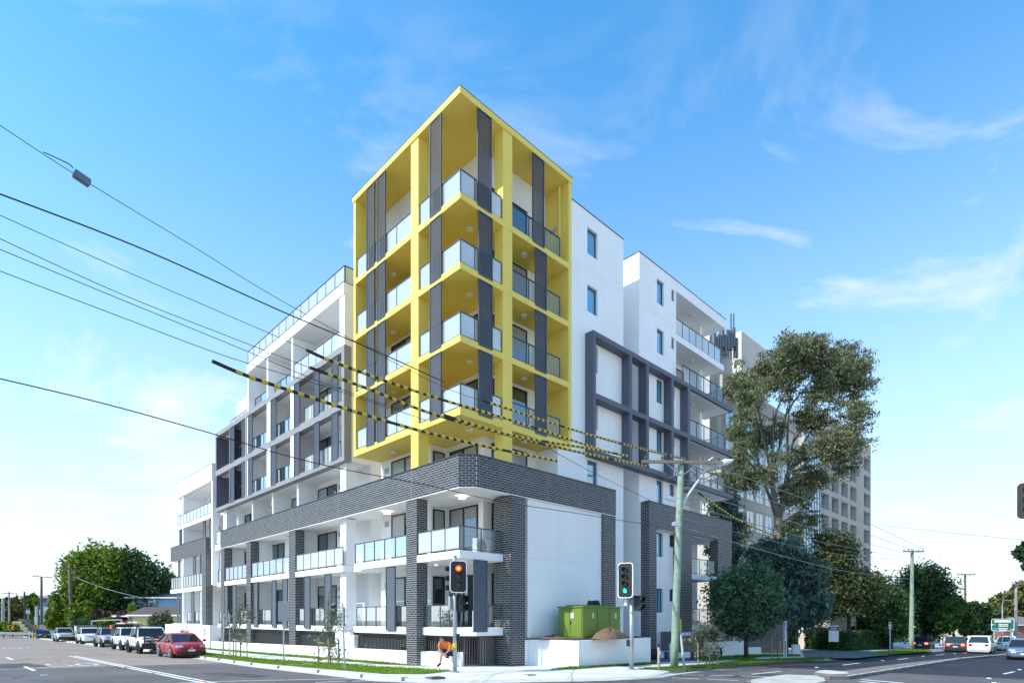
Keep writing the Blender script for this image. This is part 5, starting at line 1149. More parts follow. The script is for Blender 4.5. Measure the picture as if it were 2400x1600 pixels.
x, y, z = spot(85,1495,1.3,1.74); c8_ = car('grey wagon parked last, mostly hidden behind the navy hatchback', (x-.1,y+6.2,gz(x,y+6)+RD), -math.pi/2, SIL_P, group=GRP, zr=1.7, zb=1.0, cab=(-2.1,-1.8,.5,1.2))
def right_car(label, px, d, rz, pt, **k):
    x, y = wl(px, d); return car(label, (x,y,gz(x,y)+RD), rz, pt, name='car_in_traffic', group='cars in traffic on the right hand road', **k)
right_car('dark grey hatchback driving away with red tail lights by the bus stop', 2245, 58, .05, GRY_P, L=4.3, zr=1.55, zb=.98, cab=(-2.05,-1.7,.4,1.25), tails=TLIT)
right_car('black hatchback with lit brake lamps farther along behind the bus stop', 2163, 66, .05, NVY_P, L=4.2, zr=1.55, zb=.98, cab=(-2.0,-1.65,.4,1.25), tails=TLIT)
right_car('white wagon driving away right of the dark grey hatchback', 2300, 55, .03, WHT_P, L=4.8, zr=1.68, zb=1.02, cab=(-2.25,-1.85,.5,1.3))
right_car('white wagon farther down the road near the green direction sign', 2362, 66, .03, WHT_P, L=4.7, zr=1.66, zb=1.02, cab=(-2.2,-1.8,.5,1.3))
right_car('pale blue grey sedan facing the junction at the right photo edge', 2400, 41, math.pi+.08, paint('blue_grey_paint', (.16,.22,.32), .3), L=4.7, W=1.84, zr=1.47)
# ------------------------------------------------------------------ person on the planter wall
SKIN = mat('skin', (.42,.22,.15), .6, var=.05); HIVIS = mat('orange_hivis_shirt', (.95,.21,.035), .8, var=.05, scale=12); NAVC = mat('navy_shorts', (.015,.018,.05), .85); SHOE = mat('dark_boot', (.02,.02,.022), .7); HAIR = mat('short_grey_hair', (.06,.05,.045), .9)
fx_, fy_ = gp(1030,1561); pd = dep(fx_,fy_); mpp = FPX/pd
PR = empty('person', 'person in orange shirt and navy shorts sitting bent over on the white wall', 'person', (fx_,fy_,gz(fx_,fy_)))
def pp(px, py, c=0.0):            # c = metres towards the camera from the standing foot
    return Vector((FX[0]*(px-1030)/mpp-FY[0]*c, FX[1]*(px-1030)/mpp-FY[1]*c, (1561-py)/mpp))
def skin(name, pts, edges, radii, m, par, sub=2, root=0):
    me = bpy.data.meshes.new(name); me.from_pydata([tuple(p) for p in pts], edges, []); o = bpy.data.objects.new(name, me); COL.objects.link(o)
    sm_ = o.modifiers.new('s','SKIN'); sm_.use_smooth_shade = True
    for i, r in enumerate(radii): me.skin_vertices[0].data[i].radius = (r,r) if not isinstance(r, tuple) else r; me.skin_vertices[0].data[i].use_root = (i == root)
    sb = o.modifiers.new('d','SUBSURF'); sb.levels = sb.render_levels = sub
    dg = bpy.context.evaluated_depsgraph_get(); m2_ = bpy.data.meshes.new_from_object(o.evaluated_get(dg)); bpy.data.objects.remove(o); m2_.materials.clear(); m2_.materials.append(m)
    q_ = bpy.data.objects.new(name, m2_); COL.objects.link(q_); q_.parent = par; return q_
B = -.30                          # hips are back on the wall
J = dict(pel=pp(1050,1527,B), bel=pp(1048.5,1519,B+.08), che=pp(1044,1509,B+.22), nec=pp(1038.5,1503,B+.33), hd=pp(1036,1498,B+.40), hd2=pp(1035,1494,B+.38),
  sl=pp(1031.5,1506,B+.27), el=pp(1029,1517,B+.36), wl=pp(1037,1530,B+.46), hl=pp(1041,1532,B+.48), sr=pp(1053,1509,B+.22), er=pp(1054,1521,B+.34), wr=pp(1046,1530,B+.46), hr=pp(1043,1531.5,B+.49),
  hipl=pp(1045,1528,B+.05), knl=pp(1036,1530,B+.42), anl=pp(1031.5,1553,B+.30), toel=pp(1026,1559.3,B+.42), hipr=pp(1053,1528,B+.05), knr=pp(1027,1523,B+.40), anr=pp(1047,1536,B+.50), toer=pp(1053,1539,B+.55))
K = list(J); I = {k:i for i,k in enumerate(K)}
E_ = [('pel','bel'),('bel','che'),('che','nec'),('nec','hd'),('hd','hd2'),('che','sl'),('sl','el'),('el','wl'),('wl','hl'),('che','sr'),('sr','er'),('er','wr'),('wr','hr'),('pel','hipl'),('hipl','knl'),('knl','anl'),('anl','toel'),('pel','hipr'),('hipr','knr'),('knr','anr'),('anr','toer')]
RAD = dict(pel=.13,bel=.13,che=.14,nec=.06,hd=.085,hd2=.075,sl=.065,el=.045,wl=.032,hl=.036,sr=.065,er=.045,wr=.032,hr=.036,hipl=.09,knl=.062,anl=.045,toel=.03,hipr=.09,knr=.065,anr=.045,toer=.03)
skin('body', [J[k] for k in K], [(I[a],I[b_]) for a,b_ in E_], [RAD[k] for k in K], SKIN, PR)
for s, nm in ((1,'l'),(-1,'r')):
    h0 = J['h'+nm]
    for f in range(5):
        a = h0+Vector((.012*(f-2),.004*f,-.01)); t_ = .075-(.012 if f in (0,4) else 0); MB().tube([a,a+Vector((FX[0]*s*.35*t_,FX[1]*s*.35*t_,-t_*.5)),a+Vector((FX[0]*s*.8*t_,FX[1]*s*.8*t_,-t_*.75))],[.009,.009,.006],6).build('finger', SKIN, PR)
kk = ['pel','bel','che','nec','sl','el','sr','er']; T_ = dict(J); 
for a, b_ in (('sl','el'),('sr','er')): T_[b_] = J[a].lerp(J[b_], .95)
T_['nec'] = J['che'].lerp(J['nec'],.75); ii = {k:i for i,k in enumerate(kk)}
skin('shirt', [T_[k] for k in kk], [(ii[a],ii[b_]) for a,b_ in (('pel','bel'),('bel','che'),('che','nec'),('che','sl'),('sl','el'),('che','sr'),('sr','er'))], [.165,.175,.185,.085,.10,.072,.10,.072], HIVIS, PR)
kk = ['pel','hipl','ml','hipr','mr']; T_ = dict(J); T_['ml'] = J['hipl'].lerp(J['knl'],.85); T_['mr'] = J['hipr'].lerp(J['knr'],.75); ii = {k:i for i,k in enumerate(kk)}
skin('shorts', [T_[k] for k in kk], [(0,1),(1,2),(0,3),(3,4)], [.165,.125,.095,.125,.098], NAVC, PR)
MB().ell(J['hd2'],(.085,.09,.07),12,8).build('hair', HAIR, PR, True)
hc_ = J['hd']; b = MB(); b.ell(hc_+Vector((-FY[0]*.085,-FY[1]*.085,-.02)),(.016,.016,.022),8,6); b.build('nose', SKIN, PR)
for s in (-1,1):
    MB().ell(hc_+Vector((FX[0]*s*.085,FX[1]*s*.085,-.005)),(.015,.015,.03),8,6).build('ear', SKIN, PR); MB().ell(hc_+Vector((FX[0]*s*.03-FY[0]*.078,FX[1]*s*.03-FY[1]*.078,.0)),(.011,.011,.007),6,4).build('eye', SHOE, PR)
MB().ell(hc_+Vector((-FY[0]*.078,-FY[1]*.078,-.05)),(.022,.012,.006),8,4).build('mouth', mat('lips', (.3,.12,.1), .6), PR)
for a, t in (('anl','toel'),('anr','toer')):
    p, q_ = J[a], J[t]; MB().tube([p+(q_-p)*-.25+Vector((0,0,-.02)),p+(q_-p)*.2+Vector((0,0,-.02)),p+(q_-p)*.75,q_+(q_-p)*.15],[.05,.058,.052,.035],10).build('shoe', SHOE, PR, True)
p, q_ = J['knl'], J['anl']; MB().tube([p.lerp(q_,.80),p.lerp(q_,.98)],.054,10).build('sock', HIVIS, PR)
# ------------------------------------------------------------------ trees, shrubs, hedges
import numpy as np
def leafm(name, c1, c2, isl=.55, trans=.25): return mat(name, tuple(c*.8 for c in c1), .6, var=0, col2=tuple(c*1.15 for c in c2), scale=1.1, island=isl, trans=trans, spec=.3)
BARK = mat('grey_bark', (.16,.14,.12), .9, var=.25, scale=6, bump=.4); BARKD = mat('dark_bark', (.05,.045,.04), .95, var=.25, scale=6, bump=.4)
def leaves(name, blobs, n, size, m, parent, seed, elong=1.6, droop=0.0, clump=0.0, cl_n=0):
    """leaf-sized quads scattered through lumpy volumes; cl_n > 0 gathers them into sprays with gaps between"""
    rg = np.random.default_rng(seed); V_ = np.array([b_[3]*b_[4]*b_[5] for b_ in blobs], float)**.75; V_ /= V_.sum()
    which = rg.choice(len(blobs), size=(cl_n or n), p=V_); B_ = np.array([b_[:6] for b_ in blobs], float)[which]
    d = rg.normal(size=(len(which),3)); d /= np.linalg.norm(d,axis=1)[:,None]; r = rg.random(len(which))**.42
    lump = 1+.16*np.sin(d[:,0]*5+B_[:,0]*3)+.14*np.sin(d[:,1]*6+B_[:,1]*2+d[:,2]*4)
    P = B_[:,:3]+d*(r*lump)[:,None]*B_[:,3:6]
    if cl_n:
        k = rg.integers(0,cl_n,n); o_ = rg.normal(size=(n,3))*clump; o_[:,2] *= .8; o_[:,2] -= droop*np.abs(o_[:,2]); P = P[k]+o_
    n = len(P); a = rg.normal(size=(n,3)); a[:,2] -= droop*1.2; a /= np.linalg.norm(a,axis=1)[:,None]; u = rg.normal(size=(n,3)); b = np.cross(a,u); b /= np.linalg.norm(b,axis=1)[:,None]
    s = size*(.6+.8*rg.random(n))[:,None]; A_, B2 = a*s*elong*.5, b*s*.5
    v = np.stack([P-A_,P+B2*.8,P+A_,P-B2*.8],1).reshape(-1,3).astype(np.float32)
    me = bpy.data.meshes.new(name); me.vertices.add(4*n); me.vertices.foreach_set('co', v.ravel()); me.loops.add(4*n); me.loops.foreach_set('vertex_index', np.arange(4*n,dtype=np.int32)); me.polygons.add(n); me.polygons.foreach_set('loop_start', np.arange(0,4*n,4,dtype=np.int32)); me.polygons.foreach_set('loop_total', np.full(n,4,np.int32)); me.update(); me.validate()
    me.materials.append(m); o = bpy.data.objects.new(name, me); COL.objects.link(o); o.parent = parent; return o
def limbs(root, base_h, r0, blobs, m, seed, lean=(0,0), extra=2):
    rr = random.Random(seed); b = MB(); top = Vector((lean[0],lean[1],base_h)); b.tube([(0,0,-.1),(lean[0]*.4,lean[1]*.4,base_h*.5),top],[r0*1.15,r0*.9,r0*.75],10); tr = b.build('trunk', m, root, True)
    lb = MB()
    for bl in blobs:
        c_ = Vector(bl[:3]); k = (c_-top); mid = top+k*.5+Vector((rr.uniform(-.3,.3),rr.uniform(-.3,.3),.1*k.length)); lb.tube([top*.97,mid,c_],[r0*.55,r0*.32,r0*.1],7)
        for e in range(extra):
            q_ = c_+Vector((rr.uniform(-1,1)*bl[3],rr.uniform(-1,1)*bl[4],rr.uniform(-.3,.9)*bl[5]))*.8; lb.tube([mid,mid.lerp(q_,.5)+Vector((0,0,.15)),q_],[r0*.25,r0*.15,r0*.04],5)
    lb.build('limbs', m, root, True); return tr
def tree(label, x, y, blobs, n, size, lm, bm=BARKD, base_h=2, r0=.2, seed=1, name='tree', group=None, z=None, **k):
    R = empty(name, label, 'tree' if 'shrub' not in name else 'shrub', (x,y,gz(x,y) if z is None else z), 0, group)
    limbs(R, base_h, r0, blobs, bm, seed); leaves('crown', blobs, n, size, lm, R, seed, **k); return R
def scr(px, py, d, R0):            # a point in a tree's own frame from where it shows at depth d
    x, y = wl(px, d); return (x-R0[0], y-R0[1], zat(py,d)-gz(*R0))
def tree_px(label, px, d, bl, n, size, lm, base_h=2, z=None, **k):
    R0 = wl(px, d); m_ = d/FPX; B_ = []
    for cx, cy, rx, rz, *dd in bl:
        o_ = dd[0] if dd else 0; p = scr(cx, cy, d+o_, R0); B_.append((p[0],p[1],p[2],rx*m_,rx*m_*.95,rz*m_))
    return tree(label, R0[0], R0[1], B_, n, size, lm, base_h=base_h, **k)
L_LIME = leafm('lime_leaves', (.10,.17,.012), (.20,.27,.03)); L_DARK = leafm('dark_leaves', (.022,.055,.018), (.05,.10,.03)); L_MID = leafm('mid_leaves', (.05,.105,.035), (.10,.17,.055)); L_GUM = leafm('gum_leaves', (.11,.13,.065), (.21,.22,.11), .3); L_OLIVE = leafm('olive_leaves', (.09,.10,.02), (.16,.16,.04)); L_BLUE = leafm('bluish_leaves', (.06,.115,.09), (.12,.19,.15)); L_WISP = leafm('wispy_leaves', (.13,.15,.09), (.22,.24,.15)); L_PURP = leafm('purple_leaves', (.07,.035,.035), (.13,.07,.06)); L_GREY = leafm('greygreen_leaves', (.07,.09,.05), (.12,.14,.08)); L_STREET = leafm('street_tree_leaves', (.06,.125,.065), (.12,.21,.105))
# left background
tree_px('tall bright green tree, lit left half of the big pair behind the parked cars', 215, 84, [(205,1342,38,46),(225,1316,34,32),(190,1390,38,45),(235,1380,40,60),(262,1330,30,40),(200,1440,45,30),(175,1350,18,40)], 34000, .32, L_LIME, 3, r0=.35, seed=3, clump=.7, cl_n=1300)
tree_px('tall dark green tree right of the bright green one behind the parked cars', 305, 86, [(290,1326,40,36),(330,1358,46,46),(350,1400,38,48),(300,1400,50,60),(270,1350,30,50),(375,1430,25,40),(320,1450,60,25)], 36000, .32, L_DARK, 3, r0=.4, seed=5, clump=.7, cl_n=1400)
tree_px('low bright green tree in front of the brown power pole', 150, 82, [(145,1420,22,38),(160,1395,16,22),(135,1450,25,25),(165,1460,20,20)], 11000, .32, L_LIME, 1.5, r0=.16, seed=7)
tree_px('small round bright green tree right of the brown power pole', 192, 80, [(192,1432,26,22),(180,1445,20,18),(205,1445,18,16)], 9000, .3, L_LIME, 1.5, r0=.14, seed=8)
tree_px('grey green tree behind the end of the rear wing', 392, 105, [(385,1380,20,26),(400,1365,16,18),(395,1420,22,25)], 4000, .6, L_GREY, 4, r0=.2, seed=9)
for i, (px, py, rx, rz, m_, lab, nm) in enumerate(((30,1432,22,30,L_OLIVE,'hazy tree far left beside the thin grey pole','tree'),(52,1452,22,24,L_LIME,'bright green tree before the grey warehouse, left one','tree'),(74,1415,14,24,L_LIME,'bright green tree before the grey warehouse, upright right one','tree'),(5,1445,14,22,L_MID,'dark tree cut by the left photo edge','tree'),(14,1415,26,14,L_DARK,'distant dark tree line tree above the far left poles','tree'))):
    tree_px(lab, px, 128+i*2, [(px,py,rx,rz),(px-rx*.5,py+rz*.5,rx*.6,rz*.6),(px+rx*.5,py+rz*.45,rx*.6,rz*.6)], 3200, .6, m_, 1.5, r0=.15, seed=20+i, name=nm)
for i, (px, py, rx, rz, d, m_, lab) in enumerate(((8,1468,20,12,105,L_LIME,'bright green shrub bank behind the guard rail at the far left'),(30,1472,14,10,104,L_LIME,'bright green shrub left of the stone block steps behind the chevron'),(67,1457,10,5,112,L_LIME,'small bright shrub above the black sloping wall'),(233,1438,12,9,74,L_PURP,'purple leaved shrub behind the white camper pickup, left one'),(254,1441,11,9,74,L_PURP,'purple leaved shrub behind the white camper pickup, middle one'),(288,1442,12,12,72,L_PURP,'purple leaved shrub under the blue house, largest'),(335,1447,12,9,70,L_PURP,'purple leaved shrub right of the lamp bracket under the blue house'),(254,1456,18,10,72,L_LIME,'bright lime shrub above the silver pickup'),(195,1460,22,11,76,L_MID,'green shrub behind the silver white pickup'),(310,1430,7,16,72,L_LIME,'small upright green sapling in front of the blue house'),(380,1455,24,22,62,L_GREY,'wispy grey green shrub left of the white utility wall'),(300,1458,30,10,74,L_MID,'low green hedge of shrubs behind the white pickups'))):
    tree_px(lab, px, d, [(px,py,rx,rz),(px-rx*.5,py+rz*.4,rx*.6,rz*.6),(px+rx*.5,py+rz*.4,rx*.6,rz*.7)], 1800, .26, m_, .6, r0=.05, seed=40+i, name='shrub')
# right: gum tree with open limbs
GX, GY = wl(1828, 58); gd = 58
GT = empty('gum_tree', 'tall gum tree with open limbs in front of the beige tower', 'tree', (GX,GY,gz(GX,GY)))
def gs(px, py, o_=0): return Vector(scr(px,py,gd+o_,(GX,GY)))
b = MB(); b.tube([gs(1826,1560),gs(1826,1380),gs(1822,1290),gs(1824,1215)],[.55,.45,.42,.40],12); b.tube([gs(1824,1218),gs(1816,1170),gs(1806,1120)],[.33,.26,.22],9); b.tube([gs(1824,1218),gs(1838,1160),gs(1846,1110)],[.35,.28,.24],9); b.tube([gs(1822,1220),gs(1806,1170,1),gs(1790,1130,1)],[.22,.17,.14],8)
b.build('trunk', BARK, GT, True)
lb = MB(); rr = random.Random(4)
ends = [((1806,1120),(1812,1050),(1815,960)),((1806,1120),(1790,1040),(1760,940)),((1806,1120),(1830,1040),(1848,930)),((1846,1110),(1862,1030),(1905,930)),((1846,1110),(1845,1020),(1855,900)),((1846,1110),(1890,1060),(1960,1010)),((1846,1110),(1880,1040),(1935,960)),((1790,1130),(1765,1090),(1730,1060)),((1790,1130),(1770,1050),(1745,1000)),((1846,1130),(1890,1085),(1945,1055)),((1812,1050),(1822,960),(1880,850)),((1790,1040),(1775,960),(1735,920)),((1830,1040),(1850,960),(1930,860)),((1824,1240),(1790,1290),(1745,1320)),((1824,1230),(1870,1200),(1900,1170)),((1862,1030),(1925,930),(1990,880))]
for e in ends:
    P_ = [gs(q_[0]+rr.uniform(-3,3),q_[1],rr.uniform(-1.5,1.5)*(i>0)) for i, q_ in enumerate(e)]; lb.tube(smooth(P_,5),[.17-.013*i for i in range(11)],7)
lb.build('limbs', BARK, GT, True)
gb = []
for cx, cy, rx, rz in ((1860,815,42,38),(1910,830,48,40),(1800,870,48,45),(1845,880,45,45),(1735,890,35,40),(1760,930,35,35),(1980,840,45,35),(2010,900,32,50),(1960,880,45,40),(2000,970,34,45),(1985,1030,36,34),(1740,1000,36,40),(1775,1030,36,35),(1730,1060,32,30),(1945,1040,45,35),(1910,985,35,30),(1985,1085,35,24),(1750,1120,40,35),(1800,1110,28,28),(1860,1150,45,40),(1900,1120,40,38),(1700,1120,30,26),(1890,1210,32,26),(1850,1240,32,28),(1760,1290,28,24),(1735,1240,24,22),(2025,850,20,22),(1880,1060,26,26),(1905,925,26,30),(1955,935,24,26),(1880,975,22,26),(1820,1000,20,26),(1835,1060,20,22)):
    p = gs(cx,cy,rr.uniform(-3,3)); m_ = gd/FPX; gb.append((p.x,p.y,p.z,rx*m_,rx*m_,rz*m_))
leaves('crown', gb, 76000, .125, L_GUM, GT, 11, elong=2.8, droop=.9, clump=.34, cl_n=1050)
STX, STY = gp(1749,1541); sd = dep(STX,STY)
def blobs_px(L_, d, R0): return [(*scr(cx,cy,d+o_,R0),rx*d/FPX,rx*d/FPX,rz*d/FPX) for cx,cy,rx,rz,o_ in L_]
tree('round headed street tree on the grass before the brick end bay', STX, STY, blobs_px(((1740,1395,62,52,0),(1700,1420,42,50,0),(1785,1425,45,55,0),(1755,1355,48,30,0),(1700,1375,30,32,-.5),(1800,1375,30,35,.3),(1745,1460,50,30,0)),sd,(STX,STY)), 24000, .13, L_STREET, BARKD, zat(1482,sd)-gz(STX,STY), .13, 31, 'street_tree', elong=1.9, clump=.22, cl_n=1300)
tree_px('bluish dark feathery tree behind the round street tree', 1840, 50, [(1830,1300,55,42),(1870,1350,60,55),(1800,1340,45,50),(1850,1420,65,50),(1900,1420,45,45),(1790,1290,30,25)], 30000, .19, L_BLUE, 3, r0=.25, seed=33, clump=.3, cl_n=1500, elong=2.6, droop=.6)
tree_px('olive topped tree behind the clipped hedges', 1990, 58, [(1960,1290,45,38),(1940,1330,45,40),(1990,1360,50,40),(2030,1390,42,40),(1960,1400,55,45),(1930,1260,22,18)], 28000, .18, leafm('olive_dark_leaves', (.05,.075,.03), (.11,.13,.045)), 3.5, r0=.22, seed=35, clump=.45, cl_n=1100)
tree_px('dark green tree left of the pale power pole', 2085, 62, [(2060,1390,38,40),(2095,1420,35,45),(2050,1440,40,40),(2090,1470,35,30)], 18000, .2, L_MID, 2.5, r0=.18, seed=36, clump=.42, cl_n=900)
tree_px('tall dark tree right of the pale power pole', 2170, 70, [(2165,1360,48,36),(2140,1400,40,50),(2195,1400,40,50),(2170,1450,55,40)], 24000, .22, L_DARK, 3, r0=.25, seed=37, clump=.5, cl_n=1000)
tree_px('bright green tree below the tall dark tree above the traffic', 2235, 66, [(2235,1430,30,30),(2215,1455,28,25),(2255,1450,20,26)], 8000, .30, leafm('fresh_leaves', (.05,.11,.015), (.10,.18,.03)), 2, r0=.14, seed=38)
tree_px('dark green tree left of the green direction sign', 2285, 76, [(2270,1440,30,32),(2305,1445,28,26),(2290,1470,35,22)], 9000, .36, L_DARK, 2, r0=.16, seed=39)
tree_px('small olive tree between the dark tree and the direction sign', 2320, 82, [(2318,1432,24,20),(2335,1450,18,18)], 4000, .4, L_OLIVE, 2, r0=.12, seed=44)
tree_px('large olive tree far right behind the brick house', 2385, 125, [(2375,1420,42,34),(2405,1400,40,36),(2350,1435,22,26),(2400,1450,50,30)], 9000, .75, L_OLIVE, 4, r0=.3, seed=41)
tree_px('dark leafy tree reaching in from the right photo edge', 2480, 26, [(2440,1300,46,38),(2480,1280,60,55),(2420,1290,24,22),(2500,1330,60,50)], 7000, .22, L_DARK, 3, r0=.2, seed=42)
tree_px('dark drooping tree between the brick end pier and the gum tree', 1695, 52, [(1690,1180,26,36),(1668,1250,16,46),(1705,1290,30,40),(1720,1220,20,30),(1690,1330,26,36)], 12000, .16, L_BLUE, 3, r0=.16, seed=50, clump=.3, cl_n=420, elong=2.8, droop=1.0)
# hedges
def hedge(label, x0, x1, y0, y1, zt, n, m, seed):
    z = gz((x0+x1)/2,(y0+y1)/2); R = empty('clipped_hedge', label, 'hedge', ((x0+x1)/2,(y0+y1)/2,z)); hx, hy = (x1-x0)/2, (y1-y0)/2
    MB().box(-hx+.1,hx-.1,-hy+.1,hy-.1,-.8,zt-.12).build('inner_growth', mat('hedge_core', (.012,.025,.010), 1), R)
    rg = np.random.default_rng(seed); P = np.stack([rg.uniform(-hx,hx,n),rg.uniform(-hy,hy,n),rg.uniform(-.3,zt,n)],1); s_ = rg.integers(0,4,n); k = rg.normal(size=n)*.05
    P[s_==0,1] = -hy+k[s_==0]; P[s_==1,0] = -hx+k[s_==1]; P[s_==2,2] = zt+k[s_==2]; P[s_==3,1] = -hy+.1+k[s_==3]
    a = rg.normal(size=(n,3)); a /= np.linalg.norm(a,axis=1)[:,None]; b = np.cross(a,rg.normal(size=(n,3))); b /= np.linalg.norm(b,axis=1)[:,None]; sz = .09*(.6+.9*rg.random(n))[:,None]; v = np.stack([P-a*sz,P+b*sz*.6,P+a*sz,P-b*sz*.6],1).reshape(-1,3)
    b_ = MB(); b_.v = [tuple(q_) for q_ in v]; b_.f = [(4*i,4*i+1,4*i+2,4*i+3) for i in range(n)]; b_.build('foliage', m, R)
L_HEDGE = leafm('hedge_leaves', (.03,.075,.02), (.07,.14,.035))
h1 = gp(1900,1520); h2 = gp(1998,1520)
def hx_(px, py): return gp(px,py)
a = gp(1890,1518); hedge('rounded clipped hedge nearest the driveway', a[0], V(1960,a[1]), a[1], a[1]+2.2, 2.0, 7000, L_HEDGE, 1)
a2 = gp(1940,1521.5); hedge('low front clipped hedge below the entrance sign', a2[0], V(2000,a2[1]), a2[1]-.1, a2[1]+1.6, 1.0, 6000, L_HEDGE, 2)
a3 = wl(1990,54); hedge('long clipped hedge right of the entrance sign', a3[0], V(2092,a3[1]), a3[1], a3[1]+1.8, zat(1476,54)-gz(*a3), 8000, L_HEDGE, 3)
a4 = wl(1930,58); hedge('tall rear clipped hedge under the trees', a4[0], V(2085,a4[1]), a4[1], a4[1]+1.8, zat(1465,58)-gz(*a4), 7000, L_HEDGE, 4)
a5 = gp(1988,1524); lw = empty('garden_wall','low weathered concrete wall in front of the hedges','garden wall',(a5[0],a5[1],gz(*a5))); MB().box(0,V(2080,a5[1])-a5[0],0,.3,-.6,.55).build('wall', mat('weathered_wall', (.33,.32,.31), .9, var=.2, scale=3), lw)
# staked saplings
STK = mat('hardwood_stake', (.33,.24,.13), .9, var=.2, scale=9); STRAP = mat('hessian_tie', (.42,.30,.17), .95)
def sapling(label, short, trunk, stakes, tie, cl, n, lm, size=.06, bare=0, seed=1, rail=True):
    x, y = gp(*trunk[0]); d = dep(x,y); R = empty('sapling', label, 'tree', (x,y,gz(x,y))); R0 = (x,y)
    P = [Vector(scr(px,py,d,R0)) for px,py in trunk]; P[0].z = -.05; MB().tube(smooth(P,5),[.035-.004*i/5 for i in range(len(smooth(P,5)))],7).build('trunk', BARK, R)
    rr = random.Random(seed); b = MB(); tips = []
    for cx, cy, rx, rz in cl:
        c_ = Vector(scr(cx,cy,d,R0)); nearest = min(smooth(P,5), key=lambda q_: abs(q_.z-c_.z+.3))
        for k in range(5):
            e = c_+Vector((rr.uniform(-1,1)*rx*d/FPX,rr.uniform(-1,1)*rx*d/FPX,rr.uniform(-1,1)*rz*d/FPX)); m_ = nearest.lerp(e,.5)+Vector((0,0,.12)); b.tube([nearest,m_,e],[.012,.008,.003],4,False); tips.append(e)
            for j in range(bare): e2 = e+Vector((rr.uniform(-.5,.5),rr.uniform(-.5,.5),rr.uniform(.1,.7))); b.tube([m_,e,e2],[.008,.006,.002],4,False)
    b.build('twigs', BARK, R)
    if n: leaves('foliage', [(*scr(cx,cy,d,R0),rx*d/FPX,rx*d/FPX*.8,rz*d/FPX) for cx,cy,rx,rz in cl], n, size, lm, R, seed, elong=3.2, droop=1.0, clump=.16, cl_n=max(20,n//14))
    for i, (bx_, by_, ty) in enumerate(stakes):
        sx, sy = gp(bx_,by_); s = empty('tree_stake', 'timber stake %s of the %s' % (('at the left','in the middle','at the right')[i], short), 'stake', (sx,sy,gz(sx,sy)), 0, 'timber stakes of one sapling'); h = zat(ty,dep(sx,sy))-gz(sx,sy); MB().box(-.025,.025,-.025,.025,-.02,h).build('shaft', STK, s); MB().prism([(-.025,-.025),(.025,-.025),(.025,.025),(-.025,.025)],h,h+.03).build('top', STK, s)
    if tie:
        T_ = MB(); s0, s1 = stakes[0], stakes[-1]; p, q_ = gp(*s0[:2]), gp(*s1[:2]); z_ = zat(tie,d); T_.tube([(p[0]-x,p[1]-y,z_-gz(x,y)),(.0,.0,z_-gz(x,y)-.08),(q_[0]-x,q_[1]-y,z_-gz(x,y))],.035,6); T_.build('tie', STRAP, R)
    return R
sapling('feathery staked sapling farther along the side street verge', 'farther feathery sapling by the side street', [(564,1537),(562,1480),(560,1420),(563,1400)], [(547,1536,1497),(553,1538,1497),(579,1537,1500)], 1499, [(562,1430,28,35),(575,1415,18,25),(558,1470,30,30),(585,1450,18,25),(565,1500,18,20)], 520, L_WISP, .06, seed=2)
sapling('feathery staked sapling nearer the corner on the side street verge', 'nearer feathery sapling by the side street', [(777,1556),(771,1520),(768,1460),(770,1410),(772,1385)], [(747,1554,1500),(770,1558,1497),(794,1555,1498)], 1506, [(772,1400,26,28),(768,1440,32,30),(785,1470,28,28),(745,1480,26,22),(770,1500,30,24),(750,1530,22,20),(790,1520,24,22)], 700, L_WISP, .06, seed=4)
sapling('twiggy staked sapling by the letterbox bank', 'twiggy sapling by the letterboxes', [(1656,1557),(1654,1500),(1654,1455)], [(1636,1558,1507),(1663,1560,1508),(1681,1557,1506)], 1524, [(1655,1470,26,30),(1640,1500,30,26),(1670,1500,30,26),(1655,1530,26,18)], 500, L_GREY, .08, 3, seed=6)
sapling('bare staked sapling before the dark fence by the driveway', 'bare sapling before the dark fence', [(1823,1543),(1822,1500),(1824,1470)], [(1810,1544,1500),(1829,1546,1502),(1841,1545,1502)], 0, [(1822,1485,20,22),(1810,1480,22,26),(1836,1482,20,24)], 0, L_DARK, .1, 4, seed=8)
# small plants in the planters
L_PL = leafm('planter_leaves', (.05,.12,.02), (.11,.20,.04))
def strappy(label, px, py, x0, n, h, m, seed, z=None, g=None):
    y = U(px,x0); zz_ = gz(x0,y)+.56 if z is None else z; R = MB(); rr = random.Random(seed)
    for k in range(n):
        a = rr.uniform(0,6.28); l = h*rr.uniform(.6,1.1); s = rr.uniform(.15,.55); w_ = .035*rr.uniform(.7,1.3); dx, dy = math.cos(a), math.sin(a); px_, py_ = -dy*w_, dx*w_
        P_ = [(0,0,0,.4),(dx*l*s*.4,dy*l*s*.4,l*.6,1),(dx*l*s*1.1,dy*l*s*1.1,l*.9,.05)]; vs_ = []
        for q_ in P_: vs_ += [(q_[0]-px_*q_[3],q_[1]-py_*q_[3],q_[2]),(q_[0]+px_*q_[3],q_[1]+py_*q_[3],q_[2])]
        R.add(vs_, [(0,1,3,2),(2,3,5,4)])
    o = R.build('planter_plant', m); o.location = (x0,y,zz_); tag(o, label, 'plant', g)
for i, (px, h, lab) in enumerate(((823,.5,'broad leaved plant in the planter below the white column'),(843,.34,'small plant in the planter at the left end of the nearest black fence'),(856,.36,'small plant in the planter right of the fence end plant'),(943,.42,'plant in the planter just left of the nearest left brick pillar'),(964,.40,'plant in the planter in front of the nearest left brick pillar'),(991,.42,'plant in the planter right of the nearest left brick pillar'),(598,.35,'spiky plant in the planter behind the farther sapling'),(610,.38,'spiky plant in the planter right of the farther sapling'),(515,.4,'leafy plant at the far end of the long planter'),(690,.2,'tiny plant in the planter near the grey sign'),(712,.2,'tiny plant in the planter between two brick pillars'))):
    strappy(lab, px, 0, .17, 9, h, L_PL, 60+i)
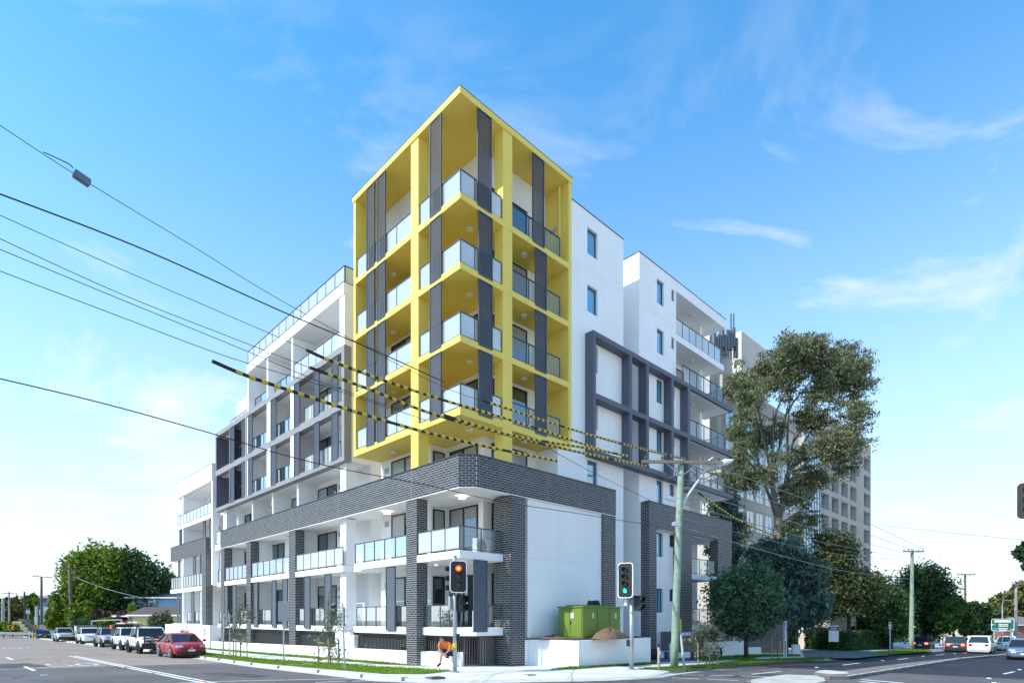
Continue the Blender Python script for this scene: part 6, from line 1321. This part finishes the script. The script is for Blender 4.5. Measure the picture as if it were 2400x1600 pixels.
for i, (px, py, lab) in enumerate(((1640,1545,'spiky strap leaved plant beside the letterbox leg'),(1690,1540,'spiky strap leaved plant right of the twiggy sapling'))):
    x, y = gp(px,py); strappy(lab, px, 0, x, 14, .75, L_DARK, 80+i, gz(x,y))
# ------------------------------------------------------------------ neighbouring buildings and street edge things
TWR = mat('beige_concrete', (.46,.41,.355), .85, var=.05, scale=.6, bump=.05, streak=.12); TWL = mat('pale_concrete_panel', (.58,.52,.45), .8, var=.04, scale=.5, streak=.1)
OT = empty('office_tower', 'beige concrete tower with a grid of deep windows behind the gum tree', 'tower', (*wl(1960,95),-2.5))
ox, oy = OT.location.x, OT.location.y
TG = glass('tower_glass', (.1,.2,.3), 0.0, .40, (.72,.88,1.0), hcol=(.10,.17,.24))
def tb(name, m, x0, x1, y0, y1, z0, z1): return MB().box(x0-ox,x1-ox,y0-oy,y1-oy,z0+2.5,z1+2.5).build(name, m, OT)
Y0t = oy
zt1 = zat(1042, dep(V(2040,Y0t),Y0t)); xR0, xR1, xE0, xE1 = V(1908,Y0t), V(2010,Y0t), V(2023,Y0t), V(2041,Y0t)
cols = [V(p,Y0t) for p in (1925,1949.5,1972,1993)]; pitch = (cols[3]-cols[0])/3; fw_ = pitch*.72
cols = [cols[0]+k*pitch for k in range(0,4)]
rowz = [zat(1164,dep(V(1980,Y0t),Y0t))+k*3.36 for k in range(-9,6)]; rowz = [z for z in rowz if z+2.4 < zt1-.5]
holes = [(c_,c_+fw_,z,z+2.45) for c_ in cols for z in rowz]+[(xE0+.5,xE1-.6,z,z+2.45) for z in rowz]
xs = sorted({cols[0]-.5,xE1}|{h[i] for h in holes for i in (0,1)}); zs = sorted({-4.0,zt1}|{h[i] for h in holes for i in (2,3)}); b = MB()
for xa, xb in zip(xs,xs[1:]):
    run = None
    for za, zb in zip(zs,zs[1:]):
        if any(h[0]-1e-6<=xa and xb<=h[1]+1e-6 and h[2]-1e-6<=za and zb<=h[3]+1e-6 for h in holes):
            if run: b.box(xa-ox,xb-ox,0,.9,run[0]+2.5,run[1]+2.5); run = None
        else: run = (run[0] if run else za, zb)
    if run: b.box(xa-ox,xb-ox,0,.9,run[0]+2.5,run[1]+2.5)
b.build('facade_wall', TWR, OT)
tb('core', TWR, cols[0]-.5, xE1, Y0t+1.2, Y0t+16, -4, zt1-.1)
for h in holes:
    f = MB(); x0, x1, z0, z1 = h[0]-ox, h[1]-ox, h[2]+2.5, h[3]+2.5; xm = (x0+x1)/2
    f.box(x0,x0+.07,.62,.72,z0,z1); f.box(x1-.07,x1,.62,.72,z0,z1); f.box(xm-.04,xm+.04,.62,.72,z0,z1); fo = f.build('window', STEEL, OT); MB().box(x0+.07,x1-.07,.68,.70,z0,z1).build('pane', TG, fo)
    s = MB(); s.add([(x0,.05,z0-.25),(x1,.05,z0-.25),(x1,.6,z0+.28),(x0,.6,z0+.28)],[(0,1,2,3)]); s.build('sloped_sill', TWR, fo)
# glass stair strip and taller left block
gx0, gx1 = V(1882,Y0t-.5), V(1920,Y0t-.5)
f = MB(); n_ = 6
for k in range(n_+1): x = gx0+(gx1-gx0)*k/n_; f.box(x-.06-ox,x+.06-ox,-.65,-.5,0,zt1+2)
for z in range(0,34,2): f.box(gx0-ox,gx1-ox,-.62,-.52,z,z+.1)
fo = f.build('curtain_wall', STEEL, OT)
for k in range(n_): x = gx0+(gx1-gx0)*k/n_; w_ = (gx1-gx0)/n_; MB().box(x+.06-ox,x+w_-.06-ox,-.57,-.55,0,zt1+2).build('pane', TG, fo)
yl = Y0t-3; xl0, xl1 = V(1690,yl), V(1872,yl); zl = zat(885,dep(xl0,yl))
tb('block_wall', TWL, xl0, xl1, yl, yl+18, -4, zl)
tb('roof_plant', TWL, V(1738,yl+2), V(1800,yl+2), yl+2, yl+10, zl, zat(800,dep(V(1770,yl+2),yl+2))); tb('roof_plant', TWL, V(1663,yl+.5), V(1716,yl+.5), yl+.5, yl+6, zl-8, zat(792,dep(V(1690,yl),yl)))
tb('parapet', TWR, xl0-.3, xl1+.3, yl-.3, yl, zl-1.4, zl+.2)
for k in range(9):
    z = zl-5-k*3.4
    for j in range(8):
        x = xl0+1+j*(xl1-xl0-1.5)/8; wd_ = (xl1-xl0)/8*.62; f = MB(); f.box(x-ox,x+wd_-ox,yl-oy-.06,yl-oy+.02,z+2.5,z+2.62); f.box(x+wd_/2-.04-ox,x+wd_/2+.04-ox,yl-oy-.05,yl-oy+.02,z+2.62,z+4.7); fo = f.build('window', STEEL, OT); MB().box(x-ox,x+wd_-ox,yl-oy-.03,yl-oy-.01,z+2.62,z+4.7).build('pane', TG, fo)
# rounded balconies on its left corner
cx_, cy_ = wl(1682, 84)
for k in range(7):
    z = zat(905,84)-k*6.0; P_ = [(cx_-ox+4.2*math.cos(math.radians(a)),cy_-oy+4.2*math.sin(math.radians(a))) for a in range(150,400,12)]
    s = MB(); s.prism(P_, z+2.5, z+3.9); s.build('round_balcony', TWL, OT); s2 = MB(); P3_ = [(cx_-ox+3.6*math.cos(math.radians(a)),cy_-oy+3.6*math.sin(math.radians(a))) for a in range(150,400,12)]; s2.prism(P3_, z-2.1, z+2.5); s2.build('round_window', TG, OT)
b = MB(); rr = random.Random(9); ya_ = yl-.6
for k in range(9):
    x = V(1668+k*6.5,ya_); d_ = dep(x,ya_); z = zat(840,d_)+2.5; zt2 = zat(rr.choice((790,775,760,735)),d_)+2.5; b.tube([(x-ox,ya_-oy,z),(x-ox,ya_-oy,zt2)],.07,5)
    b.obox((x-ox,ya_-oy-.25,z+rr.uniform(.8,2.2)),(1,0,0),(0,1,0),(0,0,1),.24,.12,1.0)
b.build('antenna_array', ALU, OT)
tb('block_wall', TWR, V(1895,Y0t+8), V(2060,Y0t+8)-3, Y0t+8, Y0t+14, -4, 6)
# things along the street
LOWB = mat('cream_wall', (.55,.50,.44), .85)
x, y = wl(2040,66); lb_ = empty('low_building','low cream office frontage behind the hedges','building',(x,y,gz(x,y))); MB().box(-8,8,0,5,-1,zat(1435,66)-gz(x,y)).build('wall', LOWB, lb_)
for k in range(7):
    f = MB().box(-7.5+k*2.1,-6.0+k*2.1,-.06,.0,.8,2.6).build('window', BLACK, lb_); MB().box(-7.42+k*2.1,-6.08+k*2.1,-.075,-.062,.88,2.52).build('pane', WGLASS, f)
x, y = wl(2325,88); wb_ = empty('white_shopfront','white building with a sloping stepped parapet beside the direction sign','building',(x,y,gz(x,y))); m_ = 88/FPX; g0 = gz(x,y)
zz = lambda py: zat(py,88)-g0
P_ = [(-30*m_*1.3,zz(1512)),(-30*m_*1.3,zz(1462)),(-12*m_,zz(1448)),(0,zz(1440)),(10*m_,zz(1437)),(22*m_,zz(1437)),(22*m_,zz(1512))]
b = MB(); plate(b, P_, 0, 6); b.build('wall', TWL, wb_); 
for k in range(3): f = MB().box(-2.3+k*1.1,-1.4+k*1.1,-.05,0,.3,zz(1472)).build('window', BLACK, wb_); MB().box(-2.25+k*1.1,-1.45+k*1.1,-.06,-.051,.35,zz(1473)).build('pane', WGLASS, f)
MB().box(-2.7,1.2,-.6,0,zz(1470),zz(1467)).build('awning', TWR, wb_)
BRK = mat('red_brick_house', (.30,.11,.08), .9, var=.2, scale=9); TILE = mat('brown_roof_tile', (.09,.06,.05), .85, var=.2, scale=6)
def house(name, label, px, d, w, dp_, hw, hr, wm, rm, rz=0, over=.4, wins=()):
    x, y = wl(px,d); R = empty(name, label, 'house', (x,y,gz(x,y)), rz); MB().box(-w/2,w/2,0,dp_,-1.5,hw).build('wall', wm, R)
    b = MB(); e = over; P_ = [(-e,hw-.12),(dp_/2,hr),(dp_+e,hw-.12),(dp_+e,hw+.05),(dp_/2,hr+.2),(-e,hw+.05)]
    b.add([(-w/2-e,a,z) for a,z in P_]+[(w/2+e,a,z) for a,z in P_],[(0,1,2,3,4,5),(11,10,9,8,7,6)]+[(i,6+i,6+(i+1)%6,(i+1)%6) for i in range(6)]); b.build('roof', rm, R)
    g_ = MB(); 
    for sx in (-w/2,w/2): g_.add([(sx,0,hw),(sx,dp_,hw),(sx,dp_/2,hr)],[(0,1,2)])
    g_.build('gable', wm, R); MB().box(-w/2-e,w/2+e,-e-.06,-e,hw-.14,hw+.02).build('gutter', WHITE, R)
    for x0, x1, z0, z1 in wins:
        f = MB().box(x0,x1,-.05,0,z0,z1).build('window', WHITE, R); n_ = 2; 
        for k in range(n_): MB().box(x0+.06+k*(x1-x0)/2,x0-.06+(k+1)*(x1-x0)/2,-.065,-.051,z0+.06,z1-.06).build('pane', WGLASS, f)
    return R
BLUEW = mat('pale_blue_boards', (.20,.33,.47), .8, var=.05); ROOFD = mat('dark_roof', (.035,.035,.045), .7, var=.2)
d = 84; g = lambda py, px=360: zat(py,d)-gz(*wl(px,d))
house('weatherboard_house','pale blue weatherboard house with dark roof left of the rear wing',365,d,7.4,6,g(1399),g(1384),BLUEW,ROOFD,-.74,.5,((-1.1,-.1,g(1416),g(1404)),))
b_h = house('bungalow','low grey and cream house with brown tiled roof beside the white utility wall',385,66,7,6,zat(1440,66)-gz(*wl(385,66)),zat(1424,66)-gz(*wl(385,66)),mat('cream_yellow_wall', (.55,.48,.25), .85),TILE,-.74,.5)
house('garage','low grey skillion roofed garage in front of the blue house',345,72,7,5,zat(1442,72)-gz(*wl(345,72)),zat(1436,72)-gz(*wl(345,72)),mat('grey_fibro', (.36,.38,.41), .85),mat('grey_metal_roof', (.30,.29,.28), .6),-.74,.5)
house('brick_house','red brick house with grey roof at the right photo edge',2400,112,9,8,zat(1463,112)-gz(*wl(2400,112)),zat(1447,112)-gz(*wl(2400,112)),BRK,mat('grey_tile', (.16,.15,.15), .8),-.74,.5)
x, y = wl(2385,104); b = MB().prism([(-9,-4),(12,-4),(12,5),(-9,5)],-.5,.55); o = b.build('grass_bank', MATS['lawn_grass']); o.location = (x,y,gz(x,y)); o['kind'] = 'structure'
x, y = wl(2378,72); sf = empty('site_fence','dark panel fence below the green direction sign','fence',(x,y,gz(x,y)))
for k in range(4): MB().box(k*2.2-1.2,k*2.2+.95,-.03,.03,0,zat(1481,72)-gz(x,y)).build('panel', ALU, sf)
MB().box(-2.6,-1.4,-.04,.04,0,zat(1480,72)-gz(x,y)).build('panel', SIGW, sf)
# warehouse far left
d = 150; x, y = wl(130,d); wh = empty('warehouse','long grey warehouse with blue lower walls beyond the left trees','warehouse',(x,y,gz(x,y)),-.74); m_ = d/FPX; z_ = lambda py: zat(py,d)-gz(x,y)
BLW = mat('warehouse_blue', (.30,.42,.55), .7); GRW = mat('warehouse_slate', (.10,.12,.16), .7); MB().box(-75*m_,110*m_,0,20,-3,z_(1419)).build('wall', BLW, wh); MB().box(-75*m_-.05,110*m_+.05,-.1,20,z_(1419),z_(1401)).build('upper_cladding', GRW, wh); MB().box(-75*m_-.4,110*m_+.4,-.5,20.5,z_(1401),z_(1395)).build('roof_edge', mat('warehouse_grey', (.38,.38,.42), .7), wh); 
b = MB(); b.add([(-10*m_,2,z_(1395)),(35*m_,2,z_(1395)),(10*m_,2,z_(1382)),(-10*m_,18,z_(1395)),(35*m_,18,z_(1395)),(10*m_,18,z_(1382))],[(0,1,2),(3,5,4),(0,2,5,3),(1,4,5,2)]); b.build('roof_gable', mat('warehouse_roof', (.30,.31,.28), .7), wh)
for k in range(6): MB().box(-60*m_+k*3.2,-58*m_+2.0+k*3.2,-.06,0,1,3).build('window', GRW, wh)
# stone block steps, rail, guard rail, chevrons
BLK = mat('sandstone_block', (.47,.36,.25), .9, var=.15, scale=3, bump=.2); d = 106
def sp(px, py, dd=106): x, y = wl(px,dd); return Vector((x,y,zat(py,dd)))
o_ = sp(28,1478); sw_ = empty('stone_retaining_steps','stepped sandstone block wall behind the guard rail','retaining wall',(o_.x,o_.y,gz(o_.x,o_.y)))
fcx = Vector((FX[0],FX[1],0)); fcy = Vector((FY[0],FY[1],0))
for r_, (py0, py1, xs_) in enumerate(((1480,1476,(38,55,70)),(1476,1468.7,(31,45,64)),(1468.7,1461.5,(30,44,57)),(1461.5,1455,(28,44,50)))):
    for xa, xb in zip(xs_,xs_[1:]):
        p, q_ = sp(xa,py0)-o_, sp(xb,py0)-o_; zz0, zz1 = zat(py0,d)-sw_.location.z, zat(py1,d)-sw_.location.z; c_ = (p+q_)/2; c_.z = (zz0+zz1)/2
        MB().obox(c_+fcy*.6, fcx, fcy, (0,0,1), (q_-p).length/2-.02, .6, (zz1-zz0)/2-.012).build('stone_block', BLK, sw_)
bw = MB(); P_ = [sp(38,1449)-o_, sp(48,1449)-o_, sp(77,1470)-o_, sp(77,1478)-o_, sp(70,1478)-o_, sp(46,1457)-o_, sp(38,1457)-o_]
for p in P_: p.z += o_.z-sw_.location.z
bw.add([p+fcy*.4 for p in P_]+[p+fcy*1.0 for p in P_],[tuple(range(6,-1,-1)),tuple(range(7,14))]+[(i,(i+1)%7,7+(i+1)%7,7+i) for i in range(7)]); bw.build('black_side_wall', FENCE, sw_)
bw2 = [sp(70,1464),sp(88,1462),sp(88,1476),sp(70,1476)]; b = MB(); b.add([p-o_+Vector((0,0,o_.z-sw_.location.z))+fcy*2 for p in bw2],[(0,1,2,3)]); b.build('rear_wall', mat('grey_wall', (.22,.22,.22), .9), sw_)
gA_, gB_ = sp(-30,1482,98), sp(78,1484,98); gl_ = empty('guard_rail','galvanised steel guard rail at the far left end of the street','guard rail',(gA_.x,gA_.y,gz(gA_.x,gA_.y)))
L0 = gl_.location; b = MB()
for k in (-.14,0,.14): b.seg(gA_-L0+Vector((0,0,k)), gB_-L0+Vector((0,0,k)), .06 if k else .03, .12)
b.build('rail', STEEL, gl_)
for k in range(9): p = gA_.lerp(gB_,k/8)-L0; MB().box(p.x-.06,p.x+.06,p.y+.05,p.y+.17,-.3,p.z+.1).build('post', STEEL, gl_)
YS = mat('chevron_yellow', (.75,.40,.02), .5)
def chev(label, px, py, dd, s):
    p = sp(px,py,dd); R = empty('chevron_sign',label,'road sign',(p.x,p.y,gz(p.x,p.y))); fc = facecam(p.x,p.y); z = p.z-R.location.z
    o = MB().box(-s,s,-.02,.02,z-s,z+s).build('sign_panel', YS, R); o.rotation_euler = (0,0,fc); b = MB(); b.add([(s*.6,-.026,z+s*.9),(-s*.1,-.026,z+s*.9),(-s*.8,-.026,z),(-s*.1,-.026,z-s*.9),(s*.6,-.026,z-s*.9),(-s*.1,-.026,z)],[(0,1,2,5),(5,2,3,4)]); b.build('chevron', TXB, o); b2 = MB().box(-.04,.04,.02,.1,0,z).build('post', STEEL, o)
chev('yellow chevron board with black arrow in front of the stone steps', 25, 1470, 103, .42); chev('orange chevron board half hidden above the parked navy car', 84, 1467, 104, .3)
p = sp(78,1488,97); MB().box(-.15,.15,-.1,.1,0,1.0)
o = MB().tube([(0,0,0),(0,0,1.0),(0,0,1.05)],[.14,.14,.09],10).build('bollard', YS); o.location = (p.x,p.y,gz(p.x,p.y)+RD); tag(o,'yellow end bollard at the guard rail by the navy car','bollard')
def smallsign(name, label, px, pyt, pyb, wpx, pyg, d, m):
    x, y = wl(px,d); R = empty(name,label,'sign',(x,y,gz(x,y))); z_ = lambda q_: zat(q_,d)-R.location.z; MB().tube([(0,0,0),(0,0,z_(pyt))],.06,8).build('pole', STEEL, R); fc = facecam(x,y); w_ = wpx*d/FPX/2
    o = MB().box(-w_,w_,-.1,-.06,z_(pyb),z_(pyt)).build('sign_panel', m, R); o.rotation_euler = (0,0,fc); b = MB()
    for k in range(3): zz = z_(pyb)+(z_(pyt)-z_(pyb))*(k+.6)/3.4; b.box(-w_*.8,w_*.8,-.106,-.101,zz-.03,zz+.06)
    b.build('print_line', mat('print_grey', (.25,.26,.28), .6), o)
smallsign('street_sign','small white sign left of the dark green pole',65.5,1428,1437.5,7,0,112,SIGW); smallsign('street_sign','white notice board partly behind the dark green pole',100,1427.5,1440,13,0,114,SIGW); smallsign('street_sign','white striped direction board right of the dark green pole',110.5,1430,1445,9,0,113,SIGW)
smallsign('street_sign','thin white street name blade above the white pickup',313,1443,1447,24,0,68,SIGW)
for i, (px, ty, lab) in enumerate(((83,1419,'thin white post left of the stubby green pole'),(87,1420,'second thin white post left of the stubby green pole'))):
    x, y = wl(px,116+i); r = empty('steel_post',lab,'post',(x,y,gz(x,y))); MB().tube([(0,0,0),(0,0,zat(ty,116+i)-gz(x,y))],.09,8).build('tube', LG, r)
x, y = wl(91,114.5); r = empty('stub_pole','stubby dark green pole beside the tall dark green pole','pole',(x,y,gz(x,y))); MB().tube([(0,0,0),(0,0,zat(1418,114.5)-gz(x,y))],[.25,.24],12).build('shaft', MATS['dark_green_pole'], r)
# white pergola-like frame behind the silver pickup
d = 70; r0 = Vector((*wl(215,d),0)); r = empty('pipe_frame','grey pipe frame gate behind the silver pickup','frame',(r0.x,r0.y,gz(r0.x,r0.y)))
q_ = Vector((*wl(285,d),0))-r0; zt_ = zat(1454,d)-gz(r0.x,r0.y); b = MB(); b.seg((0,0,zt_),(q_.x,q_.y,zt_+.15),.1,.1); b.seg((0,0,0),(0,0,zt_),.1,.1); b.seg((q_.x,q_.y,0),(q_.x,q_.y,zt_+.15),.1,.1); b.build('pipe', LG, r)
# white utility enclosure with hydrant valves and its notice
uy0, uy1 = 33.4, U(388,-.05)
UW = empty('utility_enclosure','white utility wall with hydrant valves left of the brick pillars','enclosure',(0,uy0,gz(0,uy0))); uz = gz(0,uy0); zt_ = 1.62-uz
MB().box(-.08,.18,0,(uy1-uy0)*.52,-.6,zt_).build('wall', PW, UW); MB().box(-.08,.18,(uy1-uy0)*.535,uy1-uy0,-.6,zt_).build('wall', PW, UW); MB().box(-.02,.18,(uy1-uy0)*.52,(uy1-uy0)*.535,-.6,zt_-.02).build('joint', VENT, UW); MB().box(-.08,1.2,-.2,-.002,-.6,zt_).build('return_wall', PW, UW)
ys = U(479,-.08)-uy0; MB().box(-.10,-.081,ys-.55,ys+.35,zt_-.95,zt_-.12).build('notice', mat('notice_white', (.72,.74,.78), .6), UW)
b = MB(); b.add([(-.103,ys+.15,zt_-.55),(-.103,ys-.35,zt_-.55),(-.103,ys-.1,zt_-.22)],[(0,2,1)]); b.build('blue_emblem', mat('emblem_blue', (.02,.08,.35), .5), UW)
MB().box(-.103,-.1005,ys-.45,ys+.25,zt_-.85,zt_-.65).build('print_line', MATS['print_grey'], UW)
HR = mat('hydrant_red', (.5,.02,.02), .5); b = MB(); c2 = MB()
for px in (413,430,438,447):
    yv = U(px,-.15)-uy0; b.tube([(-.1,yv,zt_-.95),(-.3,yv,zt_-.9),(-.35,yv,zt_-.65),(-.3,yv,zt_-.45),(-.1,yv,zt_-.42)],.05,8)
for px in (428,434,442): yv = U(px,-.2)-uy0; c2.tube([(-.28,yv-.15,zt_-.62),(-.28,yv+.15,zt_-.62)],.11,10)
b.build('pipe', STEEL, UW); c2.build('valve_wheel', HR, UW); MB().box(-.1,-.082,U(436,-.1)-uy0-.2,U(436,-.1)-uy0+.2,zt_-.35,zt_-.1).build('red_notice', mat('pale_red', (.6,.2,.2), .6), UW)
# right: low white garden walls, dark paling fence, boulders
def lowwall(label, pts, h, m=PW):
    P_ = [gp(*q_) for q_ in pts]; R = empty('garden_wall',label,'garden wall',(P_[0][0],P_[0][1],gz(*P_[0]))); b = MB()
    for p, q_ in zip(P_,P_[1:]):
        l = math.hypot(q_[0]-p[0],q_[1]-p[1]); nx, ny = -(q_[1]-p[1])/l*.22, (q_[0]-p[0])/l*.22; b.prism([p,q_,(q_[0]+nx,q_[1]+ny),(p[0]+nx,p[1]+ny)],0,0,lambda u,v: gz(u,v)-.2,lambda u,v: gz(P_[0][0],P_[0][1])+h)
    o = b.build('wall', m, R); o.location = -R.location; return R
lowwall('low white garden wall right of the green pole behind the letterbox bank',[(1586,1541),(1632,1539)],.62); lowwall('long low white garden wall behind the twiggy sapling',[(1655,1537.5),(1743,1535)],.95); lowwall('short stepped white garden wall right of the street tree trunk',[(1751,1534),(1784,1533.5)],.55); lowwall('low white wall stub at the tiled entry left of the green pole',[(1543,1541),(1578,1541)],.9)
TIM = mat('timber_sleeper', (.35,.24,.13), .9, var=.2, scale=6); lowwall('timber sleeper wall below the dark paling fence',[(1752,1528),(1845,1529)],.55,TIM); lowwall('short concrete end block beside the timber sleepers',[(1859,1533),(1876,1533)],.75,CONC)
pA, pB = wl(1725,43), wl(1838,46.5); 
fz0, fz1 = (lambda x,y: gz(x,y)+.3), (lambda x,y: gz(x,y)+2.35)
fence('dark charcoal paling fence behind the street tree', [pA,pB], fz0, fz1, .2, True, .17)
fence('black slat fence under the brick end bay', [(15.6,.3),(17.4,.3)], lambda x,y: gz(x,y)+.4, c(1.38), .12)
fence('black slat fence below the end bay balcony behind the sapling', [(18.85,.35),(22.38,.35)], lambda x,y: gz(x,y)+.4, c(1.38), .12)
fence('black slat fence closing the gap before the brick end pier', [(10.6,.5),(13.7,.5)], lambda x,y: gz(x,y)+.1, c(1.05), .12)
x, y = gp(1531,1545); o = MB().ell((0,0,.3),(.28,.28,.34),9,6,.3,3).build('rubbish_bag', mat('dark_red_bag', (.05,.01,.02), .6)); o.location = (x,y,gz(x,y)); tag(o,'dark red bag of rubbish at the foot of the brick end pier','bag')
x, y = gp(1563,1543); o = MB().box(-.14,.14,-.1,.1,0,.38).box(-.16,.16,-.12,.12,.38,.42).build('blue_tub', mat('blue_tub', (.03,.10,.25), .5)); o.location = (x,y,gz(x,y)); tag(o,'small blue tub against the white wall by the tiled entry','tub')
# sky is the world; a distant tree belt closes the far ends of both streets
L_FAR = leafm('far_leaves', (.035,.055,.03), (.07,.09,.045))
def belt(label, px0, px1, d, h, n, seed):
    rg = random.Random(seed); R0 = wl((px0+px1)/2,d); B_ = []
    k = 26
    for i in range(k):
        x, y = wl(px0+(px1-px0)*i/(k-1),d+rg.uniform(-8,8)); hh = h*rg.uniform(.7,1.25); B_.append((x-R0[0],y-R0[1],hh*.5,(px1-px0)/k*d/FPX*1.2,(px1-px0)/k*d/FPX,hh*.6))
    o = leaves('far_trees', B_, n, 1.3, L_FAR, None, seed); o.location = (R0[0],R0[1],gz(*R0)); tag(o,label,'trees',None,'stuff')
belt('distant belt of trees closing the side street', -300, 420, 230, 9, 9000, 1); belt('distant belt of trees closing the right hand road', 2050, 2800, 230, 9, 9000, 2)
